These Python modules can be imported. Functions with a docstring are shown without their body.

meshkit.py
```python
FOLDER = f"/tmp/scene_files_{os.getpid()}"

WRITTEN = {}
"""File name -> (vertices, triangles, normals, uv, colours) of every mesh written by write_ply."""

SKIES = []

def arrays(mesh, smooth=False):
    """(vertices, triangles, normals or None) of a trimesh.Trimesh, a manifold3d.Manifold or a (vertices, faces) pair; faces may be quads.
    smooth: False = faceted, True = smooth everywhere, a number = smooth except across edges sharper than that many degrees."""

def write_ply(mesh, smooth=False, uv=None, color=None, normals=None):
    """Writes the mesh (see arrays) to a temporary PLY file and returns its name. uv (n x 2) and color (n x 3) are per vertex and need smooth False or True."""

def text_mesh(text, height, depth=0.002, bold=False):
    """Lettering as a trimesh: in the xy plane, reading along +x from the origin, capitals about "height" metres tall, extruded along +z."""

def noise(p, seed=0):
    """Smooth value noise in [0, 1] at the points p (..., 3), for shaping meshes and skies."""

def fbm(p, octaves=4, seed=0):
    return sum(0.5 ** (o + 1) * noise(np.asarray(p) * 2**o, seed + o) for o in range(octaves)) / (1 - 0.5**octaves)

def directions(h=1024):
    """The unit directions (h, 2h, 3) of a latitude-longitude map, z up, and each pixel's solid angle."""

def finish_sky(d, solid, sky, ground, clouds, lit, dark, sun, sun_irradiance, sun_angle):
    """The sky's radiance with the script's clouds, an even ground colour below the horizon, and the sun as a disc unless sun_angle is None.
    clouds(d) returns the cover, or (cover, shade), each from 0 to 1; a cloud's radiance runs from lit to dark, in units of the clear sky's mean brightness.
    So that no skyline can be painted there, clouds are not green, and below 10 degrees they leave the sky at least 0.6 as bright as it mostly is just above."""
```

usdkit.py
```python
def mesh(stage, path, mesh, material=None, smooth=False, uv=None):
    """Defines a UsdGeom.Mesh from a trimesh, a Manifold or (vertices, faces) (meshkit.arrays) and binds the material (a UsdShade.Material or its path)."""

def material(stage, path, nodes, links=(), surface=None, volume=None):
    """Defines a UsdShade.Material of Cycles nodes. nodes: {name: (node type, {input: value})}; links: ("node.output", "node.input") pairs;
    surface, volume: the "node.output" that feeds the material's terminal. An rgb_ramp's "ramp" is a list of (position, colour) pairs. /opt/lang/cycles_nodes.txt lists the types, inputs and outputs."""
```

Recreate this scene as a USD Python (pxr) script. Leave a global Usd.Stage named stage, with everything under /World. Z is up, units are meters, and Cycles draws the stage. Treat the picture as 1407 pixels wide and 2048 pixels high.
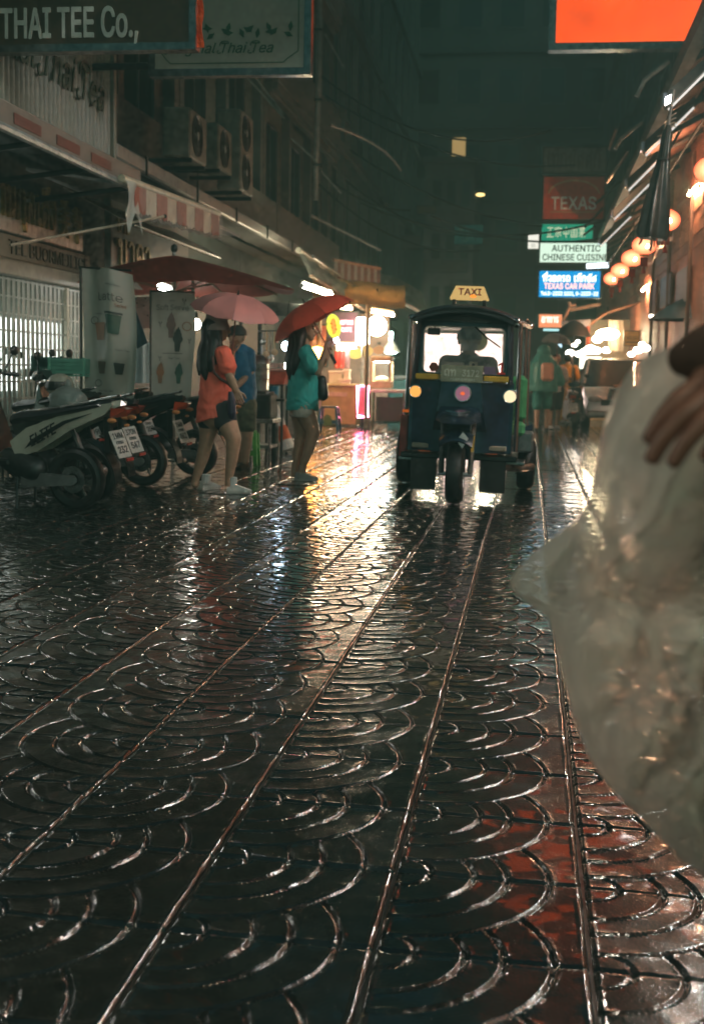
import math, random
import numpy as np, trimesh, manifold3d as m3
from scipy.spatial import Delaunay
from shapely.geometry import LineString, Polygon, Point, box as sbox
from shapely.ops import unary_union
import meshkit, usdkit
from pxr import Usd, UsdGeom, UsdLux, UsdShade, Gf, Sdf, Vt

random.seed(7); rng = np.random.default_rng(7)
stage = Usd.Stage.CreateInMemory()
UsdGeom.SetStageUpAxis(stage, 'Z'); UsdGeom.SetStageMetersPerUnit(stage, 1.0)
UsdGeom.Xform.Define(stage, '/World'); UsdGeom.Scope.Define(stage, '/World/Looks')
A = np.array
# ------------------------------------------------------------------ camera
FPX, CX, CY, HCAM, ROLL, CROSS = 2667.0, 703.5, 1024.0, 1.13, 0.030, 0.025
_d = A([354.5, 272.0, -FPX]); _yw = _d/np.linalg.norm(_d)
_u = A([math.sin(ROLL), math.cos(ROLL), 0]); _zw = _u-(_u@_yw)*_yw; _zw /= np.linalg.norm(_zw)
_xw = np.cross(_yw, _zw); MC = np.stack([_xw, _yw, _zw], 1)      # world -> camera
cam = UsdGeom.Camera.Define(stage, '/World/camera')
mat4 = np.eye(4); mat4[:3, :3] = MC; mat4[3, :3] = (0, 0, HCAM)
cam.AddTransformOp().Set(Gf.Matrix4d(mat4.tolist()))
cam.CreateFocalLengthAttr(50.0); cam.CreateHorizontalApertureAttr(50.0*1407/FPX)
cam.CreateVerticalApertureAttr(50.0*2048/FPX)
cam.CreateFStopAttr(5.0); cam.CreateFocusDistanceAttr(4.8)
cam.CreateClippingRangeAttr(Gf.Vec2f(0.05, 2000)); cam.CreateExposureAttr(2.6)
def ray(px, py): return MC.T @ A([px-CX, CY-py, -FPX])
def at(px, py, Y):
    r = ray(px, py); return A([0, 0, HCAM])+r*(Y/r[1])
def gnd(px, py):
    r = ray(px, py); return A([0, 0, HCAM])+r*(-HCAM/(r[2]+CROSS*r[0]))
def gz(x): return -CROSS*x                                       # the street drains towards its right side
def mpp(Y): return Y/FPX
# ------------------------------------------------------------------ sky and the faint moonlight
SKY_EL, SKY_ROT = 0.6, 2.4
dome = UsdLux.DomeLight.Define(stage, '/World/sky')
sky = usdkit.material(stage, '/World/Looks/night_sky', {
    's': ('sky_texture', {'sky_type': 'single_scattering', 'sun_disc': False, 'sun_elevation': SKY_EL, 'sun_rotation': SKY_ROT, 'air_density': 1.0, 'aerosol_density': 2.0}),
    't': ('mix_color', {'blend_type': 'multiply', 'fac': 1.0, 'b': (0.30, 1.0, 0.80)}),
    'b': ('background_shader', {'strength': 0.0062})}, [('s.color', 't.a'), ('t.result', 'b.color')], surface='b.background')
UsdShade.MaterialBindingAPI.Apply(dome.GetPrim()).Bind(sky)
dome.GetPrim().SetCustomDataByKey('kind', 'structure')
sun = UsdLux.DistantLight.Define(stage, '/World/moon')
sun.CreateNormalizeAttr(True); sun.CreateIntensityAttr(0.006); sun.CreateAngleAttr(12.0); sun.CreateColorAttr(Gf.Vec3f(0.9, 1.0, 0.98))
_s = A([math.cos(SKY_EL)*math.sin(SKY_ROT), math.cos(SKY_EL)*math.cos(SKY_ROT), math.sin(SKY_EL)])
_x = np.cross([0, 0, 1.], _s); _x /= np.linalg.norm(_x); _y = np.cross(_s, _x)
m = np.eye(4); m[0, :3], m[1, :3], m[2, :3] = _x, _y, _s
sun.AddTransformOp().Set(Gf.Matrix4d(m.tolist()))

# ------------------------------------------------------------------ materials
_mats = {}
def srgb(h):
    c = A([int(h[i:i+2], 16) for i in (0, 2, 4)])/255.; return tuple(np.where(c < .04045, c/12.92, ((c+.055)/1.055)**2.4))
def mat(name, col, rough=.5, metal=0., var=.25, scale=9., bump=0., bscale=60., coat=0., trans=0., spec=.5):
    if name in _mats: return _mats[name]
    if isinstance(col, str): col = srgb(col)
    c = A(col); lo = tuple(c*(1-var)); hi = tuple(np.minimum(c*(1+var), .95))
    n = {'tc': ('texture_coordinate', {}), 'n': ('noise_texture', {'scale': scale, 'detail': 5., 'roughness': .6}),
         'r': ('rgb_ramp', {'ramp': [(.3, lo), (.7, hi)]}),
         'mr': ('map_range', {'from_min': .25, 'from_max': .75, 'to_min': max(rough*.75, .02), 'to_max': min(rough*1.25, 1.), 'clamp': True}),
         'p': ('principled_bsdf', {'metallic': metal, 'coat_weight': coat, 'transmission_weight': trans, 'specular_ior_level': spec})}
    l = [('tc.object', 'n.vector'), ('n.fac', 'r.fac'), ('r.color', 'p.base_color'), ('n.fac', 'mr.value'), ('mr.result', 'p.roughness')]
    if bump:
        n['n2'] = ('noise_texture', {'scale': bscale, 'detail': 3.}); n['b'] = ('bump', {'strength': bump, 'distance': .01})
        l += [('tc.object', 'n2.vector'), ('n2.fac', 'b.height'), ('b.normal', 'p.normal')]
    _mats[name] = usdkit.material(stage, '/World/Looks/'+name, n, l, surface='p.BSDF'); return _mats[name]
LAMPS = ('white_lamp', 'tube_front', 'tube_warm', 'bulb_white', 'bulb_blue', 'bulb_small', 'tube_stall', 'tube_yellowish', 'tube_counter', 'tube_shop', 'tube_canopy', 'orange_lantern_glow', 'tube_right', 'red_glow', 'column_glow', 'globe_glow', 'flood_glow', 'cool_lamp', 'cabinet_lamp', 'end_glow', 'bike_beam', 'stall_bulb_glow', 'blank_glow', 'neon_white', 'edge_lamp', 'shutter_glow', 'neon_rose', 'neon_pink')
def emit(name, col, strength):
    if name in _mats: return _mats[name]
    if isinstance(col, str): col = srgb(col)
    if name not in LAMPS: strength *= .185          # signs and lenses are dim beside the lamps; the exposure is set for them
    _mats[name] = usdkit.material(stage, '/World/Looks/'+name, {'e': ('emission', {'color': col, 'strength': strength})}, surface='e.emission'); return _mats[name]
def sheet(name, col, clear=.3, transl=.5, rough=.25):
    """thin plastic or cloth that lets light through"""
    if name in _mats: return _mats[name]
    if isinstance(col, str): col = srgb(col)
    _mats[name] = usdkit.material(stage, '/World/Looks/'+name, {
        'p': ('principled_bsdf', {'base_color': col, 'roughness': rough}), 't': ('translucent_bsdf', {'color': col}),
        'm': ('mix_closure', {'fac': transl}), 'c': ('transparent_bsdf', {}), 'o': ('mix_closure', {'fac': clear})},
        [('p.BSDF', 'm.closure1'), ('t.BSDF', 'm.closure2'), ('m.closure', 'o.closure1'), ('c.BSDF', 'o.closure2')], surface='o.closure'); return _mats[name]
def pane(name, tint=(1, 1, 1)):
    if name in _mats: return _mats[name]
    _mats[name] = usdkit.material(stage, '/World/Looks/'+name, {
        'f': ('fresnel', {'IOR': 1.5}), 't': ('transparent_bsdf', {'color': tint}), 'g': ('glossy_bsdf', {'color': (1, 1, 1), 'roughness': .03}), 'm': ('mix_closure', {})},
        [('f.fac', 'm.fac'), ('t.BSDF', 'm.closure1'), ('g.BSDF', 'm.closure2')], surface='m.closure'); return _mats[name]

BLACK = mat('black_plastic', (.012, .013, .013), .35)
RUBBER = mat('tyre_rubber', (.012, .012, .012), .45, bump=.2)
CHROME = mat('chrome', (.6, .62, .62), .18, 1., .1)
STEEL = mat('brushed_steel', (.42, .43, .42), .32, 1., .2)
DKMETAL = mat('dark_metal', (.035, .04, .04), .4, .6)
WHITEP = mat('white_paint', (.7, .7, .67), .35, var=.08)
SKIN = mat('skin', (.42, .25, .165), .5, var=.12, scale=30, bump=.05)
HAIR = mat('black_hair', (.012, .010, .010), .38, var=.4, scale=70)
WHITEL = emit('white_lamp', (1., .93, .8), 14.)
# ------------------------------------------------------------------ mesh helpers
def box(lo, hi, bevel=0.0):
    lo, hi = A(lo, float), A(hi, float)
    if bevel:
        b = min(bevel, (hi-lo).min()*.45); pts = []
        for k in range(3):
            l, h = lo+b, hi-b; l = l.copy(); h = h.copy(); l[k] = lo[k]; h[k] = hi[k]
            pts += [[(l[0], h[0])[i], (l[1], h[1])[j], (l[2], h[2])[q]] for i in (0, 1) for j in (0, 1) for q in (0, 1)]
        return hull(pts)
    m = trimesh.creation.box(hi-lo); m.apply_translation((lo+hi)/2); return m
def hull(pts): return man(m3.Manifold.hull_points(A(pts, float)))
def man(M):
    x = M.to_mesh(); return trimesh.Trimesh(x.vert_properties[:, :3], x.tri_verts, process=False)
_ico = trimesh.creation.icosphere(1).vertices; _ico2 = trimesh.creation.icosphere(2).vertices
def cat(*ms):
    ms = [m for q in ms for m in (q if isinstance(q, list) else [q])]; return trimesh.util.concatenate(ms)
def tube(pts, r, sides=8, cap=True):
    p = A(pts, float); rr = np.broadcast_to(r, (len(p),)).astype(float)
    t = np.gradient(p, axis=0); t /= np.linalg.norm(t, axis=1, keepdims=True)+1e-12
    ref = A([0, 0, 1.]) if np.abs(t[:, 2]).mean() < .8 else A([1., 0, 0])
    a = np.cross(t, ref); a /= np.linalg.norm(a, axis=1, keepdims=True)+1e-12; b = np.cross(a, t)
    an = np.arange(sides)*2*np.pi/sides
    v = (p[:, None]+rr[:, None, None]*(np.cos(an)[None, :, None]*a[:, None]+np.sin(an)[None, :, None]*b[:, None])).reshape(-1, 3)
    f = []
    for i in range(len(p)-1):
        for j in range(sides):
            k = (j+1) % sides; f += [[i*sides+j, i*sides+k, (i+1)*sides+k], [i*sides+j, (i+1)*sides+k, (i+1)*sides+j]]
    if cap:
        for e, fl in ((0, 1), (len(p)-1, 0)):
            for j in range(1, sides-1):
                q = [e*sides, e*sides+j, e*sides+j+1]; f.append(q[::-1] if fl else q)
    m = trimesh.Trimesh(v, f, process=False); return m
def bez(*P, n=14):
    P = A(P, float); t = np.linspace(0, 1, n)[:, None]; Q = [P[i][None]+0*t for i in range(len(P))]
    while len(Q) > 1: Q = [Q[i]*(1-t)+Q[i+1]*t for i in range(len(Q)-1)]
    return Q[0]
def ball(c, r, sc=(1, 1, 1), sub=2):
    m = trimesh.creation.icosphere(sub); m.vertices = m.vertices*A(sc)*r+A(c); return m
def lathe(profile, c=(0, 0, 0), n=24, axis='z'):
    m = trimesh.creation.revolve(A(profile, float), sections=n)
    if axis == 'y': m.apply_transform(trimesh.transformations.rotation_matrix(-np.pi/2, [1, 0, 0]))
    if axis == 'x': m.apply_transform(trimesh.transformations.rotation_matrix(np.pi/2, [0, 1, 0]))
    m.apply_translation(c); return m
def cyl(a, b, r, n=12): return tube([a, b], r, n)
def rings(loops, close=True, caps=True):
    """a skin over a list of closed loops of equal point counts"""
    n = len(loops[0]); v = np.vstack(loops); f = []
    for i in range(len(loops)-1):
        for j in range(n if close else n-1):
            k = (j+1) % n; f += [[i*n+j, i*n+k, (i+1)*n+k], [i*n+j, (i+1)*n+k, (i+1)*n+j]]
    if caps:
        for e in (0, len(loops)-1):
            c = len(v); v = np.vstack([v, loops[e].mean(0)])
            for j in range(n):
                k = (j+1) % n; f.append([e*n+j, e*n+k, c] if e else [e*n+k, e*n+j, c])
    return trimesh.Trimesh(v, f, process=False)
def surf(grid, thick=0.004):
    """a curved sheet from an (m, n, 3) grid with a real thickness"""
    g = A(grid, float); M, N = g.shape[:2]
    du = np.gradient(g, axis=0); dv = np.gradient(g, axis=1); nn = np.cross(du, dv); nn /= np.linalg.norm(nn, axis=2, keepdims=True)+1e-12
    a, b = g+nn*thick/2, g-nn*thick/2; v = np.vstack([a.reshape(-1, 3), b.reshape(-1, 3)]); f = []; o = M*N
    for i in range(M-1):
        for j in range(N-1):
            q = [i*N+j, (i+1)*N+j, (i+1)*N+j+1, i*N+j+1]
            f += [[q[0], q[1], q[2]], [q[0], q[2], q[3]], [o+q[2], o+q[1], o+q[0]], [o+q[3], o+q[2], o+q[0]]]
    edge = [(i, 0) for i in range(M)]+[(M-1, j) for j in range(1, N)]+[(i, N-1) for i in range(M-2, -1, -1)]+[(0, j) for j in range(N-2, 0, -1)]
    e = [i*N+j for i, j in edge]
    for i in range(len(e)):
        p, q = e[i], e[(i+1) % len(e)]; f += [[p, o+p, o+q], [p, o+q, q]]
    return trimesh.Trimesh(v, f, process=False)
def prism(poly, O, U, V, d, off=0.0):
    """a 2D outline (points or shapely) in the plane O + x U + y V, of thickness d along U x V"""
    if not hasattr(poly, 'exterior') and not hasattr(poly, 'geoms'): poly = Polygon(poly)
    U, V = A(U, float), A(V, float); U = U/np.linalg.norm(U); V = V-(V@U)*U; V /= np.linalg.norm(V); N = np.cross(U, V)
    ms = []
    for g in getattr(poly, 'geoms', [poly]):
        if g.is_empty or g.area < 1e-9: continue
        m = trimesh.creation.extrude_polygon(g, d, engine='earcut'); v = A(m.vertices)
        m.vertices = A(O)+v[:, :1]*U+v[:, 1:2]*V+(v[:, 2:]+off)*N; ms.append(m)
    return trimesh.util.concatenate(ms)
def blob(chains, res=.03, it=8, cuts=(), shrink=0):
    """one continuous body: hulls of spheres along each chain of (point, radius)"""
    parts = []
    for ch in chains:
        for (p, r), (q, s) in zip(ch[:-1], ch[1:]):
            parts.append(m3.Manifold.hull_points(np.vstack([A(p)+_ico2*r, A(q)+_ico2*s])))
        if len(ch) == 1: parts.append(m3.Manifold.hull_points(A(ch[0][0])+_ico2*ch[0][1]))
    M = m3.Manifold.batch_boolean(parts, m3.OpType.Add)
    for nrm, o in cuts: M = M.trim_by_plane(tuple(nrm), o)
    m = man(M.refine_to_length(res)); m.merge_vertices()
    if it: trimesh.smoothing.filter_taubin(m, lamb=.5, nu=.53, iterations=it)
    return m
# ------------------------------------------------------------------ scene tree helpers
_names = {}
def fresh(parent, name):
    k = _names.get((parent, name), 0); _names[(parent, name)] = k+1
    return f'{parent}/{name}' if k == 0 else f'{parent}/{name}_{k:03d}'
class Thing:
    def __init__(s, name, label=None, cat=None, base=(0, 0, 0), group=None, kind=None, path=None):
        s.path = path or fresh('/World', name); s.base = A(base, float)
        x = UsdGeom.Xform.Define(stage, s.path); x.AddTranslateOp().Set(Gf.Vec3d(*map(float, base))); s.prim = x.GetPrim()
        setdata(s.prim, label, cat, group, kind)
    def part(s, name, mesh, material, smooth=False, parent=None, label=None, kind=None):
        p = fresh(str(parent) if parent is not None else s.path, name)
        m = mesh.copy(); m.vertices = A(m.vertices)-s.base
        g = usdkit.mesh(stage, p, m, material, smooth=smooth)
        if label: g.GetPrim().SetCustomDataByKey('label', label)
        if kind: g.GetPrim().SetCustomDataByKey('kind', kind)
        return p
def setdata(prim, label=None, cat=None, group=None, kind=None):
    for k, v in (('label', label), ('category', cat), ('group', group), ('kind', kind)):
        if v: prim.SetCustomDataByKey(k, v)
def single(name, mesh, material, label=None, cat=None, group=None, kind=None, smooth=False):
    c = A([(mesh.bounds[0][0]+mesh.bounds[1][0])/2, (mesh.bounds[0][1]+mesh.bounds[1][1])/2, mesh.bounds[0][2]])
    p = fresh('/World', name); m = mesh.copy(); m.vertices = A(m.vertices)-c
    g = usdkit.mesh(stage, p, m, material, smooth=smooth); g.AddTranslateOp().Set(Gf.Vec3d(*map(float, c)))
    setdata(g.GetPrim(), label, cat, group, kind); return g
def copy_of(src, name, base, label, cat, group=None):
    """another of the same thing, with its parts, by reference"""
    p = fresh('/World', name); x = UsdGeom.Xform.Define(stage, p); x.GetPrim().GetReferences().AddInternalReference(src.path)
    x.GetPrim().SetInstanceable(True); UsdGeom.XformCommonAPI(x).SetTranslate(Gf.Vec3d(*map(float, base)))
    setdata(x.GetPrim(), label, cat, group); return x
# ------------------------------------------------------------------ lettering
def text(s, O, U, V, h, d=.006, width=None, bold=False, shear=0., center=False):
    m = meshkit.text_mesh(s, h, d, bold); v = A(m.vertices)
    w = v[:, 0].max()
    if width: v[:, 0] *= width/w; w = width
    if center: v[:, 0] -= w/2
    v[:, 0] += shear*v[:, 1]
    U, V = A(U, float), A(V, float); U = U/np.linalg.norm(U); V = V/np.linalg.norm(V); N = np.cross(U, V)
    m.vertices = A(O)+v[:, :1]*U+v[:, 1:2]*V+v[:, 2:]*N; return m
def C(x, y, r=.1, a0=0, a1=360, n=10):
    t = np.radians(np.linspace(a0, a1, n)); return [(x+r*math.cos(q), y+r*math.sin(q)) for q in t]
GL = {  # pen strokes of Thai letters in a cell about 0.7 wide and 1 high
 'ก': (.7, [[(.1, 0), (.1, .62), (.2, .72), (.08, .8), (.2, .97), (.42, 1), (.58, .85), (.58, 0)]]),
 'ถ': (.7, [C(.2, .14), [(.1, .14), (.1, .62), (.2, .72), (.08, .8), (.2, .97), (.42, 1), (.58, .85), (.58, 0)]]),
 'ท': (.7, [C(.1, .88), [(.2, .9), (.2, 0)], [(.2, .55), (.38, .9), (.5, .98), (.6, .85), (.6, 0)]]),
 'จ': (.66, [[(.05, .8), (.2, .97), (.42, 1), (.56, .82), (.56, .05), (.34, .1)], C(.3, .24)]),
 'อ': (.66, [C(.16, .55), [(.06, .55), (.06, .08), (.2, 0), (.45, 0), (.56, .1), (.56, .82), (.42, 1), (.2, .98), (.06, .84)]]),
 'ด': (.7, [C(.26, .38), [(.34, .3), (.14, .02)], [(.1, 0), (.1, .78), (.24, .98), (.44, 1), (.58, .82), (.58, 0)]]),
 'ร': (.56, [C(.3, .1), [(.4, .1), (.4, .5), (.1, .68), (.08, .9), (.24, 1), (.48, .94)]]),
 'เ': (.34, [C(.2, .1), [(.1, .1), (.1, 1)]]),
 'ซ': (.74, [C(.1, .7, .08), [(.18, .7), (.26, .95), (.3, .6), (.2, .2), (.28, 0), (.5, 0), (.58, .1), (.58, .8), (.66, 1.02)]]),
 'ส': (.7, [C(.26, .38), [(.34, .3), (.14, .02)], [(.1, 0), (.1, .62), (.24, .8), (.44, .82), (.58, .66), (.58, 0)], [(.44, .82), (.64, 1.04)]]),
 'ล': (.7, [C(.24, .3), [(.32, .36), (.3, .6), (.14, .6), (.08, .3), (.14, 0)], [(.12, .84), (.3, 1), (.5, .94), (.58, .8), (.58, 0)]]),
 'ค': (.7, [C(.32, .5), [(.24, .44), (.12, 0)], [(.1, 0), (.1, .78), (.24, .98), (.44, 1), (.58, .82), (.58, 0)]]),
 'น': (.7, [C(.1, .88), [(.2, .9), (.2, 0)], C(.48, .12), [(.2, .02), (.42, .14)], [(.58, .1), (.58, 1)]]),
 'า': (.5, [[(.06, .85), (.16, .98), (.32, .98), (.4, .85), (.4, 0)]]),
 'ง': (.5, [C(.3, .88), [(.4, .88), (.4, .3), (.24, 0), (.04, .4)]]),
 'บ': (.7, [C(.1, .88), [(.2, .9), (.2, 0), (.58, 0), (.58, 1)]]),
 'ม': (.7, [C(.1, .88), [(.2, .9), (.2, .1)], C(.14, .1), [(.2, .06), (.58, .02), (.58, 1)]]),
 'โ': (.36, [C(.2, .1), [(.1, .1), (.1, 1.1), (.3, 1.3), (.02, 1.34)]]),
 'ุ': (0, [[(-.2, -.12), (-.1, -.12), (-.1, -.36)]]),
 'ั': (0, [C(-.36, 1.2, .06), [(-.3, 1.18), (-.14, 1.18), (-.04, 1.34)]]),
 '็': (0, [[(-.5, 1.16), (-.5, 1.3), (-.3, 1.36), (-.3, 1.2), (-.14, 1.3), (-.1, 1.42)]]),
 'ี': (0, [[(-.58, 1.14), (-.4, 1.3), (-.14, 1.14), (-.58, 1.14)], [(-.14, 1.14), (-.14, 1.4)]]),
 '้': (0, [[(-.4, 1.5), (-.3, 1.42), (-.22, 1.62), (-.06, 1.7)]]),
 '่': (0, [[(-.16, 1.44), (-.16, 1.64)]]), ' ': (.4, []),
 '美': (1.05, [[(.3, 1.1), (.4, .95)], [(.75, 1.12), (.62, .95)], [(.12, .92), (.92, .92)], [(.2, .75), (.84, .75)], [(.08, .58), (.96, .58)], [(.52, .92), (.52, .4)], [(.05, .38), (1., .38)], [(.52, .38), (.4, .15), (.08, -.05)], [(.52, .34), (.7, .1), (1., -.05)]]),
 '華': (1.05, [[(.08, 1.), (.95, 1.)], [(.32, 1.1), (.32, .9)], [(.7, 1.1), (.7, .9)], [(.15, .8), (.88, .8)], [(.3, .8), (.3, .45)], [(.74, .8), (.74, .45)], [(.08, .62), (.96, .62)], [(.15, .45), (.88, .45)], [(.04, .25), (1., .25)], [(.52, .95), (.52, -.08)]]),
 '正': (1., [[(.1, 1.), (.9, 1.)], [(.5, 1.), (.5, 0)], [(.5, .55), (.85, .55)], [(.22, .6), (.22, 0)], [(.04, 0), (.96, 0)]]),
 '宗': (1., [[(.5, 1.12), (.5, 1.)], [(.08, .8), (.08, .96), (.92, .96), (.92, .8)], [(.25, .74), (.75, .74)], [(.1, .52), (.9, .52)], [(.5, .52), (.5, 0), (.4, .05)], [(.28, .35), (.12, .08)], [(.7, .38), (.9, .1)]]),
 '中': (1., [[(.14, .8), (.14, .36), (.86, .36), (.86, .8), (.14, .8)], [(.5, 1.05), (.5, -.05)]]),
 '国': (1., [[(.1, 1.), (.1, 0), (.9, 0), (.9, 1.), (.1, 1.)], [(.28, .8), (.72, .8)], [(.3, .52), (.7, .52)], [(.26, .22), (.74, .22)], [(.5, .8), (.5, .22)]]),
 '菜': (1., [[(.06, .98), (.94, .98)], [(.32, 1.1), (.32, .88)], [(.68, 1.1), (.68, .88)], [(.2, .78), (.8, .84)], [(.25, .7), (.32, .6)], [(.5, .72), (.52, .6)], [(.76, .74), (.68, .6)], [(.06, .45), (.94, .45)], [(.5, .56), (.5, -.05)], [(.46, .42), (.1, .04)], [(.54, .42), (.92, .04)]]),
}
def pen(s, O, U, V, h, w=.11, d=.006, width=None, shear=0.):
    """lettering drawn with a round pen: s is a string of GL's letters"""
    x, ls = 0., []
    for ch in s:
        adv, st = GL[ch]
        for q in st: ls.append(LineString([(x+a, b) for a, b in q]).buffer(w/2, quad_segs=2, join_style=1))
        x += adv+(.1 if adv else 0)
    g = unary_union(ls).simplify(.01); m = prism(g, (0, 0, 0), (1, 0, 0), (0, 1, 0), d/h); v = A(m.vertices)*h
    if width: v[:, 0] *= width/(x*h)
    v[:, 0] += shear*v[:, 1]
    U, V = A(U, float), A(V, float); U = U/np.linalg.norm(U); V = V/np.linalg.norm(V); N = np.cross(U, V)
    m.vertices = A(O)+v[:, :1]*U+v[:, 1:2]*V+v[:, 2:]*N; return m
X_, Y_, Z_ = A([1., 0, 0]), A([0, 1., 0]), A([0, 0, 1.])
# ================================================================== pavement of fan-stamped tiles
TW, LANE0, ROW0 = 0.42, 0.152, 2.5005
RAD = [.19, .42, .60, .83]
def tile_points(fine=True):
    step = .012 if fine else .045; offs = (-.013, -.0085, -.0055, -.003, 0., .003, .0055, .0085, .013) if fine else (-.016, -.005, .005, .016)
    P = []
    R = RAD[-1]*TW
    for r0 in RAD:
        for o in offs:
            r = r0*TW+o; n = max(int(r*1.57/step), 3)
            for t in np.linspace(.01, np.pi/2-.01, n):
                P.append((r*math.cos(t), TW-r*math.sin(t)))
                x, y = r*math.cos(t), r*math.sin(t)
                if math.hypot(x, TW-y) > R+.012: P.append((x, y))
    n = 30 if fine else 9
    for e in ((0, .004, .009, .016, .024) if fine else (0, .008, .02)):
        for t in np.linspace(e, TW-e, n): P += [(t, e), (t, TW-e), (e, t), (TW-e, t)]
    n = 12 if fine else 5
    g = (np.arange(n)+.5)/n*TW
    P += [(x+.003*math.sin(9*y), y) for x in g for y in g]
    P = A(P); P = P[(P[:, 0] >= 0) & (P[:, 0] <= TW) & (P[:, 1] >= 0) & (P[:, 1] <= TW)]
    return P[np.unique(np.round(P/(.0017 if fine else .008)).astype(int), axis=0, return_index=True)[1]]
def tile_height(P):
    x, y = P[:, 0], P[:, 1]; R = RAD[-1]*TW; z = np.zeros(len(P))
    df, dn = np.hypot(x, TW-y), np.hypot(x, y)
    def groove(d): return -.0078*np.exp(-(d/.0038)**2)+.0021*np.exp(-((np.abs(d)-.0080)/.0032)**2)
    for r0 in RAD:
        z += groove(df-r0*TW)*np.clip((x+.004)/.012, 0, 1)
        z += groove(dn-r0*TW)*(df > R+.004)*(dn < R+.03)
    z += .0012*np.sin(17*x+3)*np.sin(13*y)
    ex = np.minimum(x, TW-x); ey = np.minimum(y, TW-y)
    z += .0024*np.exp(-((ex-.0095)/.0036)**2)-.010*np.exp(-(ex/.0036)**2)+.0015*np.exp(-((ey-.0075)/.003)**2)-.007*np.exp(-(ey/.0030)**2)
    return z
def tile_mesh(fine=True, mirror=False):
    P = tile_points(fine); z = tile_height(P); t = Delaunay(P).simplices
    a = P[t]; ar = (a[:, 1, 0]-a[:, 0, 0])*(a[:, 2, 1]-a[:, 0, 1])-(a[:, 1, 1]-a[:, 0, 1])*(a[:, 2, 0]-a[:, 0, 0])
    t = np.where(ar[:, None] < 0, t[:, ::-1], t); t = t[np.abs(ar) > 1e-9]
    v = np.column_stack([P, z])
    if mirror: v[:, 0] = TW-v[:, 0]; t = t[:, ::-1]
    v[:, :2] += (.0015-v[:, :2]/TW*.003)                # a hair's gap between neighbours
    return v, t
TILE = []
for k in range(3):
    f = (.016, .012, .019)[k]
    TILE.append(usdkit.material(stage, f'/World/Looks/wet_tile_{k}', {
        'g': ('geometry', {}), 'n': ('noise_texture', {'scale': 2.2, 'detail': 6., 'roughness': .62}), 'n2': ('noise_texture', {'scale': 150., 'detail': 3.}), 'n3': ('noise_texture', {'scale': 14., 'detail': 4.}),
        'c': ('rgb_ramp', {'ramp': [(.3, (f*.60, f*.66, f*.56)), (.55, (f*.92, f, f*.86)), (.75, (f*1.6, f*1.6, f*1.35))]}),
        'r': ('map_range', {'from_min': .38, 'from_max': .66, 'to_min': .05, 'to_max': .20, 'clamp': True}),
        'ml': ('math', {'math_type': 'multiply_add', 'value2': .35}),
        'b': ('bump', {'strength': .2, 'distance': .004}), 'p': ('principled_bsdf', {'ior': 1.45, 'specular_ior_level': .95, 'coat_weight': .8, 'coat_roughness': .05, 'coat_ior': 1.33})},
        [('g.position', 'n.vector'), ('g.position', 'n2.vector'), ('g.position', 'n3.vector'), ('n3.fac', 'c.fac'), ('c.color', 'p.base_color'), ('n.fac', 'r.value'), ('r.result', 'p.roughness'),
         ('n3.fac', 'ml.value1'), ('n2.fac', 'ml.value3'), ('ml.value', 'b.height'), ('b.normal', 'p.normal')], surface='p.BSDF'))
GROUT = mat('wet_grout', (.035, .033, .028), .25, var=.3, scale=6)
pave = Thing('pavement', 'dark wet pavement of square tiles stamped with fan shaped arcs', 'pavement', kind='structure')
S = 60
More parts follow.
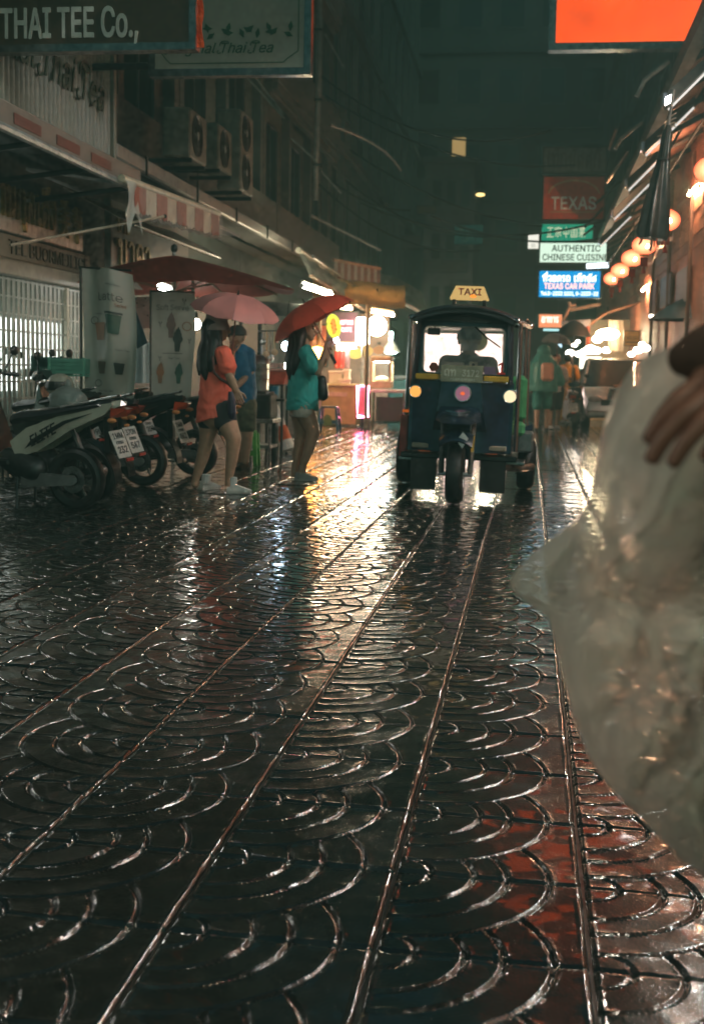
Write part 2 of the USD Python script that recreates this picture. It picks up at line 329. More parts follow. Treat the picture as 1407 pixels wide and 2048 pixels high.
def gsheet(x0, x1, y0, y1, dz): return trimesh.Trimesh([(x0, y0, gz(x0)+dz), (x1, y0, gz(x1)+dz), (x1, y1, gz(x1)+dz), (x0, y1, gz(x0)+dz)], [[0, 1, 2], [0, 2, 3]], process=False)
pave.part('joint_bed', gsheet(-9.5, 6, -3, 62, -.0085), GROUT)
ground = single('ground', gsheet(-80, 80, -40, 100, -.06), mat('wet_asphalt', (.03, .03, .028), .3), kind='structure')
fine = [tile_mesh(True, False), tile_mesh(True, True)]; low = [tile_mesh(False, False), tile_mesh(False, True)]
lanes = range(-20, 9); far_v, far_f, off = [], [], 0
for row in range(-3, 70):
    y0 = ROW0+(row)*.4186; ym = y0+.21
    xl, xr = -1058/FPX*ym-.5, 352/FPX*ym+.45
    for ln in lanes:
        x0 = LANE0+ln*TW
        if x0+TW < max(xl, -4.9) or x0 > min(xr, 3.3): continue
        mir = ln < -3; near = ym < 11.6
        v, t = (fine if near else low)[mir]
        v = v*A([1, .4186/TW, 1]); dz, tx, ty = rng.normal(0, .0010), rng.normal(0, .0035), rng.normal(0, .0028)
        v = v.copy()
        if near: v[:, 2] *= np.clip(.55+1.1*meshkit.fbm(np.column_stack([(v[:, 0]+ln*TW)*4.2, (v[:, 1]+y0)*4.2, 0*v[:, 0]+1.5]), 3, 4), .65, 1.2)
        v[:, 2] += (meshkit.fbm(np.column_stack([v[:, 0]*26+ln*7.3, v[:, 1]*26+row*3.1, 0*v[:, 0]]), 3)-.5)*.0030 if near else 0
        v[:, 2] += dz+tx*(v[:, 0]-TW/2)+ty*(v[:, 1]-.21); v[:, 0] += x0; v[:, 1] += y0; v[:, 2] += gz(v[:, 0])
        if near: pave.part('tile', trimesh.Trimesh(v, t, process=False), TILE[rng.integers(3)], smooth=True)
        else: far_v.append(v); far_f.append(t+off); off += len(v)
pave.part('distant_tiles', trimesh.Trimesh(np.vstack(far_v), np.vstack(far_f), process=False), TILE[0], smooth=True, kind='stuff')
# ================================================================== buildings
CONC = mat('damp_concrete', (.08, .08, .074), .6, var=.4, scale=2.2, bump=.25, bscale=30)
CONC2 = mat('stained_render', (.085, .083, .074), .6, var=.45, scale=1.6, bump=.25, bscale=25)
CONC3 = mat('grey_green_render', (.065, .078, .072), .55, var=.4, scale=2., bump=.2, bscale=30)
DARK = mat('dark_interior', (.018, .018, .017), .7)
WINF = mat('window_frame', (.08, .08, .075), .4, .4)
GLASSD = mat('dark_window_glass', (.012, .016, .016), .08, var=.1)
SHUT = mat('shutter_paint', (.22, .26, .22), .4, var=.2)
WARMWIN = emit('lit_window', (1., .62, .22), .35)
XF = -5.0
def window(T, x, y0, y1, z0, z1, side=1, lit=False):
    """an opening in a wall that faces +x (side 1) or -x: frame proud of the wall, panes set back"""
    fr = cat(box((x-.02, y0, z0), (x+.05, y0+.06, z1)), box((x-.02, y1-.06, z0), (x+.05, y1, z1)), box((x-.02, y0+.06, z0), (x+.05, y1-.06, z0+.06)), box((x-.02, y0+.06, z1-.06), (x+.05, y1-.06, z1)),
             box((x-.02, (y0+y1)/2-.02, z0+.06), (x+.045, (y0+y1)/2+.02, z1-.06)))
    if side < 0: fr.vertices[:, 0] = 2*x-fr.vertices[:, 0]; fr.invert()
    w = T.part('window', fr, WINF)
    for a, b in ((y0+.06, (y0+y1)/2-.02), ((y0+y1)/2+.02, y1-.06)):
        T.part('pane', box((x-.012, a, z0+.06), (x+.018, b, z1-.06)) if side > 0 else box((x-.018, a, z0+.06), (x+.012, b, z1-.06)), WARMWIN if lit else GLASSD, parent=w)
def shophouse(y0, y1, top, m, label, base_z=3.3, storeys=4, bay=2.3, balcony=True):
    T = Thing('shophouse', label, 'building', (XF-2, (y0+y1)/2, 0))
    T.part('wall', box((XF-4, y0, base_z), (XF, y1-.01, top)), m)
    T.part('ground_floor_wall', box((XF-4, y0, -.3), (XF-.25, y1-.01, base_z-.003)), CONC3)
    T.part('canopy_slab', box((XF+.002, y0, 3.22), (-4.2, y1-.02, 3.34), .01), CONC)
    for k in range(int((y1-y0)/bay)+1):
        y = min(y0+k*(y1-y0-.25)/max(int((y1-y0)/bay), 1), y1-.26)
        T.part('pilaster', box((XF+.002, y, base_z+.05), (XF+.16, y+.24, top-.02)), m)
    h = (top-base_z)/storeys
    for s in range(storeys):
        z = base_z+s*h
        if s: T.part('floor_band', box((XF+.164, y0+.01, z-.14), (XF+.3, y1-.03, z+.05), .012), m)
        if balcony and s < 3:
            T.part('balcony_parapet', box((XF+.305, y0+.02, z+.06), (XF+.42, y1-.04, z+.85), .012), m)
            T.part('balcony_floor', box((XF+.305, y0+.03, z-.08), (XF+.4, y1-.05, z+.055)), m)
        n = int((y1-y0)/bay)
        for k in range(n):
            a = y0+k*(y1-y0-.25)/n+.5
            window(T, XF+.002, a, a+bay-.85, z+1.0, z+h-.45)
    return T
shophouse(6.5, 12.9, 15, CONC2, 'nearest stained shophouse on the left behind the corrugated tea shop sign', storeys=4)
shophouse(12.92, 18.2, 16, CONC, 'grey shophouse on the left with air conditioners on its first floor ledge', storeys=4)
shophouse(18.22, 24.0, 17, CONC3, 'dark green grey shophouse on the left behind the cooking table', storeys=4)
shophouse(24.02, 32.0, 18, CONC2, 'shophouse on the left behind the hot dog stall and globe lamp', storeys=5)
shophouse(32.02, 42.0, 17, CONC, 'far left shophouse beyond the globe lamp stall', storeys=4, balcony=False)
shophouse(42.02, 56.0, 20, CONC3, 'farthest left shophouse near the street end', storeys=5, balcony=False)
# the tall block that closes the street
T = Thing('tower_block', 'tall dark tower block closing the far end of the street with one lit window', 'building', (-2, 62, 0))
T.part('wall', box((-12, 58, -2), (9, 70, 30)), mat('soot_dark_wall', (.06, .065, .06), .6, var=.3, scale=1.))
for r in range(8):
    for c in range(7):
        x = -6.4+c*1.75; z = 3.2+r*3.1
        w = T.part('window', cat(box((x-.55, 57.93, z), (x+.55, 57.995, z+.07)), box((x-.55, 57.93, z+1.45), (x+.55, 57.995, z+1.52)), box((x-.55, 57.93, z+.07), (x-.48, 57.995, z+1.45)), box((x+.48, 57.93, z+.07), (x+.55, 57.995, z+1.45))), WINF)
        T.part('pane', box((x-.48, 57.97, z+.07), (x+.48, 57.992, z+1.45)), GLASSD, parent=w)
    T.part('floor_band', box((-11.9, 57.8, 2.2+r*3.1), (8.9, 57.99, 2.45+r*3.1)), mat('soot_dark_band', (.05, .055, .05), .6))
p = at(917, 293, 57.9)
T.part('lit_window', box((p[0]-.28, 57.9, p[2]-.38), (p[0]+.28, 57.955, p[2]+.38)), emit('dim_yellow_window', (1., .66, .25), .42), label='dim yellow lit window')
# lower building in front of the tower, on the left
p0, p1 = at(852, 330, 50), at(945, 600, 50)
T = Thing('corner_building', 'pale corner building low in front of the dark tower block', 'building', ((p0[0]+p1[0])/2, 50, 0))
T.part('wall', box((p0[0], 49.5, -.5), (p1[0], 55, p0[2])), CONC2)
T.part('cornice', box((p0[0]-.1, 49.3, p0[2]+.003), (p1[0]+.1, 55.1, p0[2]+.2)), CONC)
for k in range(3):
    for r in range(3):
        x = p0[0]+.25+k*.52; z = 3.4+r*1.9
        w = T.part('window', cat(box((x, 49.44, z), (x+.4, 49.496, z+.05)), box((x, 49.44, z+.95), (x+.4, 49.496, z+1.)), box((x, 49.44, z+.05), (x+.05, 49.496, z+.95)), box((x+.35, 49.44, z+.05), (x+.4, 49.496, z+.95))), WINF)
        T.part('pane', box((x+.05, 49.47, z+.05), (x+.35, 49.494, z+.95)), GLASSD, parent=w)
# right hand side
BRICKR = mat('warm_render', (.5, .20, .12), .55, var=.3, scale=2., bump=.2)
def right_house(y0, y1, top, label):
    T = Thing('right_shophouse', label, 'building', (4.5, (y0+y1)/2, 0))
    T.part('wall', box((2.7, y0, -.4), (7, y1-.01, 5.2)), BRICKR)
    T.part('upper_wall', box((2.7, y0, 5.203), (7, y1-.01, top)), CONC3)
    n = max(int((y1-y0)/2.6), 1)
    for k in range(n):
        a = y0+.5+k*(y1-y0)/n
        for z in (6.2, 9.2, 12.2): window(T, 2.698, a, a+1.5, z, z+1.5, side=-1)
    for z in (5.3, 8.6, 11.6): T.part('floor_band', box((2.5, y0+.01, z), (2.695, y1-.03, z+.2), .012), CONC)
    return T
right_house(4, 15, 16, 'right hand shophouse above the nearest lanterns')
right_house(15.02, 26, 15, 'right hand shophouse behind the row of red lanterns')
right_house(26.02, 40, 17, 'right hand shophouse behind the tan awning and white car')
right_house(40.02, 57, 16, 'farthest right hand shophouse beyond the stacked shop signs')

# weathered cladding boards and small plates on the right hand wall, under the canopy
T = Thing('wall_cladding', 'reddish weathered boards along the right wall behind the lanterns', 'cladding', (2.65, 27, 3.3))
CL = [mat(f'board_{k}', c, .55, var=.35, scale=4, bump=.3) for k, c in enumerate(((.42, .17, .10), (.5, .23, .13), (.34, .15, .10)))]
for r in range(7):
    y = 13.5+(r % 3)*.7
    while y < 40:
        y1 = min(y+2.2+rng.random()*1.6, 40.5); x = 2.655+rng.random()*.02
        T.part('board', box((x, y, 3.32+r*.2), (2.697, y1-.012, 3.51+r*.2)), CL[rng.integers(3)]); y = y1
for k, (y0, y1, z0, z1, c) in enumerate(((17.2, 18.4, 2.5, 3.1, (.3, .28, .24)), (19.2, 21.0, 2.6, 3.2, (.16, .16, .15)), (23.5, 25.2, 2.45, 3.05, (.22, .2, .18)), (26.3, 28.2, 2.55, 3.15, (.12, .1, .1)), (29.2, 30.8, 2.5, 3.2, (.28, .12, .08)))):
    T.part('wall_plate', box((2.6, y0, z0), (2.645, y1, z1), .01), mat(f'wall_plate_{k}', c, .45, var=.3))
for k, y in enumerate((16.4, 19.8, 23.2, 26.6, 30.)): T.part('downpipe', tube([(2.6, y, .2), (2.6, y, 4.9)], .035, 8), mat('pipe_rust', (.16, .1, .08), .45, .2))
# ================================================================== awnings and ledges on the left
VINYL_R = mat('red_vinyl', (.24, .045, .03), .4, var=.2); VINYL_W = mat('cream_vinyl', (.5, .49, .4), .4, var=.2)
# corrugated panel with script lettering
CORR = mat('corrugated_cream', (.15, .145, .115), .45, var=.3, scale=3)
T = Thing('corrugated_sign', 'tall cream corrugated sign panel with dark script lettering on the left', 'sign', (-3.9, 10.6, 3.05))
ys = np.linspace(8.2, 12.2, 641); xx = -3.9+.022*np.sin((ys-8.2)/4.0*2*np.pi*40)
pts = [(x, y) for x, y in zip(xx, ys)]+[(x-.02, y) for x, y in zip(xx[::-1], ys[::-1])]
T.part('corrugated_panel', prism(pts, (0, 0, 3.08), X_, Y_, 1.75), CORR)
T.part('edge_trim', box((-3.95, 12.2, 3.05), (-3.86, 12.28, 4.84), .006), CORR)
GREENL = mat('dark_green_lettering', (.012, .035, .022), .4)
SCR = [[(.0, .62), (.12, .95), (.55, .88), (.3, .9), (.22, .5), (.1, .05), (-.05, .12)]]
def script(word, O, U, V, h, d=.01):
    """italic lettering with a swash over each capital"""
    m = [text(word, O, U, V, h, d, shear=.32)]; U, V = A(U, float), A(V, float); N = np.cross(U, V)
    x = 0.
    for i, w in enumerate(word.split(' ')):
        adv = meshkit.text_mesh(word[:sum(len(q)+1 for q in word.split(' ')[:i])].rstrip()+' x' if i else 'x', h)
        x0 = adv.vertices[:, 0].max()-.55*h if i else 0
        c = bez((x0+.02*h, .72*h), (x0+.05*h, 1.25*h), (x0+.75*h, 1.2*h), (x0+.95*h, 1.05*h), n=12)
        m.append(prism(LineString(c).buffer(h*.045), O, U, V, d))
        c = bez((x0+.1*h, .02*h), (x0-.25*h, -.22*h), (x0-.35*h, .2*h), (x0-.1*h, .22*h), n=12)
        m.append(prism(LineString(c).buffer(h*.04), O, U, V, d))
    return cat(*m)
T.part('lettering', script('Original Thai Tea', (-3.865, 8.75, 3.43), Y_, (0, 0, 1), .285), GREENL)
for i in range(16): T.part('printed_leaf', prism([(0, 0), (.08, .04), (.16, 0), (.08, -.04)], (-3.866, 10.4+.065*i, 3.98+.06*math.sin(i*2.)), A([0, math.cos(i*1.9), math.sin(i*1.9)]), A([0, -math.sin(i*1.9), math.cos(i*1.9)]), .006, i*.0005), mat('leaf_green_print', (.02, .06, .03), .5))
# awning roof under it
T = Thing('fascia_awning', 'grey white flat awning with a deep sloping underside below the corrugated sign', 'awning', (-4.2, 10.5, 2.7))
T.part('fascia', box((-3.86, 8.0, 2.86), (-3.8, 12.85, 3.05), .008), mat('awning_white', (.15, .14, .125), .45))
T.part('roof_sheet', prism([(0, 0), (1.1, .16), (1.1, .19), (0, .03)], (-3.86, 12.84, 2.9), (-1, 0, 0), (0, 0, 1), 4.8), mat('awning_grey', (.3, .29, .27), .5))
for y in (8.6, 10.2, 11.5, 12.7): T.part('rafter', tube([(-3.85, y, 2.87), (-4.95, y, 2.74)], .025, 6), DKMETAL)
T.part('gutter', tube([(-3.78, 8.0, 2.84), (-3.78, 12.86, 2.84)], .035, 8), mat('gutter_grey', (.35, .36, .36), .35, .3))
for y in (9.6, 10.5, 11.35): T.part('label_strip', box((-3.798, y, 2.91), (-3.793, y+.55, 2.99)), mat('maroon_label', (.12, .035, .03), .5))
# striped scalloped valance hanging over the shop
T = Thing('striped_awning', 'red and cream scalloped awning valance wrapped in torn plastic on the left', 'awning', (-3.7, 13.7, 2.6))
T.part('roller_tube', tube([(-3.7, 11.9, 2.85), (-3.7, 15.7, 2.98)], .035, 10), mat('cream_tube', (.55, .5, .38), .4))
n = 9
for k in range(n):
    y0, y1 = 12.25+k*.38, 12.25+(k+1)*.38-.004; zt = lambda y: 2.82+(y-11.9)/3.8*.13
    sc = [(y0, zt(y0))]+[(y0+(y1-y0)*t, zt(y0)-.215-.03*abs(math.sin(t*2*np.pi))) for t in np.linspace(0, 1, 13)]+[(y1, zt(y1))]
    T.part('stripe', prism(sc, (-3.69+.012*(-1)**k*.3, 0, 0), Y_, Z_, .006), VINYL_R if k % 2 == 0 else VINYL_W)
PLAST = sheet('clear_plastic', (.75, .8, .76), .45, .3, .15)
g = [[(-3.66+.03*math.sin(9*y+3*s), y, zt(y)+.01-s*(.36+.10*math.sin(23*y)*s)) for y in np.linspace(11.9, 12.35, 14)] for s in np.linspace(0, 1, 6)]
T.part('torn_plastic', surf(g, .003), PLAST)
g = [[(-3.655+.02*math.sin(14*y+4*s), y, zt(y)+.02-s*(.25+.035*math.sin(17*y))) for y in np.linspace(12.36, 15.68, 60)] for s in np.linspace(0, 1, 5)]
T.part('plastic_cover', surf(g, .002), sheet('clear_plastic_thin', (.8, .82, .78), .9, .2, .12))
drops = [ball((-3.64, y, zt(y)-.25-.03*abs(math.sin(y*9))), .014, (1, 1, 1.6), 1) for y in np.linspace(12.3, 15.6, 34)]
T.part('raindrops', cat(*drops), mat('water_bead', (.8, .8, .8), .03, var=.02, trans=.9), kind='stuff')
# the long gutter of the canopy above, in front of the slab
T = Thing('canopy_gutter', 'long grey gutter running along the left canopy edge towards the stalls', 'gutter', (-4.15, 18.5, 3.2))
T.part('channel', box((-4.19, 13.0, 3.2), (-4.09, 24.0, 3.36), .02), mat('gutter_zinc', (.26, .26, .24), .4, .3))
for y in (14, 16.2, 18.4, 20.6, 22.8): T.part('bracket', box((-4.088, y, 3.18), (-4.07, y+.04, 3.38)), DKMETAL)
# sloping support pole seen across the silver sign
T = Thing('awning_strut', 'thin pale slanting pole crossing in front of the silver sign', 'pole', at(65, 478, 11.5))
T.part('pole', tube([at(20, 490, 11.3), at(330, 432, 12.6)], .013, 8), mat('pale_pole', (.42, .36, .28), .4))
T.part('end_cap', ball(at(330, 432, 12.6), .02, sub=1), DKMETAL)
# silver sign with raised lettering
def wallpt(px, py, X=XF): r = ray(px, py); return A([0, 0, HCAM])+r*(X/r[0])
Xs = -4.85
a, b = wallpt(20, 480, Xs), wallpt(166, 505, Xs)
SILV = mat('silver_sign', (.5, .49, .44), .3, .5, .2)
zt_, zb_ = wallpt(165, 432, Xs)[2], wallpt(158, 503, Xs)[2]
T = Thing('silver_sign', 'silver shop sign with raised gold Thai letters and two Chinese characters', 'sign', (Xs, (a[1]+b[1])/2, zb_))
T.part('board', box((Xs-.05, a[1]-1, zb_), (Xs, b[1], zt_), .012), SILV)
GOLD = mat('gold_lettering', (.42, .3, .13), .3, .7)
T.part('lettering', pen('ร้านกุลเส็ง', (Xs+.004, b[1]-2.6, zb_+.15), Y_, Z_, .27, .12, .035, width=1.72), GOLD)
T.part('lettering', pen('美', (Xs+.004, b[1]-.78, zb_+.13), Y_, Z_, .3, .1, .035, width=.3), GOLD)
T.part('lettering', pen('華', (Xs+.004, b[1]-.37, zb_+.11), Y_, Z_, .3, .1, .035, width=.29), GOLD)
T = Thing('lettered_board', 'brown board of dark capital letters under the silver sign', 'sign', (Xs, 12.5, 2.2))
zt2, zb2 = zb_-.02, zb_-.24
T.part('board', box((Xs-.06, a[1]-1, zb2), (Xs+.01, b[1]+.2, zt2), .008), mat('brown_board', (.17, .15, .11), .5))
T.part('lettering', text('TEL BUORMEILICE', (Xs+.012, b[1]-2.15, zb2+.045), Y_, Z_, .13, .012, width=2.25), mat('dark_letter', (.05, .045, .035), .45))
T.part('cornice', box((Xs-.04, a[1]-1, zb2-.16), (Xs+.05, b[1]+.25, zb2-.006), .01), mat('cream_lintel', (.3, .28, .22), .5))
# accordion shutter, back lit
ya, yb, zs = a[1]-1.0, b[1]+.1, zb2-.17
T = Thing('accordion_shutter', 'pale folding metal shutter of upright slats behind the parked motorbikes', 'shutter', (-4.9, (ya+yb)/2, 0))
k = 0
for y in np.arange(ya, yb, .062):
    z0 = gz(-4.9)
    T.part('slat', prism([(0, 0), (.042, .014), (.042, .02), (0, .006)] if k % 2 else [(0, .014), (.042, 0), (.042, .006), (0, .02)], (-4.88, y, z0), Y_, -X_, zs-z0) if False else box((-4.89-.01*(k % 2), y, z0), (-4.878-.01*(k % 2), y+.036, zs)), SHUT); k += 1
for z in np.arange(.35, zs, .16): T.part('cross_bar', box((-4.874, ya, z), (-4.866, yb, z+.016)), SHUT)
for y in (yb-.62, yb-.02): T.part('post', box((-4.92, y, gz(-4.9)), (-4.85, y+.07, zs)), mat('cream_post', (.5, .46, .36), .5))
T.part('light_behind', box((-5.16, ya+.2, .9), (-5.12, yb-.05, 1.62)), emit('shutter_glow', (.92, 1., .92), .55), label='white lit shop interior behind the shutter')
# shop wall right of it with gold letters
T = Thing('shop_sign', 'dim shop sign with gold Thai letters above the red parasol', 'sign', (-4.9, 16, 2.3))
pa, pb = wallpt(222, 470, -4.7), wallpt(330, 470, -4.7)
T.part('board', box((-4.78, pa[1], 2.1), (-4.7, pb[1]+1.2, 3.05), .01), mat('grey_sign', (.2, .21, .19), .4))
T.part('lettering', pen('นาคา', (-4.698, pa[1]+.2, 2.27), Y_, Z_, .34, .12, .03, width=1.35), mat('dull_gold', (.4, .33, .17), .4, .4))
T.part('lettering', pen('บ้าน', (-4.698, pa[1]+.2, 2.7), Y_, Z_, .14, .12, .02, width=.5), mat('dull_gold', (.4, .33, .17), .4, .4))
# pale sloping awning over it
T = Thing('sloping_awning', 'pale canvas awning slope beneath the striped valance', 'awning', (-4.2, 15.5, 2.5))
g = [[(-4.85+s*.75, y, 3.0-.38*s+.02*math.sin(3*y)) for y in np.linspace(13.6, 17.5, 12)] for s in np.linspace(0, 1, 5)]
T.part('canvas', surf(g, .01), sheet('pale_canvas', (.55, .55, .5), .0, .5, .5))
T.part('front_rail', tube([(-4.1, 13.6, 2.62), (-4.1, 17.5, 2.62)], .02, 8), STEEL)
# air conditioners on the ledge
def ac(px, py, Y, w, label, double=False, ref=None):
    p = at(px, py, Y); h = .56 if not double else 1.05; c = p+A([0, 0, -h/2])
    T = Thing('air_conditioner', label, 'air conditioner', c)
    T.part('casing', box(c+A([-.17, -.4, 0]), c+A([.15, .4, h]), .02), mat('ac_cream', (.2, .19, .155), .5, var=.25))
    for z in ([.28] if not double else [.27, .78]):
        q = c+A([.152, -.08, z]); T.part('fan_opening', lathe([(0, 0), (.21, 0), (.235, .012), (.235, .0)], q, 24, 'x'), BLACK)
        for r in (.08, .14, .2):
            T.part('grille_ring', tube([q+A([.018, r*math.cos(t), r*math.sin(t)]) for t in np.linspace(0, 2*np.pi, 21)], .005, 4), DKMETAL)
        T.part('fan_hub', lathe([(0, .02), (.05, .018), (.06, 0)], q, 12, 'x'), mat('hub_grey', (.35, .35, .33), .4))
    T.part('bracket', box(c+A([-.4, -.33, -.05]), c+A([.15, -.29, -.005])), DKMETAL); T.part('bracket', box(c+A([-.4, .29, -.05]), c+A([.15, .33, -.005])), DKMETAL)
ac(372, 275, 15.6, 1, 'cream air conditioner nearest the tea shop sign on the left ledge')
ac(428, 300, 17.2, 1, 'small air conditioner unit in the middle of the ledge')
ac(472, 308, 18.0, 1, 'tall twin fan air conditioner on the left ledge', True)
# pipes, stays and cables
T = Thing('drain_pipe', 'long grey drain pipe running down the left facade', 'pipe', at(640, 380, 24))
T.part('pipe', tube([at(640, -20, 24), at(636, 200, 24), at(630, 400, 24)], .05, 8), mat('pipe_grey', (.2, .21, .2), .4))
for py in (60, 200, 330): q = at(637, py, 24); T.part('clip', box(q-A([.07, .07, .02]), q+A([.07, .07, .02])), DKMETAL)
def wire(name, label, pts, r=.012, m=BLACK, sag=.0, group=None):
    P = A(pts, float); t = np.linspace(0, 1, 24)
    if len(P) == 2: Q = P[0]*(1-t)[:, None]+P[1]*t[:, None]; Q[:, 2] -= sag*4*t*(1-t)
    else: Q = bez(*P, n=24)
    single(name, tube(Q, r, 5), m, label, 'cable' if 'cable' in name else 'bracket', group)
for i, (p, q, lab) in enumerate([((500, 140), (566, 228), 'pair of thin stays below the tea sign, upper one'), ((490, 150), (568, 236), 'pair of thin stays below the tea sign, lower one'), ((582, 276), (634, 324), 'pale slanting stay left of the drain pipe'), ((642, 342), (682, 386), 'pale slanting stay right of the drain pipe'), ((650, 68), (686, 132), 'slanting stay near the top of the left facade')]):
    wire('wall_stay', lab, [at(*p, 21), at(*q, 21)], .016, mat('stay_grey', (.3, .31, .28), .4, .3))
for (p, q, s, lab) in [((700, 300), (1085, 452), .3, 'black cable crossing high over the tuk-tuk'), ((720, 405), (1210, 440), .5, 'sagging black cable behind the red sign'), ((860, 430), (1215, 474), .3, 'lower sagging cable in front of the green sign'), ((600, 330), (960, 500), .6, 'long black cable from the left facade'), ((640, 150), (1100, 260), .7, 'high sagging black cable across the tower block'), ((650, 190), (1150, 330), .5, 'second high black cable below the topmost one'), ((690, 360), (1000, 470), .4, 'thin black cable just above the far green sign'), ((560, 250), (820, 420), .5, 'black cable running along the left facade to the far shops')]:
    wire('overhead_cable', lab, [at(*p, 30), at(*q, 30.5)], .022, BLACK, s)
for (p, q, r, lab) in [((620, 430), (700, 470), (760, 500), 'grey conduit along the far left canopy'), ((660, 250), (770, 285), (800, 340), 'bent grey conduit high on the left facade')]:
    single('conduit', tube(bez(at(*p, 26), at(*q, 28), at(*r, 30), n=12), .03, 6), mat('pipe_grey', (.2, .21, .2), .4), lab, 'pipe')
# ================================================================== hanging signs
def slab_sign(name, label, px0, px1, py0, py1, Y, m, frame=DKMETAL, d=.12, fw=.035, yaw=0.):
    a, b = at(px0, py1, Y), at(px1, py0, Y); zlo = at((px0+px1)/2, py1, Y)[2]; zhi = at((px0+px1)/2, py0, Y)[2]
    T = Thing(name, label, 'sign', ((a[0]+b[0])/2, Y, zlo))
    T.part('face', box((a[0]+fw, Y+.012, zlo+fw), (b[0]-fw, Y+d-.01, zhi-fw)), m)
    T.part('frame', cat(box((a[0], Y, zlo), (b[0], Y+d, zlo+fw)), box((a[0], Y, zhi-fw), (b[0], Y+d, zhi)), box((a[0], Y, zlo+fw), (a[0]+fw, Y+d, zhi-fw)), box((b[0]-fw, Y, zlo+fw), (b[0], Y+d, zhi-fw))), frame)
    return T, a[0], b[0], zlo, zhi
FR = mat('aluminium_frame', (.16, .17, .17), .25, .8)
# large tea sign
T, x0, x1, z0, z1 = slab_sign('tea_sign', 'large cream hanging sign with green script lettering and a row of leaves', 296, 624, -120, 150, 11.6, mat('cream_sign', (.30, .30, .25), .5, var=.12, scale=1.5), FR, fw=.06)
T.part('lettering', script('Original Thai Tea', (x0+.16, 11.61, z0+.19), X_, Z_, .085), mat('green_lettering', (.012, .075, .035), .4))
T.part('border_line', cat(*[prism(LineString([(x0+.1, z0+.22), (x0+.16, z0+.14), (x0+.2, z0+.105), (x1-.24, z0+.105), (x1-.2, z0+.14), (x1-.11, z0+.2), (x1-.11, z1-.2), (x1-.2, z1-.12), (x0+.2, z1-.12), (x0+.1, z1-.2), (x0+.1, z0+.22)]).buffer(.004), (0, 11.608, 0), X_, Z_, .004, .0)]), mat('green_lettering', (.012, .075, .035), .4))
for i in range(15): T.part('printed_leaf', prism([(0, 0), (.045, .022), (.09, 0), (.045, -.022)], (x0+.48+.055*i, 11.607, z0+.37+.025*math.cos(i*2.1)), A([math.cos(i*1.9), 0, math.sin(i*1.9)]), A([-math.sin(i*1.9), 0, math.cos(i*1.9)]), .004, i*.0005), mat('green_lettering', (.012, .075, .035), .4))
T.part('hanger', cat(tube([(x0-1.2, 11.66, z1-.05), (x0+.02, 11.66, z1-.05)], .03, 8), tube([(x0-1.2, 11.66, z0+.1), (x0+.02, 11.66, z0+.1)], .03, 8)), DKMETAL)
# brown sign in front
T, x0, x1, z0, z1 = slab_sign('brown_sign', 'dark brown hanging sign with cut off pale serif capitals at the top left', -60, 392, -110, 101, 9.4, mat('brown_sign_face', (.045, .028, .014), .45, var=.2), FR, fw=.05)
zl = at(200, 72, 9.4)[2]
T.part('lettering', text('THAI TEE Co.,', (x0+.22, 9.41, zl), X_, Z_, .2, .012, width=1.02, bold=True), mat('pale_letter', (.42, .42, .38), .45))
T.part('hanger', tube([(x0-.3, 9.46, z1-.03), (x1, 9.46, z1-.03)], .025, 8), DKMETAL)
p = at(398, 30, 9.4)
ribbon = [[(p[0]-.022+.022*j+.01*math.sin(i), 9.42+.012*math.sin(i*1.2+j), at(398, -60+i*10.2, 9.4)[2]) for j in range(3)] for i in range(16)]
single('orange_ribbon', surf(ribbon, .004), emit('orange_lit_ribbon', (1., .16, .02), .55) if False else sheet('orange_cloth', (.8, .13, .02), 0, .5, .6), 'bright orange ribbon hanging from the end of the brown sign', 'ribbon')
# red sign top right: a light box whose tubes light it a little unevenly
RED_GLOW = usdkit.material(stage, '/World/Looks/red_glow', {'g': ('geometry', {}), 'n': ('noise_texture', {'scale': 1.3, 'detail': 2.}), 'r': ('map_range', {'from_min': .3, 'from_max': .7, 'to_min': .16, 'to_max': .25, 'clamp': True}), 'e': ('emission', {'color': (1., .095, .014)})},
    [('g.position', 'n.vector'), ('n.fac', 'r.value'), ('r.result', 'e.strength')], surface='e.emission')
T, x0, x1, z0, z1 = slab_sign('red_light_box', 'glowing red light box sign with metal frame at the top right', 1096, 1430, -80, 97, 22, RED_GLOW, mat('red_box_frame', (.3, .31, .31), .3, .7), d=.25, fw=.11)
T.part('hanger', tube([(x1-.1, 22.1, z0+.3), (3.0, 22.1, z0+.3)], .06, 8), DKMETAL)
# stack of signs
YS = 34.
T, x0, x1, z0, z1 = slab_sign('suki_sign', 'unlit grey sign with dark Thai lettering at the top of the sign stack', 1083, 1214, 292, 346, YS, mat('dull_sign', (.15, .145, .115), .5))
T.part('lettering', pen('เท็กซัสสุกี', (x0+.12, YS+.008, z0+.13), X_, Z_, .36, .13, .02, width=x1-x0-.25), mat('maroon_letter', (.07, .03, .025), .5))
T, x0, x1, z0, z1 = slab_sign('red_texas_sign', 'dull red sign with pale capitals under an arch', 1082, 1212, 350, 441, YS+.02, mat('dull_red_sign', (.5, .06, .03), .45))
PALE = mat('pale_grey_letter', (.7, .72, .64), .5)
T.part('lettering', text('TEXAS', (x0+.2, YS+.028, z0+.28), X_, Z_, .3, .02, width=x1-x0-.42, bold=True), PALE)
xm = (x0+x1)/2
T.part('arch_emblem', prism(LineString([(xm+.62*math.cos(t), z0+.62+.36*math.sin(t)) for t in np.linspace(.15, 3., 20)]).buffer(.022), (0, YS+.028, 0), X_, Z_, .01), mat('arch_gold', (.45, .32, .15), .5))
T.part('rule_line', box((x0+.2, YS+.015, z0+.2), (x1-.2, YS+.03, z0+.225)), mat('arch_gold', (.45, .32, .15), .5))
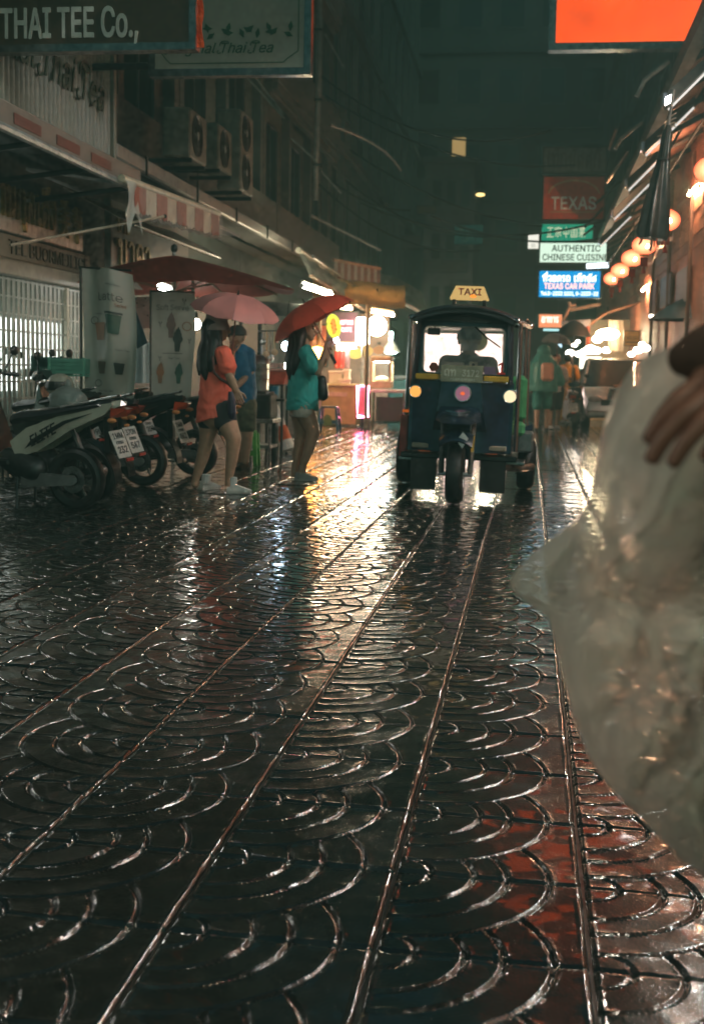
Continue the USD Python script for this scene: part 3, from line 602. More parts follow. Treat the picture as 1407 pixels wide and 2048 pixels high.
T, x0, x1, z0, z1 = slab_sign('green_chinese_sign', 'green light box with pale Chinese characters', 1079, 1188, 445, 484, YS+.04, emit('green_glow', (.01, .28, .16), .9))
T.part('lettering', pen('正宗中国菜', (x0+.16, YS+.048, z0+.13), X_, Z_, .22, .11, .015, width=x1-x0-.35), emit('pale_green_letter', (.55, .62, .4), 1.1))
T, x0, x1, z0, z1 = slab_sign('white_cuisine_sign', 'white lit sign reading AUTHENTIC CHINESE CUISINE', 1077, 1214, 484, 526, YS+.04, emit('white_sign_glow', (.62, .80, .64), 1.3), fw=.02)
INK = mat('ink_green', (.01, .05, .045), .5)
T.part('lettering', text('AUTHENTIC', (x0+.3, YS+.045, z0+.29), X_, Z_, .15, .012, width=1.2, bold=True), INK)
T.part('lettering', text('CHINESE CUISINE', (x0+.07, YS+.045, z0+.07), X_, Z_, .15, .012, width=1.62, bold=True), INK)
T, x0, x1, z0, z1 = slab_sign('blue_car_park_sign', 'bright blue lit car park sign with white and pink lettering', 1075, 1202, 540, 596, YS-1.5, emit('blue_glow', (.0, .22, .50), 1.6), fw=.02)
WL = emit('white_letter_glow', (.9, 1., .85), 2.6); PL = emit('pink_letter_glow', (1., .5, .38), 2.4); yq = YS-1.5+.005
h = z1-z0
T.part('lettering', pen('ที่จอดรถ เท็กซัส', (x0+.1, yq, z0+h*.60), X_, Z_, h*.2, .18, .02, width=x1-x0-.2), WL)
T.part('lettering', text('TEXAS CAR PARK', (x0+.13, yq, z0+h*.33), X_, Z_, h*.2, .02, width=x1-x0-.28, bold=True), PL)
T.part('lettering', text('Tel.0-2222 2221, 0-2223-22', (x0+.06, yq, z0+h*.1), X_, Z_, h*.13, .02, width=x1-x0-.12, bold=True), WL)
T.part('tube_light', tube([at(1172, 532, YS-1.6), at(1216, 530, YS-1.6)], .06, 8), emit('tube_cool', (.75, .9, 1.), 3.), label='white tube light above the blue sign')
T, x0, x1, z0, z1 = slab_sign('small_white_light_box', 'small rounded white light box beside the stack of signs', 1054, 1078, 467, 498, 36, emit('small_box_glow', (1., .97, .85), 1.0), fw=.012)
T.part('lettering', text('U.', (x0+.1, 36.005, z0+.06), X_, Z_, .09, .01), INK)
T, x0, x1, z0, z1 = slab_sign('orange_white_light_box', 'small glowing orange and white shop sign right of the tuk-tuk', 1075, 1125, 627, 656, 38, emit('orange_box_glow', (1., .32, .14), 1.1), fw=.02)
T.part('lettering', pen('อาหาร'.replace('ห', 'ท'), (x0+.1, 38.005, z0+.16), X_, Z_, .15, .2, .015, width=x1-x0-.2), emit('white_hot', (1., .85, .7), 2.2))
T.part('lower_tube', box((x0+.15, 37.9, z0-.08), (x1-.1, 37.98, z0-.02)), emit('cyan_tube', (.5, .9, .9), 1.2))
# signs on the far left
T, x0, x1, z0, z1 = slab_sign('green_far_sign', 'dim green sign with two pale letters in the distance', 905, 968, 447, 490, 45, emit('dim_green', (.004, .03, .024), .8), fw=.04)
T.part('lettering', pen('บา', (x0+.2, 45.005, z0+.14), X_, Z_, .4, .12, .02, width=.62), mat('pale_teal_letter', (.12, .3, .26), .5))
for i, (q, c, lab) in enumerate([((840, 800, 470, 500), (.05, .03, .025), 'dim brown sign on the far left facade'), ((832, 872, 410, 428), (.13, .1, .05), 'small tan sign high on the far left facade'), ((845, 935, 520, 545), (.1, .085, .07), 'long pale sign low on the far left'), ((900, 935, 560, 580), (.12, .14, .12), 'small grey sign just above the taxi roof light')]):
    x_a, x_b = min(q[0], q[1]), max(q[0], q[1])
    T, x0, x1, z0, z1 = slab_sign('far_sign', lab, x_a, x_b, q[2], q[3], 42+i, mat(f'far_sign_{i}', c, .5), fw=.03)
T = Thing('bulkhead_lamp', 'small yellow lamp lit high above the street end', 'lamp', at(960, 392, 50))
p = at(960, 389, 50)
T.part('shade', lathe([(0, .12), (.1, .1), (.24, 0), (.22, -.01)], p+A([0, 0, .06]), 14), DKMETAL)
T.part('bulb', ball(p, .11, (1.5, 1, .6)), emit('yellow_bulb', (1., .7, .25), 2.5))
# ================================================================== tuk-tuk
P0 = gnd(907, 1008); TY = P0[1]
tilt = math.atan(CROSS)
RT = trimesh.transformations.rotation_matrix(tilt, [0, 1, 0])[:3, :3]        # x to the viewer's right, y away, z up
def tk(m):
    m = m.copy(); m.vertices = A(m.vertices)@RT.T+P0; return m
def tkp(p): return RT@A(p, float)+P0
T = Thing('tuk_tuk', 'dark blue three wheeled tuk-tuk taxi with lit roof sign facing the viewer', 'tuk-tuk', P0)
BLUE = mat('tuktuk_blue', (.010, .030, .055), .22, var=.2, coat=.6); BLUED = mat('tuktuk_dark_blue', (.008, .018, .032), .25, coat=.5)
YEL = mat('yellow_stripe', (.5, .33, .03), .4); GRN = mat('green_vinyl', (.07, .3, .12), .4, var=.15); ROOFM = mat('roof_canvas', (.016, .024, .026), .4, bump=.2)
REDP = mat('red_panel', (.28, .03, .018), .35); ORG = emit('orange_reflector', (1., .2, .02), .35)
def wheel(c, r, w, name='tyre', rim='rim'):
    c = A(c, float)
    pr = [(r*.62, -w*.42), (r*.86, -w*.5), (r*.97, -w*.36), (r, -w*.12), (r, w*.12), (r*.97, w*.36), (r*.86, w*.5), (r*.62, w*.42), (r*.62, -w*.42)]
    t = T.part(name, tk(lathe(pr, c, 32, 'x')), RUBBER, smooth=40)
    T.part(rim, tk(cat(lathe([(0, -w*.3), (r*.2, -w*.34), (r*.58, -w*.2), (r*.63, -w*.44), (r*.63, w*.44), (r*.58, w*.2), (r*.2, w*.34), (0, w*.3)], c, 24, 'x'))), STEEL, smooth=40, parent=t)
wheel((0, 0, .26), .26, .15)
wheel((-.60, 1.95, .26), .26, .17); wheel((.60, 1.95, .26), .26, .17)
# nose: front panel bowed in plan, over a fork and mudguard
def bow(zlo, zhi, hw, y, dep, th=.03, n=13):
    xs = np.linspace(-hw, hw, n); o = [(x, y+dep*(x/hw)**2) for x in xs]
    return prism(o+[(x, yy+th) for x, yy in o[::-1]], (0, 0, zlo), X_, Y_, zhi-zlo)
T.part('front_panel', tk(bow(.43, 1.06, .43, .30, .10)), BLUE, smooth=40)
T.part('nose_ridge', tk(hull([(-.17, .26, 1.05), (.17, .26, 1.05), (-.2, .2, .80), (.2, .2, .80), (-.13, .33, 1.05), (.13, .33, 1.05), (-.24, .33, .62), (.24, .33, .62), (-.1, .22, .66), (.1, .22, .66)])), BLUED, smooth=30)
for s in (-1, 1):
    T.part('side_panel', tk(hull([(s*.43, .40, .43), (s*.46, .40, .43), (s*.43, .40, 1.06), (s*.46, .40, 1.06), (s*.44, .95, .40), (s*.47, .95, .40), (s*.44, .9, .62), (s*.47, .9, .62)])), BLUE)
    T.part('cowl_post', tk(tube([(s*.425, .37, 1.04), (s*.40, .42, 1.58)], .026, 8)), BLUED)
    T.part('yellow_band', tk(box((s*.30-.11, .30, 1.065), (s*.30+.11, .345, 1.115), .006)), YEL)
    T.part('mud_flap', tk(box((s*.31-.115, .42, .075), (s*.31+.115, .435, .42), .004)), RUBBER)
    T.part('orange_reflector', tk(prism([(-.06, 0), (.04, 0), (.06, .045), (-.03, .045)], (s*.30, .40, .425), X_, Z_, .01)), ORG)
    T.part('floor_strip', tk(box((s*.3-.12, .34, .455), (s*.3+.12, .42, .50), .008)), mat('pale_strip', (.3, .27, .2), .5))
T.part('chrome_trim', tk(tube([(-.44, .405, 1.055)]+[(x, .275+.10*(x/.43)**2, 1.06) for x in np.linspace(-.4, .4, 11)]+[(.44, .405, 1.055)], .011, 6)), CHROME)
# windscreen
out = sbox(-.43, 1.07, .43, 1.585).buffer(-.07).buffer(.07, quad_segs=6); inn = sbox(-.365, 1.125, .365, 1.545).buffer(-.06).buffer(.06, quad_segs=6)
T.part('windscreen_frame', tk(prism(out.difference(inn), (0, .36, 0), X_, (0, .06, 1.), .045)), BLUED)
T.part('windscreen_seal', tk(prism(inn.buffer(.012).difference(inn.buffer(-.008)), (0, .352, 0), X_, (0, .06, 1.), .02)), mat('pale_rubber', (.35, .36, .34), .3))
WS = _mats['wet_screen'] = usdkit.material(stage, '/World/Looks/wet_screen', {'f': ('fresnel', {'IOR': 1.5}), 'g': ('geometry', {}), 'n': ('noise_texture', {'scale': 16., 'detail': 4.}), 'r': ('map_range', {'from_min': .35, 'from_max': .75, 'to_min': .12, 'to_max': .45, 'clamp': True}),
    't': ('transparent_bsdf', {}), 'd': ('translucent_bsdf', {'color': (.75, .7, .66)}), 'gl': ('glossy_bsdf', {'color': (1, 1, 1), 'roughness': .05}), 'm1': ('mix_closure', {}), 'm2': ('mix_closure', {})},
    [('g.position', 'n.vector'), ('n.fac', 'r.value'), ('r.result', 'm1.fac'), ('t.BSDF', 'm1.closure1'), ('d.BSDF', 'm1.closure2'), ('f.fac', 'm2.fac'), ('m1.closure', 'm2.closure1'), ('gl.BSDF', 'm2.closure2')], surface='m2.closure')
T.part('windscreen', tk(prism(inn, (0, .368, 0), X_, (0, .06, 1.), .005)), WS)
def sticker(pts, x, z, m, name='sticker', label=None): T.part(name, tk(prism(pts, (x, .357, z), X_, (0, .06, 1.), .003)), m, label=label)
sticker([(-.18+.09, 0), (.08, 0), (.08, .09), (-.09, .09)], -.07, 1.135, sheet('paper_grey', (.6, .56, .5), 0, .6, .6), label='grey paper permit')
sticker([(0, 0), (.075, 0), (.075, .1), (0, .1)], .055, 1.135, sheet('paper_photo', (.62, .56, .46), 0, .6, .6), label='driver permit with a small photo')
sticker(Point(.037, .07).buffer(.014, quad_segs=4), .055, 1.138, mat('permit_dark', (.06, .05, .05), .6), label='face on the permit photo')
sticker([(0, 0), (.1, 0), (.1, .065), (0, .065)], .19, 1.13, sheet('purple_sticker', (.36, .28, .46), 0, .6, .5), label='purple printed sticker')
sticker([(.045*math.cos(t), .045*math.sin(t)) for t in np.linspace(0, 2*np.pi, 7)[:-1]], -.255, 1.175, sheet('brown_sticker', (.36, .10, .06), 0, .6, .5), label='brown six sided sticker')
T.part('number_one', tk(text('1', (.325-.03, .355, 1.135), X_, (0, .06, 1.), .1, .004, bold=True)), sheet('red_number', (.7, .04, .03), 0, .5, .5))
T.part('wiper', tk(tube([(.09, .345, 1.545), (.2, .345, 1.45), (.32, .345, 1.37)], .008, 6)), BLACK)
# number plate
T.part('number_plate', tk(box((-.185, .25, 1.05), (.185, .262, 1.20), .006)), mat('plate_brass', (.32, .31, .22), .35, .4), label='pale metal number plate reading 3172')
PB = mat('plate_letters', (.62, .62, .52), .35, .3)
T.part('plate_lettering', tk(cat(pen('ถท', (-.155, .249, 1.105), X_, Z_, .055, .15, .005, width=.11), text('3172', (.0, .249, 1.105), X_, Z_, .055, .005, width=.15, bold=True), pen('กรงเทพมทานคร'.replace('พ', 'บ'), (-.10, .249, 1.066), X_, Z_, .018, .16, .004, width=.22))), PB)
# lamps
def lampset(x, z, r, lens, name, y=.26):
    p = T.part(name, tk(lathe([(0, .09), (r*.7, .07), (r*1.06, .0), (r*1.06, -.02), (r*.96, -.022), (r*.95, -.01), (0, 0)], (x, y, z), 22, 'y')), CHROME, smooth=40)
    T.part('lens', tk(lathe([(0, -.024), (r*.5, -.02), (r*.85, -.008), (r*.94, .0), (0, .004)][::-1], (x, y-.004, z), 22, 'y')), lens, smooth=40, parent=p)
AMB = emit('amber_lens', (1., .42, .09), 1.15); WHL = emit('white_lens', (1., .8, .48), 1.1)
lampset(-.40, .955, .056, AMB, 'headlight'); lampset(.43, .945, .06, WHL, 'headlight')
lampset(0.02, .955, .073, emit('purple_lens', (.62, .26, .36), .42), 'centre_lamp', .20)
T.part('centre_bulb', tk(ball((.02, .172, .955), .02, (1, .5, .8), 1)), emit('bulb_orange', (1., .16, .03), .9))
# mudguard, fork
gu = []
for t in np.linspace(.85, 2.7, 12):
    c = A([0, .02, .27]); r = .36
    gu.append([(w*.12*(1+.2*math.sin(t)), c[1]-r*math.cos(t)*.9, c[2]+r*math.sin(t)*1.05-.05*w*w) for w in np.linspace(-1, 1, 9)])
T.part('mudguard', tk(surf(gu, .012)), BLUED, smooth=50)
T.part('beak', tk(hull([(-.2, .05, .72), (.2, .05, .72), (-.12, -.16, .70), (.12, -.16, .70), (-.17, .22, .84), (.17, .22, .84), (0, -.02, .79)])), BLUED, smooth=50)
T.part('chrome_badge', tk(cat(tube([(-.1, -.03, .80), (0, -.06, .785), (.1, -.03, .80)], .012, 6), tube([(-.06, -.06, .775), (0, -.08, .765), (.06, -.06, .775)], .009, 6))), CHROME)
T.part('badge_plate', tk(prism([(-.05, .0), (0, .075), (.05, .02), (0, -.07)], (.055, -.165, .56), X_, (0, .2, 1), .006)), mat('badge_grey', (.4, .4, .38), .3, .6))
for s in (-1, 1): T.part('fork_leg', tk(tube([(s*.125, .0, .26), (s*.13, .13, .78)], .026, 10)), DKMETAL if s < 0 else mat('fork_grey', (.12, .12, .11), .3, .7))
T.part('yellow_sticker', tk(prism([(0, 0), (.025, 0), (.025, .15), (0, .15)], (.125, -.035, .46), X_, (0, .25, 1.), .003)), YEL)
T.part('front_axle', tk(cyl((-.15, 0, .26), (.15, 0, .26), .02)), STEEL)
# cabin
T.part('floor', tk(box((-.52, .40, .36), (.52, 2.25, .41), .01)), BLACK)
T.part('engine_box', tk(box((-.34, 1.0, .42), (.34, 1.55, .66), .03)), BLACK)
T.part('driver_seat', tk(box((-.28, .78, .66), (.28, 1.16, .76), .04)), GRN)
T.part('bench_seat', tk(box((-.56, 1.55, .55), (.56, 2.1, .72), .05)), GRN)
T.part('bench_back', tk(box((-.56, 2.08, .735), (.56, 2.2, 1.12), .05)), GRN)
T.part('side_bolster', tk(box((.46, 1.25, .70), (.575, 1.5, 1.13), .04)), GRN, label='green padded side backrest')
T.part('side_bolster', tk(box((.46, 1.25, .56), (.575, 1.5, .69), .03)), GRN)
for s in (-1, 1):
    T.part('wing', tk(hull([(s*.48, 1.45, .44), (s*.66, 1.6, .44), (s*.66, 2.35, .44), (s*.48, 2.35, .44), (s*.5, 1.5, .62), (s*.64, 1.62, .66), (s*.64, 2.3, .66), (s*.5, 2.3, .66)])), BLUE, smooth=30)
    T.part('rear_mud_flap', tk(box((s*.6-.1, 2.24, .12), (s*.6+.1, 2.25, .42))), RUBBER)
    T.part('step', tk(box((s*.5-.09, .95, .30), (s*.5+.09, 1.45, .33), .008)), STEEL)
    for y in (.50, 1.42, 2.12):
        if y == .5: T.part('pole', tk(tube([(s*.50, .52, .45), (s*.49, .52, 1.60)], .020, 10)), CHROME)
        else: T.part('pole', tk(tube([(s*(.55 if y < 2 else .58), y, .66), (s*(.53 if y < 2 else .56), y, 1.58)], .020, 10)), CHROME)
T.part('red_side_board', tk(box((-.545, .50, .36), (-.47, .53, .74), .008)), REDP)
T.part('side_marker', tk(box((-.53, .49, .76), (-.47, .505, .785), .004)), ORG)
T.part('side_tank', tk(box((.50, 1.3, .40), (.66, 1.6, .60), .02)), mat('tank_grey', (.2, .22, .22), .3, .6))
T.part('exhaust', tk(tube([(.36, .9, .28), (.55, 1.1, .26), (.66, 1.3, .27)], .035, 10)), STEEL)
# roof
n = 15; lo = []
for y, hw, zr in ((.18, .44, 1.60), (.24, .47, 1.625), (.9, .50, 1.65), (1.6, .54, 1.66), (2.2, .57, 1.66), (2.32, .56, 1.64)):
    xs = np.linspace(-1, 1, n); top = [(x*hw, y, zr-.0+.125*(1-x*x)**.8-.02) for x in xs]; bot = [(x*hw*.985, y, zr+.10*(1-x*x)**.8-.045) for x in xs[::-1]]
    lo.append(A(top+bot))
T.part('roof_canopy', tk(rings(lo)), ROOFM, smooth=50)
T.part('roof_gutter', tk(tube([(-.565, 2.3, 1.625), (-.45, .2, 1.60)], .02, 8)), CHROME)
T.part('roof_gutter', tk(tube([(.575, 2.3, 1.625), (.455, .2, 1.59)], .022, 8)), CHROME)
T.part('roof_front_trim', tk(tube([(x*.455, .17, 1.59+.105*(1-x*x)**.8) for x in np.linspace(-1, 1, 15)], .012, 6)), DKMETAL)
T.part('header_board', tk(prism([(-.42, 1.585), (.42, 1.585)]+[(x*.44, 1.59+.09*(1-x*x)) for x in np.linspace(1, -1, 11)], (0, .36, 0), X_, Z_, .02)), mat('header_brown', (.05, .03, .025), .4))
for s in (-1, 1):
    q = tkp((s*.47, .2, 1.60)); T.part('corner_fitting', tk(cat(ball((s*.46, .2, 1.60), .03, (1, 1, .8)), tube([(s*.46, .2, 1.61), (s*.40, .2, 1.60)], .016, 6))), CHROME)
T.part('corner_fitting', tk(cat(ball((.575, 2.28, 1.64), .035), tube([(.575, 2.28, 1.64), (.53, 2.2, 1.70), (.51, 2.1, 1.66)], .014, 6))), CHROME)
# taxi sign
base = [(-.17, .50), (.17, .50), (.17, .66), (-.17, .66)]; topq = [(-.125, .53), (.125, .53), (.125, .63), (-.125, .63)]
sign = T.part('taxi_sign', tk(hull([(x+.02, y, 1.785) for x, y in base]+[(x+.02, y, 1.80) for x, y in base]+[(x+.02, y, 1.905) for x, y in topq])), emit('taxi_glow', (.85, .55, .19), .7), label='lit trapezoid roof sign reading TAXI')
T.part('lettering', tk(text('TAXI', (-.085, .508, 1.825), X_, (0, .25, 1), .058, .006, width=.21, bold=True)), mat('taxi_letters', (.22, .015, .01), .5), parent=sign)
T.part('sign_bulb', tk(ball((.055, .50, 1.815), .022, (1.3, .3, .7), 1)), emit('orange_bulb', (1., .25, .03), 1.4), parent=sign)
T.part('sign_foot', tk(cat(box((-.13, .52, 1.73), (-.10, .64, 1.784)), box((.14, .52, 1.73), (.17, .64, 1.784)))), DKMETAL)
T.part('handlebar', tk(tube([(-.3, .62, 1.08), (-.1, .55, 1.02), (.1, .55, 1.02), (.3, .62, 1.08)], .014, 8)), CHROME)
T.part('mirror', tk(cat(box((-.33, .44, 1.46), (-.22, .46, 1.52), .006), tube([(-.27, .46, 1.52), (-.27, .45, 1.58)], .006, 5))), BLACK)
# ================================================================== motorbikes
def motorbike(px, py, fwd, label, body, accent, plate, scale=1., lean=.06, tail='A9412B', mirrors=True, fairing=None, brand=None, lit=None):
    g0 = gnd(px, py); f = A([fwd[0], fwd[1], 0.]); f /= np.linalg.norm(f); lf = np.cross(Z_, f)
    up = Z_*math.cos(lean)+lf*math.sin(lean); lf2 = np.cross(up, f)
    R = np.stack([f, lf2, up], 1)*scale
    def L(m): m = m.copy(); m.vertices = A(m.vertices)@R.T+g0; return m
    T = Thing('motorbike', label, 'motorbike', g0, None if lit or py < 900 else 'motorbikes parked in a row on the left')
    r = .235
    for i, xc in enumerate((0, 1.22)):
        w = .10 if i == 0 else .08
        pr = [(r*.68, -w*.4), (r*.85, -w*.5), (r*.96, -w*.36), (r, 0), (r*.96, w*.36), (r*.85, w*.5), (r*.68, w*.4), (r*.68, -w*.4)]
        t = T.part('tyre', L(lathe(pr, (xc, 0, r), 36, 'y')), RUBBER, smooth=40)
        sp = [lathe([(r*.64, -.03), (r*.70, -.042), (r*.70, .042), (r*.64, .03), (r*.64, -.03)], (xc, 0, r), 30, 'y'), lathe([(0, -.05), (.045, -.05), (.05, .05), (0, .05)], (xc, 0, r), 14, 'y')]
        for k in range(5):
            a = 2*np.pi*k/5+.3; sp.append(tube([(xc+.04*math.cos(a), 0, r+.04*math.sin(a)), (xc+r*.66*math.cos(a+.15), 0, r+r*.66*math.sin(a+.15))], .012, 6))
        T.part('rim', L(cat(*sp)), mat('alloy_grey', (.06, .06, .058), .4, .6), parent=t)
        T.part('brake_disc', L(lathe([(.05, .052), (.1, .052), (.1, .057), (.05, .057), (.05, .052)], (xc, 0, r), 24, 'y')), STEEL, parent=t)
    BM = mat('bike_paint_'+body, body, .22, var=.1, coat=.7); AC = mat('bike_accent_'+accent, accent, .3, var=.1)
    for s in (-1, 1):
        y = s*.105
        side = [(-.36, .80), (-.30, .735), (-.02, .62), (.28, .45), (.46, .40), (.50, .50), (.36, .60), (.05, .705), (-.2, .775)]
        T.part('side_panel', L(prism(Polygon(side).buffer(.012), (0, y-(.018 if s > 0 else 0), 0), X_, Z_, -.022 if False else .022)), BM)
        T.part('stripe', L(prism([(-.24, .742), (.0, .655), (.25, .515), (.36, .46), (.3, .53), (.02, .675)], (0, y-s*(-.0)-(.0 if s < 0 else -.024)-.003-(.02 if s < 0 else 0), 0), X_, Z_, .004)), AC)
        T.part('indicator', L(ball((-.40, s*.14, .69), .028, (1.4, .8, .7), 1)), mat('indicator_amber', (.55, .2, .06), .2, coat=1.))
        T.part('fork_leg', L(tube([(1.22, s*.06, r), (1.0, s*.06, .80)], .02, 8)), STEEL)
        T.part('grab_rail', L(tube([(.05, s*.10, .77), (-.2, s*.10, .82), (-.38, s*.03, .86)], .011, 6)), STEEL)
        if mirrors:
            T.part('mirror', L(cat(tube([(.92, s*.2, 1.0), (.88, s*.26, 1.14)], .007, 5), ball((.87, s*.28, 1.17), .06, (.35, 1, .65), 2))), BLACK)
        T.part('hand_grip', L(tube([(.93, s*.2, .99), (.88, s*.33, .97)], .018, 8)), RUBBER)
    seat = []
    for x, hw, zt in ((-.34, .07, .83), (-.25, .10, .845), (-.02, .12, .80), (.2, .125, .76), (.42, .11, .735), (.52, .07, .71)):
        seat.append(A([(x, hw*math.cos(a), zt-.05+.05*math.sin(a)*(1 if math.sin(a) > 0 else .8)) for a in np.linspace(0, 2*np.pi, 13)[:-1]]))
    T.part('seat', L(rings(seat)), mat('wet_vinyl', (.02, .02, .024), .2, var=.2), smooth=40)
    T.part('tail_fairing', L(hull([(-.2, -.09, .70), (-.2, .09, .70), (-.42, -.05, .79), (-.42, .05, .79), (-.2, -.09, .79), (-.2, .09, .79), (-.4, 0, .83)])), BM)
    T.part('tail_light', L(hull([(-.34, -.07, .70), (-.34, .07, .70), (-.47, -.05, .765), (-.47, .05, .765), (-.36, -.08, .775), (-.36, .08, .775), (-.44, 0, .71)])), mat('tail_red_'+tail, tail, .12, coat=1.))
    T.part('rear_mudguard', L(surf([[(-.02-.335*math.cos(t)*1.0, w, r+.31*math.sin(t)) for w in (-.055, 0, .055)] for t in np.linspace(-.05, 1.3, 9)], .008)), BLACK)
    pl = T.part('number_plate', L(prism([(-.092, -.01), (.092, -.01), (.092, .20), (-.092, .20)], (-.415, 0, .42), Y_ if False else (0, -1, 0), (.42, 0, 1), .004)), mat('plate_white', (.34, .36, .34), .45, var=.25, scale=20), label='white number plate')
    NN = np.cross((0, -1, 0), A([.42, 0, 1])/np.linalg.norm([.42, 0, 1])); o = A([-.415, 0, .42])+NN*.004
    V2 = A([.42, 0, 1.])/np.linalg.norm([.42, 0, 1]); ink = mat('plate_ink', (.02, .02, .025), .5)
    T.part('plate_lettering', L(cat(text(plate[0], o+V2*.135+A([0, .07, 0]), (0, -1, 0), V2, .045, .003, width=.14), text(plate[1], o+V2*.025+A([0, .065, 0]), (0, -1, 0), V2, .05, .003, width=.13, bold=True), pen('กทม', o+V2*.095+A([0, .05, 0]), (0, -1, 0), V2, .022, .14, .003, width=.1))), ink, parent=pl)
    T.part('plate_bracket', L(box((-.31, -.03, .44), (-.26, .03, .70), .006)), BLACK)
    T.part('plate_lamp', L(ball((-.44, 0, .645), .018, (1, 1.6, .7), 1)), mat('indicator_amber', (.55, .2, .06), .2))
    T.part('reflector', L(box((-.465, -.045, .385), (-.45, .045, .41), .004)), mat('red_reflector', (.4, .04, .03), .15, coat=1))
    T.part('swing_arm', L(hull([(-.03, .11, r-.035), (-.03, .11, r+.035), (-.03, .08, r+.035), (.4, .13, r-.06), (.4, .13, r+.05), (.4, .07, r+.05), (-.06, .095, r-.01), (-.06, .095, r+.015), (.2, .135, r-.05), (.2, .135, r+.045)])), mat('swing_arm_grey', (.16, .16, .155), .4, .5), smooth=40)
    T.part('exhaust', L(hull([tuple(p) for c, rr in (((-.1, -.18, r+.04), .05), ((.32, -.17, r+.0), .045), ((.5, -.15, r-.04), .02)) for p in A(c)+_ico2*rr])), mat('muffler', (.2, .2, .19), .3, .7), smooth=40)
    T.part('engine_case', L(hull([tuple(p) for c, rr in (((.42, .02, .32), .12), ((.58, 0, .36), .09), ((.3, .08, .3), .09)) for p in A(c)+_ico2*rr])), DKMETAL, smooth=40)
    T.part('shock', L(tube([(-.02, -.12, .30), (.1, -.11, .62)], .025, 8)), mat('shock_grey', (.1, .1, .1), .3, .6))
    T.part('footboard', L(box((.5, -.14, .33), (.82, .14, .38), .015)), BLACK)
    T.part('leg_shield', L(hull([(.80, -.16, .36), (.80, .16, .36), (.98, -.2, .66), (.98, .2, .66), (.97, -.12, .92), (.97, .12, .92), (1.06, -.08, .72), (1.06, .08, .72), (.9, -.1, .4), (.9, .1, .4)])), BM if not fairing else mat('bike_paint_'+fairing, fairing, .22, coat=.7), smooth=40)
    T.part('front_mudguard', L(surf([[(1.22-.3*math.cos(t), w, r+.29*math.sin(t)) for w in (-.05, 0, .05)] for t in np.linspace(.3, 2.3, 10)], .008)), BM)
    T.part('handlebar_cowl', L(hull([(.88, -.1, .95), (.88, .1, .95), (1.02, -.11, .98), (1.02, .11, .98), (.92, -.15, 1.03), (.92, .15, 1.03), (1.05, -.05, .94), (1.05, .05, .94)])), BM, smooth=40)
    T.part('handlebar', L(tube([(.89, -.33, .97), (.93, -.2, .99), (.93, .2, .99), (.89, .33, .97)], .012, 6)), STEEL)
    T.part('headlight', L(ball((1.05, 0, .97), .07, (.45, 1.1, .75), 2)), lit or mat('headlight_glass', (.5, .52, .52), .08, coat=1))
    T.part('side_stand', L(tube([(.45, .1, .25), (.4, .2, .02)], .01, 6)), DKMETAL)
    if brand: T.part('side_lettering', L(text(brand, (.30, .131, .475), A([-1, 0, .5]), A([.5, 0, 1.]), .075, .004, width=.25, bold=True, shear=.3)), mat('side_letter_black', (.02, .02, .02), .3))
    return T
FW = (-1, .24)
motorbike(156, 1020, FW, 'white and black motorbike nearest the viewer with a dark red tail light', 'A8A596', '1a1c1c', ('1กท'.replace('กท', 'MM'), '232'), brand='ELITE')
motorbike(186, 1004, FW, 'black motorbike second from the left with plate reading 547', '14181a', '2c1714', ('370N', '547'), tail='7a2414')
motorbike(288, 972, (-1, .18), 'black motorbike third from the left with glowing orange red tail light', '101416', '3a1c14', ('1MA', '862'), tail='c84a28')
motorbike(392, 952, (-1, .16), 'dark motorbike half hidden behind the woman in the coral shirt', '0f1416', '1e2422', ('8NP', '415'), tail='61241a')
motorbike(232, 950, (-1, .25), 'dark green motorbike behind the latte banner', '15221f', '2a2f2c', ('4KB', '207'), tail='571f18')
motorbike(128, 962, (-.95, .35), 'grey motorbike at the back of the row below the folding shutter', '2c302e', '1c201f', ('2LT', '990'), tail='521d16')
# crates and bag carried among the bikes
GREENC = mat('green_crate_plastic', (.10, .30, .22), .4, var=.15)
def crate(c, w, d, h, label, m):
    T = Thing('crate', label, 'crate', c)
    c = A(c)
    T.part('bottom', box(c+A([-w/2, -d/2, 0]), c+A([w/2, d/2, .012])), m)
    for k, z in enumerate(np.linspace(.02, h-.05, 4)):
        T.part('side_rail', cat(box(c+A([-w/2, -d/2, z]), c+A([w/2, -d/2+.012, z+.04])), box(c+A([-w/2, d/2-.012, z]), c+A([w/2, d/2, z+.04])), box(c+A([-w/2, -d/2+.013, z]), c+A([-w/2+.012, d/2-.013, z+.04])), box(c+A([w/2-.012, -d/2+.013, z]), c+A([w/2, d/2-.013, z+.04]))), m)
    for sx in (-1, 1):
        for sy in (-1, 1): T.part('corner_post', box(c+A([sx*(w/2-.008)-.012, sy*(d/2-.008)-.012, .0]), c+A([sx*(w/2-.008)+.012, sy*(d/2-.008)+.012, h])), m)
crate(at(142, 752, 11.9), .34, .26, .17, 'light green plastic crate standing on the bikes below the shutter', GREENC)
crate(at(103, 742, 12.1), .3, .25, .14, 'dark green plastic crate left of the light green one', mat('dark_green_crate', (.03, .09, .075), .4))
p = at(136, 805, 10.6)
bag = trimesh.creation.icosphere(3); v = A(bag.vertices); v = v*(1+.16*(meshkit.fbm(v*2.3+5, 3)-.5)[:, None]*2)*A([.16, .14, .13]); bag.vertices = v+p
T = Thing('plastic_bag', 'grey translucent plastic rain cover bag on the seat below the crates', 'bag', p+A([0, 0, -.13])); T.part('bag', bag, sheet('grey_plastic', (.3, .34, .32), .25, .4, .2), smooth=True); T.part('knot', ball(p+A([0, 0, .15]), .03, (1, 1, 1.4), 1), sheet('grey_plastic', (.3, .34, .32), .25, .4, .2))
p = at(120, 772, 11.4)
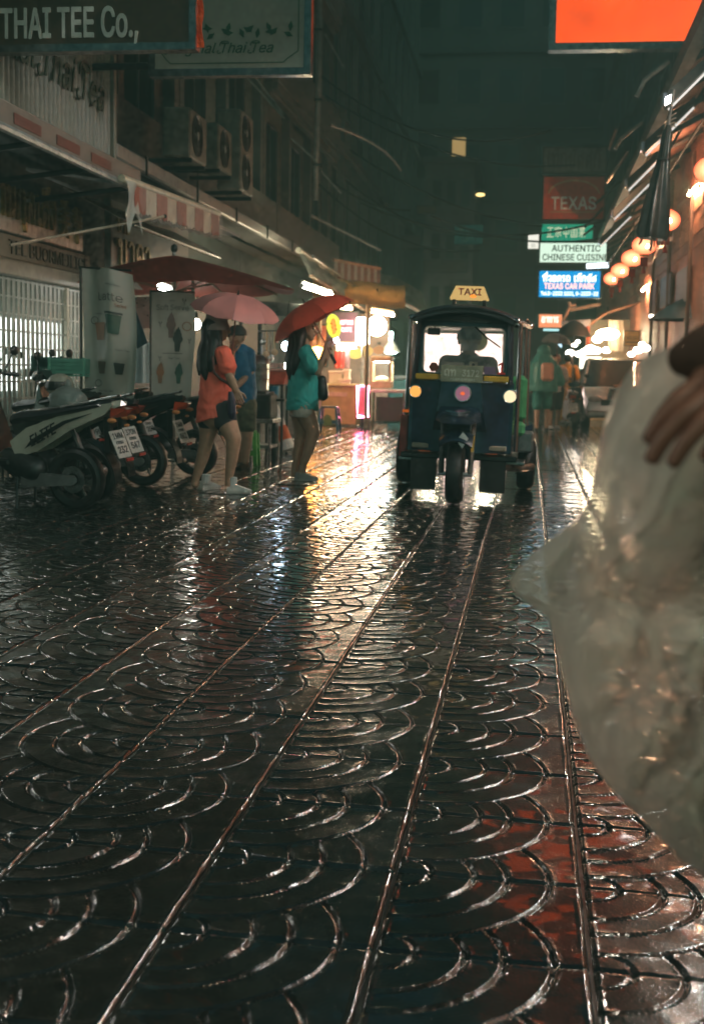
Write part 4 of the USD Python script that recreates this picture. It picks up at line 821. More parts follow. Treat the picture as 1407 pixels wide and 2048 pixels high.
T = Thing('helmet', 'pale round helmet hanging among the parked bikes', 'helmet', p+A([0, 0, -.12])); T.part('shell', ball(p, .12, (1, 1.1, .95), 3), mat('helmet_cream', (.4, .37, .3), .2, coat=.6), smooth=True); T.part('visor', surf([[(p[0]+.125*math.sin(a)*math.cos(e), p[1]-.14*math.cos(a)*math.cos(e), p[2]+.12*math.sin(e)) for a in np.linspace(-1., 1., 9)] for e in np.linspace(-.3, .35, 4)], .005), BLACK)
# ================================================================== people
def wrinkle(chains, res=.02, it=6, cuts=(), amp=.034):
    """a garment: a soft body with creases that run down and round it"""
    m = blob(chains, .016, it, cuts); v = A(m.vertices); n = A(m.vertex_normals)
    q = v*A([7., 7., 3.2])+.9*(meshkit.fbm(v*4., 2, 3)-.5)[:, None]*A([3, 3, 6]); r = 1-2*np.abs(meshkit.fbm(q, 3, 11)-.5)
    m.vertices = v+n*((r-.82)*amp)[:, None]; return m
def vunit(v): v = A(v, float); return v/np.linalg.norm(v)
def head_chains(c, face, R=.1):
    c = A(c); f = vunit(face); s = np.cross(Z_, f); k = R/.1
    ch = [[(c+Z_*.022*k-f*.012*k, .090*k), (c+Z_*.010*k+f*.010*k, .084*k)], [(c-Z_*.02*k+f*.03*k, .062*k), (c-Z_*.072*k+f*.05*k, .036*k)], [(c+f*.085*k, .017*k), (c+f*.107*k-Z_*.026*k, .016*k)],
          [(c+f*.078*k-Z_*.056*k, .020*k)]]
    for q in (-1, 1): ch += [[(c+s*q*.088*k-f*.004*k+Z_*.012*k, .016*k), (c+s*q*.088*k-f*.0*k-Z_*.022*k, .012*k)]]
    return ch
def face_parts(T, c, face, R=.1, lips=(.30, .09, .08)):
    f = vunit(face); s = np.cross(Z_, f); k = R/.1
    for q in (-1, 1):
        T.part('eye', ball(c+f*.087*k+s*q*.034*k+Z_*.004*k, .0125*k, (1, 1, .8), 1), mat('eye_dark', (.03, .025, .02), .15))
        T.part('eyebrow', tube([c+f*.091*k+s*q*.018*k+Z_*.027*k, c+f*.084*k+s*q*.05*k+Z_*.029*k], .006*k, 5), HAIR)
    T.part('lips', hull([c+f*.098*k+s*w*.022*k-Z_*(.052+h)*k for w in (-1, 1) for h in (0, .008)]+[c+f*.103*k-Z_*(.048+h)*k for h in (0, .016)]), mat('lip_red', lips, .4))
def hand_chains(w, d, n, side, L=.17, curl=.6):
    """w wrist, d towards the fingers, n out of the palm, side +1/-1 for the thumb's side"""
    w, d, n = A(w, float), vunit(d), vunit(n); n = vunit(n-(n@d)*d); t = np.cross(d, n)*side; k = L/.17
    ch = []; kn = []
    for i, o in enumerate((.030, .010, -.010, -.029)):
        b = w+d*(.085-.006*abs(i-1.2))*k+t*o*k; kn.append(b); ch.append([(w+t*o*.6*k, .017*k), (b, .0125*k)])
    ch.append([(kn[0], .012*k), (kn[3], .011*k)]); ch.append([(w+d*.03*k+t*.02*k, .017*k), (w+d*.03*k-t*.02*k, .016*k)])
    for b, l, r in zip(kn, (.072, .080, .074, .058), (.0090, .0093, .0089, .0080)):
        p, a = b, curl*.5; c = [(b, r*1.12*k)]
        for j, q in enumerate((.42, .32, .26)):
            dd = d*math.cos(a)+n*math.sin(a); p = p+dd*l*q*k; c.append((p, r*(1-.1*j)*k)); a += curl
        ch.append(c)
    b = w+d*.025*k+t*.026*k; p1 = b+(d*.6+t*.75+n*.35)*.034*k; p2 = p1+(d*.8+t*.25+n*.5)*.028*k; p3 = p2+(d*.85+n*.5)*.022*k
    ch.append([(b, .015*k), (p1, .0118*k), (p2, .0102*k), (p3, .0088*k)]); return ch
def shoe(heel, toe, h=.07, w=.042):
    heel, toe = A(heel), A(toe); d = vunit((toe-heel)*A([1, 1, 0])); s = np.cross(Z_, d); L = np.linalg.norm((toe-heel)[:2]); b = heel
    up = [(b+d*L*t+s*x*w*wf, z) for t, wf, z in ((0, .75, h), (.15, .85, h*1.15), (.38, .9, h*1.05), (.7, 1.05, h*.62), (.92, .8, h*.45), (1., .45, h*.36)) for x in (-1, 1)]
    pts = [tuple(p+Z_*z) for p, z in up]+[tuple(p+Z_*.018) for p, _ in up]
    sole = [tuple(p+Z_*z) for p, _ in up for z in (0., .02)]
    return hull(pts), hull([tuple(A(q)*1.0) for q in sole])
def umbrella(name, label, rim, apex, R, H, handle, m, mi, n=8, yaw=.2):
    rim, apex, handle = A(rim), A(apex), A(handle); ax = vunit(apex-rim); u = vunit(np.cross(ax, Y_)); v = np.cross(ax, u)
    T = Thing(name, label, 'umbrella', handle)
    def pt(a, t, ridge):   # t from 0 (apex) to 1 (rim)
        r = R*math.sin(t*1.25)/math.sin(1.25); z = H*(1-(1-math.cos(t*1.25))/(1-math.cos(1.25)))
        return rim+ax*z+(u*math.cos(a)+v*math.sin(a))*r*(1-.06*t*(1-ridge))-ax*0
    for k in range(n):
        a0, a1 = yaw+2*np.pi*k/n, yaw+2*np.pi*(k+1)/n
        g = [[pt(a0+(a1-a0)*w, t, abs(2*w-1)**1.6)+ax*(.02*t*abs(2*w-1)) for w in np.linspace(.004, .996, 7)] for t in np.linspace(.03, 1, 9)]
        T.part('panel', surf(g, .003), m, smooth=50)
        T.part('rib', tube([pt(a0, t, 1)-ax*.006+ax*.02*t for t in np.linspace(.03, 1.02, 8)], .0045, 5), DKMETAL)
        T.part('stretcher', tube([rim+ax*H*.35, pt(a0, .55, 1)-ax*.008], .003, 4), DKMETAL)
    T.part('shaft', tube([apex-ax*.01, handle], .0075, 8), mat('pink_shaft', (.42, .2, .18), .3, .3))
    T.part('tip', lathe([(0, .05), (.008, .045), (.01, 0), (.022, -.006)], (0, 0, 0), 10) if False else tube([apex-ax*.015, apex+ax*.035], [.012, .005], 8), BLACK)
    T.part('grip', tube([handle, handle-ax*.10], .016, 8), mi)
    return T
# ---------------------------------------------------------------- woman in the coral shirt
Yc = gnd(445, 984)[1]; P = lambda x, y, d=0.: at(x, y, Yc+d)
F = (.88, .45, 0); hc = P(434, 657)
T = Thing('person', 'woman in long coral t-shirt and bucket hat walking under a pink umbrella', 'person', gnd(440, 984))
body = head_chains(hc, F, .1)+[[(hc-Z_*.05, .05), (P(434, 702), .052)],
    [(P(434, 706), .085), (P(433, 740), .115), (P(431, 785), .112), (P(431, 828), .135)], [(P(420, 704, .1), .05), (P(448, 704, -.1), .05)],
    [(P(447, 706, -.13), .050), (P(458, 750, -.17), .039), (P(472, 782, -.14), .027)], [(P(430, 704, .15), .048), (P(462, 745, .2), .038), (P(464, 706, .12), .026)],
    [(P(422, 832, .05), .105), (P(413, 880, .05), .066), (P(405, 915, .06), .055), (P(391, 958, .07), .034), (P(390, 968, .07), .036)],
    [(P(446, 830, -.05), .105), (P(467, 876, -.07), .068), (P(464, 912, -.06), .056), (P(457, 958, -.05), .034), (P(458, 968, -.05), .036)]]
body += hand_chains(P(472, 782, -.14), P(478, 800, -.14)-P(472, 782, -.14), (0, 1, -.2), 1, .16, .75)
body += hand_chains(P(464, 706, .12), (.1, -.1, 1), (.5, .6, 0), -1, .16, .9)
T.part('body', blob(body, .022, 10), SKIN, smooth=True)
CORAL = mat('coral_cotton', (.88, .15, .09), .7, var=.1, scale=14, bump=.5, bscale=9)
e1, e2 = P(394, 845), P(470, 827); hn = vunit(np.cross(Y_, e2-e1)); hn = hn if hn[2] > 0 else -hn
T.part('shirt', wrinkle([[(P(434, 708), .098), (P(433, 742), .135), (P(431, 790), .145), (P(430, 835), .165), (P(430, 870), .17)], [(P(421, 706, .1), .066), (P(447, 706, -.1), .066)],
    [(P(446, 707, -.12), .070), (P(456, 735, -.15), .078)], [(P(432, 706, .13), .068), (P(450, 730, .17), .074)]], .022, 8, [(hn, float(hn@e1))]), CORAL, smooth=True)
T.part('shorts', blob([[(P(424, 822, .04), .115), (P(419, 842, .05), .108)], [(P(444, 820, -.04), .115), (P(450, 840, -.05), .106)]], .025, 4), mat('dark_shorts', (.03, .03, .035), .7), smooth=True)
T.part('hair', blob([[(hc-A(F)*.03+Z_*.02, .098)], [(hc-A(F)*.06, .085), (P(418, 690, -.05), .07), (P(412, 715, -.08), .075), (P(409, 738, -.1), .052), (P(412, 757, -.11), .018)], [(hc-A(F)*.05, .08), (P(428, 690, -.09), .06), (P(424, 720, -.12), .05), (P(420, 740, -.13), .02)],
    [(hc-A(F)*.04, .07), (P(406, 700, 0), .05), (P(401, 730, 0), .04), (P(399, 748, -.02), .015)], [(hc+A([.02, -.07, 0]), .04), (P(440, 695, -.1), .025), (P(441, 712, -.12), .008)]], .02, 6), HAIR, smooth=True)
hs = [(hc+Z_*z+A([r*math.cos(a), r*math.sin(a), 0])*1.) for z, r in ((0, 0),) for a in (0,)]
prof = [(0, .135), (.06, .13), (.092, .105), (.102, .03), (.112, .02), (.125, -.03), (.119, -.032), (.10, .012), (.09, .09), (0, .12)]
hat = lathe(prof, hc+A([-.005, 0, .015]), 28); T.part('bucket_hat', hat, mat('grey_felt', (.30, .24, .22), .8, bump=.3), smooth=40)
st = mat('brown_strap', (.09, .03, .025), .5)
T.part('bag_strap', tube([P(425, 712, -.17), P(428, 744, -.17), P(440, 757, -.175), P(455, 766, -.17), P(468, 778, -.13)], .014, 6), st)
T.part('folded_umbrella', tube([P(461, 783, -.18), P(463, 800, -.18), P(464, 826, -.18), P(464, 838, -.18)], [.02, .034, .036, .018], 10), mat('navy_cloth', (.025, .022, .05), .5))
for hx, tx, d, yh in ((390, 411, .07, 986), (455, 501, -.05, 987)):
    h0 = gnd(hx-6, yh); h0[1] = Yc+d; h0[2] = gz(h0[0]); t0 = h0+A([(tx-hx+4)*mpp(Yc), .05, 0]); t0[2] = h0[2]
    if tx-hx < 30: t0 = h0+A([.13, .19, 0])
    up, so = shoe(h0, t0); T.part('shoe', up, mat('white_canvas', (.55, .55, .52), .6)); T.part('sole', so, mat('white_sole', (.45, .44, .4), .5))
    T.part('sock', tube([h0+A([.045, .01, .06]), h0+A([.05, .01, .14])], .042, 10), mat('white_sock', (.55, .55, .53), .8))
PINK = mat('pink_umbrella', (.58, .22, .21), .5, var=.06, scale=3); PINK = sheet('pink_umbrella_cloth', (.78, .33, .31), 0, .25, .45)
umbrella('umbrella', 'dusty pink umbrella with dark hem held over the woman in coral', P(469, 629, .05), P(476, 588, .02), 91*mpp(Yc), .175, P(464, 704, .1), PINK, BLACK)
# ---------------------------------------------------------------- woman in the teal shirt
Yt = gnd(605, 960)[1]; P = lambda x, y, d=0.: at(x, y, Yt+d)
F = (.93, -.1, .15); hc = P(611, 661)
T = Thing('person', 'long haired woman in teal t-shirt walking right with a red umbrella', 'person', gnd(605, 960))
body = head_chains(hc, F, .102)+[[(hc-Z_*.05, .048), (P(608, 697), .052)], [(P(607, 704), .09), (P(606, 735), .115), (P(605, 780), .115), (P(604, 812), .13)], [(P(604, 703, .12), .05), (P(610, 703, -.12), .05)],
    [(P(612, 706, -.15), .050), (P(636, 744, -.2), .040), (P(647, 710, -.22), .030), (P(650, 700, -.22), .027)], [(P(604, 706, .15), .048), (P(634, 742, .15), .038), (P(652, 715, .0), .027)],
    [(P(601, 812, .05), .11), (P(603, 865, .04), .07), (P(598, 895, .04), .056), (P(589, 940, .04), .033), (P(589, 948, .04), .035)],
    [(P(606, 812, -.05), .11), (P(626, 862, -.07), .068), (P(618, 895, -.06), .056), (P(604, 935, -.05), .034), (P(604, 945, -.05), .036)]]
body += hand_chains(P(650, 700, -.22), (.15, 0, 1), (.9, -.1, .1), 1, .165, .8)+hand_chains(P(652, 715, .0), (.2, 0, 1), (.6, -.7, .1), -1, .165, .85)
T.part('body', blob(body, .022, 10), SKIN, smooth=True); face_parts(T, hc, vunit(F), .102)
TEAL = mat('teal_cotton', (.03, .36, .33), .7, var=.12, scale=12, bump=.5, bscale=8)
T.part('shirt', wrinkle([[(P(607, 706), .10), (P(607, 735), .14), (P(605, 780), .15), (P(604, 840), .168)], [(P(604, 705, .12), .068), (P(611, 705, -.12), .07)], [(P(612, 706, -.14), .075), (P(626, 733, -.18), .08)], [(P(604, 706, .14), .07), (P(622, 730, .15), .078)]], .022, 8, [((0, 0, 1), P(604, 820)[2])]), TEAL, smooth=True)
T.part('shorts', blob([[(P(601, 815, .04), .118), (P(601, 828, .05), .116)], [(P(606, 815, -.04), .118), (P(609, 827, -.05), .114)]], .025, 4, [((0, 0, 1), P(604, 834)[2])]), mat('white_shorts', (.5, .47, .4), .7), smooth=True)
T.part('hair', blob([[(hc-A([.028, 0, -.03]), .093)], [(hc+A([-.05, 0, .02]), .085), (P(594, 678), .09), (P(588, 705, -.03), .085), (P(582, 735, -.06), .06), (P(580, 756, -.08), .02)], [(hc+A([-.04, -.05, 0]), .07), (P(599, 690, -.1), .05), (P(590, 725, -.13), .045), (P(586, 748, -.12), .014)]], .02, 6), HAIR, smooth=True)
for hx, d, L in ((583, .04, 44), (590, -.06, 44)):
    h0 = gnd(hx, 962); h0[1] = Yt+d; h0[2] = gz(h0[0]); t0 = h0+A([.22, -.02, 0])
    up, so = shoe(h0, t0); T.part('shoe', up, mat('grey_canvas', (.38, .37, .34), .6)); T.part('sole', so, mat('white_sole', (.45, .44, .4), .5))
T.part('shoulder_bag', blob([[(P(643, 760, .12), .05), (P(645, 790, .12), .06)]], .03, 3), BLACK, smooth=True)
T.part('bag_strap', tube([P(610, 700, .15), P(630, 730, .19), P(642, 758, .13)], .01, 6), BLACK)
REDU = sheet('red_umbrella_cloth', (.82, .13, .075), 0, .35, .4)
umbrella('umbrella', 'red umbrella tilted back over the woman in teal', P(630, 645, -.1), P(608, 604, -.12), 91*mpp(Yt), .215, P(661, 708, -.24), REDU, BLACK, yaw=.4)
# ---------------------------------------------------------------- man in the blue polo
Yb = gnd(487, 938)[1]; P = lambda x, y, d=0.: at(x, y, Yb+d)
F = (-.45, -.85, 0); hc = P(474, 674)
T = Thing('person', 'man in blue polo and dark cap standing behind the woman in coral', 'person', gnd(487, 938))
body = head_chains(hc, F, .105)+[[(hc-Z_*.05, .052), (P(478, 698), .055)], [(P(482, 708), .1), (P(483, 745), .13), (P(484, 790), .13), (P(485, 812), .13)], [(P(468, 706), .055), (P(496, 706), .055)],
    [(P(498, 708), .055), (P(500, 745, -.03), .043), (P(478, 768, -.2), .032), (P(474, 772, -.22), .03)], [(P(466, 708), .055), (P(464, 745), .043), (P(470, 770, -.2), .03)],
    [(P(478, 812, .03), .105), (P(477, 868, .02), .066), (P(476, 925, .04), .04)], [(P(492, 812, -.03), .105), (P(494, 868, -.03), .066), (P(490, 922, 0), .04)]]
body += hand_chains(P(474, 772, -.22), (-.8, -.3, -.3), (0, .5, -.8), 1, .18, .6)
T.part('body', blob(body, .025, 8), SKIN, smooth=True); face_parts(T, hc, vunit(F), .105)
T.part('polo_shirt', wrinkle([[(P(482, 708), .11), (P(483, 745), .15), (P(485, 790), .155), (P(485, 830), .155)], [(P(468, 707), .068), (P(496, 707), .068)], [(P(498, 709), .07), (P(500, 735, -.02), .072)], [(P(466, 709), .07), (P(465, 735), .072)]], .025, 7, [((0, 0, 1), P(485, 806)[2])]), mat('blue_cotton', (.012, .12, .24), .7, var=.12, bump=.4, bscale=9), smooth=True)
T.part('collar', tube([P(470, 702, -.05), P(477, 706, -.1), P(487, 702, -.04)], .018, 6), mat('blue_collar', (.01, .08, .16), .7))
T.part('camouflage_shorts', blob([[(P(478, 810, .03), .12), (P(477, 850, .02), .1)], [(P(492, 810, -.03), .12), (P(494, 850, -.03), .1)]], .025, 5), mat('camouflage_cloth', (.10, .10, .06), .8, var=.7, scale=18), smooth=True)
T.part('cap', lathe([(0, .115), (.06, .105), (.1, .06), (.11, .01), (.10, .0)], hc+Z_*.015, 22), mat('dark_cap', (.018, .02, .02), .7), smooth=40)
T.part('cap_peak', surf([[hc+Z_*.03+vunit(F)*(.09+.08*s)+np.cross(Z_, vunit(F))*w*.075*(1-.3*s) for w in np.linspace(-1, 1, 5)] for s in (0, .5, 1)], .006), mat('dark_cap', (.018, .02, .02), .7))
for hx in (474, 488):
    h0 = gnd(hx+4, 936); h0[1] = Yb; h0[2] = gz(h0[0]); up, so = shoe(h0+A([.03, .1, 0]), h0+A([-.08, -.12, 0])); T.part('sandal', up, mat('sandal_brown', (.08, .05, .035), .6)); T.part('sole', so, BLACK)
# ---------------------------------------------------------------- tuk-tuk driver
P = lambda x, y, z: tkp((x, y, z)); F = (0, -1, 0); hc = P(.02, .92, 1.43)
T = Thing('person', 'driver in a pale face mask at the handlebar behind the tuk-tuk windscreen', 'person', P(.02, 1.0, .76))
body = head_chains(hc, F, .105)+[[(hc-Z_*.06, .055), (P(.02, .97, 1.28), .06)], [(P(.02, .98, 1.2), .12), (P(.02, 1.0, 1.0), .14), (P(.02, 1.0, .87), .15)], [(P(-.18, .97, 1.22), .06), (P(.22, .97, 1.22), .06)]]
for s in (-1, 1): body += [[(P(.02+s*.2, .97, 1.21), .058), (P(.02+s*.27, .85, 1.02), .045), (P(s*.27, .66, 1.09), .034)], [(P(.02+s*.1, .98, .86), .1), (P(.02+s*.16, .62, .80), .08), (P(.02+s*.15, .58, .47), .05)]]+hand_chains(P(s*.27, .66, 1.09), (0, -1, -.1), (0, 0, -1), s, .17, 1.)
T.part('body', blob(body, .03, 7), SKIN, smooth=True)
T.part('jacket', blob([[(P(.02, .98, 1.21), .13), (P(.02, 1.0, 1.0), .16), (P(.02, 1.0, .88), .165)], [(P(-.18, .97, 1.22), .075), (P(.22, .97, 1.22), .075)]]+[[(P(.02+s*.2, .97, 1.21), .07), (P(.02+s*.27, .85, 1.02), .06), (P(s*.27, .7, 1.075), .05)] for s in (-1, 1)], .03, 6), mat('dark_jacket', (.02, .022, .025), .7), smooth=True)
T.part('trousers', blob([[(P(.02+s*.1, .98, .86), .115), (P(.02+s*.16, .62, .80), .095), (P(.02+s*.15, .58, .47), .07)] for s in (-1, 1)], .03, 5), mat('dark_trousers', (.02, .02, .024), .7), smooth=True)
T.part('cap', lathe([(0, .12), (.07, .11), (.11, .06), (.118, .0), (.105, .0)], hc+Z_*.01, 22), mat('dark_cap', (.018, .02, .02), .7), smooth=40)
T.part('cap_peak', surf([[hc+Z_*.025+A([w*.08*(1-.3*s), -.1-.08*s, 0]) for w in np.linspace(-1, 1, 5)] for s in (0, .5, 1)], .006), mat('dark_cap', (.018, .02, .02), .7))
T.part('face_mask', surf([[hc+A([.085*math.sin(a), -.118*math.cos(a)+.01, -.02-.035*k]) for a in np.linspace(-1.1, 1.1, 7)] for k in range(3)], .004), mat('mask_blue_grey', (.35, .38, .4), .8))
for q in (-1, 1): T.part('eye', ball(hc+A([q*.036, -.088, .008]), .012, (1, .6, .7), 1), mat('eye_dark', (.03, .025, .02), .15))
# ---------------------------------------------------------------- people further down the street
def walker(label, px, py, top, cols, face=(0, 1, 0), wide=1., hairlong=False, extra=None, bare=True, res=.035):
    g0 = gnd(px, py); Y = g0[1]; H = (py-top)*mpp(Y); k = H/1.68; Z = lambda x, y, z: g0+A([x*k, y*k, z*k])
    f = vunit(face); s = np.cross(Z_, f); Q = lambda a, b, z: g0+(s*a+f*b)*k+Z_*z*k
    T = Thing('person', label, 'person', g0); hc = Q(0, .02, 1.57)
    body = head_chains(hc, f, .105*k)+[[(hc-Z_*.05*k, .05*k), (Q(0, 0, 1.42), .055*k)], [(Q(0, 0, 1.32), .12*k), (Q(0, 0, 1.05), .125*k), (Q(0, 0, .92), .135*k)], [(Q(-.17, 0, 1.36), .055*k), (Q(.17, 0, 1.36), .055*k)]]
    for q, st in ((-1, .12), (1, -.1)):
        body += [[(Q(q*.19, 0, 1.35), .05*k), (Q(q*.25, -.02, 1.08), .04*k), (Q(q*.23, .12, .88), .03*k)], [(Q(q*.09, 0, .9), .1*k), (Q(q*.1, st*.6, .5), .065*k), (Q(q*.1, st-.04, .08), .04*k)]]+hand_chains(Q(q*.23, .12, .88), f*.3-Z_, -s*q, q, .17*k, .5)
    T.part('body', blob(body, res, 5), SKIN, smooth=True)
    T.part('top', blob([[(Q(0, 0, 1.33), .14*k*wide), (Q(0, 0, 1.05), .15*k*wide), (Q(0, 0, .8), .17*k*wide)], [(Q(-.17, 0, 1.36), .075*k), (Q(.17, 0, 1.36), .075*k)]]+[[(Q(q*.19, 0, 1.35), .072*k), (Q(q*.24, -.01, 1.14), .075*k)] for q in (-1, 1)], res, 5, [((0, 0, 1), Q(0, 0, .84)[2])]), cols[0], smooth=True)
    leg = .50 if bare else .12
    T.part('shorts' if bare else 'trousers', blob([[(Q(q*.09, 0, .9), .12*k), (Q(q*.1, st*.6, .52), .095*k), (Q(q*.1, st*.8, leg), .09*k)] for q, st in ((-1, .12), (1, -.1))], res, 4), cols[1], smooth=True)
    T.part('hair', blob([[(hc+Z_*.03*k-f*.02*k, .1*k)]]+([[(hc-f*.05*k, .08*k), (Q(0, -.12, 1.35), .09*k), (Q(0, -.14, 1.12), .04*k)]] if hairlong else []), res, 4), HAIR, smooth=True)
    for q, st in ((-1, .12), (1, -.1)):
        h0 = Q(q*.1, st-.1, 0); h0[2] = gz(h0[0]); up, so = shoe(h0, h0+f*.26*k); T.part('shoe', up, cols[2]); T.part('sole', so, BLACK)
    return T, Q, k
PON = sheet('teal_poncho', (.12, .42, .36), .12, .4, .3)
T, Q, k = walker('person in a translucent teal rain poncho walking away right of the tuk-tuk', 1082, 863, 696, (mat('teal_top', (.03, .2, .17), .7), mat('teal_shorts', (.02, .19, .165), .7), mat('shoe_dark', (.03, .03, .03), .5)))
T.part('poncho', wrinkle([[(Q(0, 0, 1.5), .14*k), (Q(0, 0, 1.3), .24*k), (Q(0, -.02, 1.0), .29*k), (Q(0, 0, .6), .3*k)], [(Q(-.2, .05, 1.2), .16*k), (Q(-.34, .05, 1.0), .1*k)], [(Q(.2, .05, 1.2), .16*k), (Q(.36, .05, 1.0), .1*k)]], .03, 5, [((0, 0, 1), Q(0, 0, .8)[2])]), PON, smooth=True)
T.part('hood', ball(Q(0, -.01, 1.58), .135*k, (1, 1, 1.05), 2), PON, smooth=True)
T.part('backpack', box(Q(0, 0, 0)+A([-.05, -.4, 1.0])*k, Q(0, 0, 0)+A([.2, -.24, 1.36])*k, .05), mat('peach_bag', (.6, .3, .2), .6), label='peach coloured backpack under the poncho')
T, Q, k = walker('woman in white printed t-shirt and dark shorts under a grey umbrella', 1107, 858, 712, (mat('white_tee', (.5, .46, .42), .7), mat('black_shorts', (.02, .02, .025), .7), mat('white_trainers', (.6, .6, .6), .5)), (.2, -1, 0), hairlong=True)
T.part('shirt_print', prism(Point(0, 0).buffer(.1), Q(.0, .17, 1.12), X_, Z_, .004), mat('teal_print', (.04, .16, .2), .6))
T.part('carrier_bag', hull([Q(.3, .12, z)+A([x, y, 0]) for z, w in ((.9, .03), (.6, .12), (.3, .14), (.22, .08)) for x in (-w, w) for y in (-w*.6, w*.6)]), sheet('white_bag', (.75, .75, .8), .05, .5, .35))
g = Q(0, 0, 1.95); umbrella('umbrella', 'pale grey umbrella above the woman in the white t-shirt', g+A([-.02, 0, -.02]), g+A([0, 0, .22]), .36*k/1*.95, .22, Q(.0, .16, 1.2), sheet('grey_umbrella_cloth', (.3, .28, .26), 0, .25, .5), BLACK)
T, Q, k = walker('person in mustard yellow outfit with black straps carrying a plastic bag', 1131, 846, 712, (mat('mustard_top', (.5, .23, .02), .7), mat('mustard_trousers', (.48, .22, .02), .7), mat('white_trainers', (.6, .6, .6), .5)), (-.1, 1, 0), bare=False)
T.part('cross_strap', tube([Q(.14, -.16, 1.36), Q(.02, -.19, 1.15), Q(-.2, -.16, .98)], .022*k, 6), BLACK); T.part('cross_strap', tube([Q(-.14, -.16, 1.36), Q(-.16, -.18, 1.15), Q(-.1, -.17, .6)], .022*k, 6), BLACK)
T.part('plastic_bag', hull([Q(-.34, .1, z)+A([x, y, 0]) for z, w in ((1.0, .03), (.75, .14), (.55, .17), (.42, .08)) for x in (-w, w) for y in (-w*.6, w*.6)]), sheet('cream_bag', (.6, .55, .35), .05, .5, .35))
# ---------------------------------------------------------------- passer-by in the rain poncho, close on the right
Yp = 1.5; P = lambda x, y, d=0.: at(x, y, Yp+d)
base = P(1790, 752); base = A([base[0], Yp, gz(base[0])])
T = Thing('person', 'passer-by in a billowing translucent rain poncho at the right edge, hand held out', 'person', base)
B = lambda x, y, z: base+A([x, y, z])
hand = hand_chains(P(1592, 712, -.22), P(1448, 792, -.25)-P(1592, 712, -.22), (-.2, .3, -.8), -1, .175, .32)
DSK = mat('dark_skin', (.15, .068, .042), .5, var=.15, scale=30, bump=.05)
body = head_chains(B(0, 0, 1.52), (-.9, -.3, 0), .11)+[[(B(0, 0, 1.45), .055), (B(0, 0, 1.38), .06)], [(B(0, 0, 1.28), .13), (B(0, 0, 1.0), .13), (B(0, 0, .88), .14)], [(B(0, -.17, 1.32), .06), (B(0, .17, 1.32), .06)],
    [(B(-.01, -.18, 1.30), .055), (P(1660, 690, -.2), .048), (P(1592, 712, -.22), .031)], [(B(0, .19, 1.3), .055), (B(.06, .24, 1.05), .043), (B(.0, .2, .85), .03)],
    [(B(0, -.09, .88), .11), (B(-.08, -.09, .5), .07), (B(.02, -.09, .09), .045)], [(B(0, .09, .88), .11), (B(.08, .09, .5), .07), (B(.2, .09, .12), .045)]]+hand
body += hand_chains(B(0, .2, .85), (-.2, 0, -1), (0, -1, 0), 1, .18, .5)
T.part('body', blob(body, .012, 8), DSK, smooth=True)
T.part('shirt', blob([[(B(0, 0, 1.28), .15), (B(0, 0, 1.0), .155), (B(0, 0, .85), .16)], [(B(0, -.17, 1.32), .075), (B(0, .17, 1.32), .075)], [(B(-.01, -.18, 1.30), .07), (P(1650, 685, -.19), .058)]], .025, 5), mat('brown_shirt', (.07, .042, .03), .7), smooth=True)
T.part('trousers', blob([[(B(0, -.09, .88), .125), (B(-.08, -.09, .5), .09), (B(.02, -.09, .14), .07)], [(B(0, .09, .88), .125), (B(.08, .09, .5), .09), (B(.2, .09, .16), .07)]], .025, 5), mat('dark_trousers', (.02, .02, .024), .7), smooth=True)
T.part('hair', blob([[(B(.01, 0, 1.56), .105)]], .03, 4), HAIR, smooth=True)
for y, x in ((-.09, .02), (.09, .2)):
    h0 = B(x+.06, y, 0); h0[2] = gz(h0[0]); up, so = shoe(h0, h0+A([-.26, 0, 0])); T.part('shoe', up, BLACK); T.part('sole', so, BLACK)
T.part('shoulder_bag', blob([[(P(1372, 716, -.20), .018), (P(1425, 706, -.2), .03), (P(1490, 735, -.2), .05)]], .012, 4), mat('brown_bag', (.06, .038, .028), .9, bump=.2, spec=.15), smooth=True)
PONC = usdkit.material(stage, '/World/Looks/rain_poncho', {'g': ('geometry', {}), 'mp': ('mapping', {'mapping_type': 'point', 'rotation': (0., .6, 0.), 'scale': (26., 26., 5.)}), 'n': ('noise_texture', {'scale': 1., 'detail': 6., 'roughness': .65, 'distortion': .8}), 'n3': ('noise_texture', {'scale': 7., 'detail': 3.}), 'ad': ('math', {'math_type': 'multiply_add', 'value2': .55}),
    'r': ('map_range', {'from_min': .52, 'from_max': .92, 'to_min': .0, 'to_max': .52, 'clamp': True}), 'b': ('bump', {'strength': 1., 'distance': .02}), 'p': ('principled_bsdf', {'base_color': (.82, .76, .66), 'roughness': .22}), 't': ('translucent_bsdf', {'color': (.9, .83, .72)}), 'm': ('mix_closure', {'fac': .5}), 'c': ('transparent_bsdf', {}), 'o': ('mix_closure', {})},
    [('g.position', 'mp.vector'), ('mp.vector', 'n.vector'), ('g.position', 'n3.vector'), ('n.fac', 'b.height'), ('b.normal', 'p.normal'), ('n3.fac', 'ad.value1'), ('n.fac', 'ad.value3'), ('ad.value', 'r.value'), ('r.result', 'o.fac'), ('p.BSDF', 'm.closure1'), ('t.BSDF', 'm.closure2'), ('m.closure', 'o.closure1'), ('c.BSDF', 'o.closure2')], surface='o.closure')
prof = [(690, 1352, .05), (712, 1292, .09), (742, 1258, .12), (790, 1228, .14), (850, 1206, .15), (930, 1192, .16), (1000, 1176, .16), (1045, 1150, .15), (1078, 1104, .12), (1115, 1056, .08), (1150, 1024, .05), (1172, 1018, .04), (1196, 1040, .06), (1232, 1094, .12), (1290, 1112, .16), (1360, 1126, .17), (1440, 1148, .17), (1520, 1180, .17), (1580, 1222, .16), (1640, 1284, .15), (1700, 1345, .13), (1780, 1440, .1)]
ys_ = A([q[0] for q in prof]); loops = []
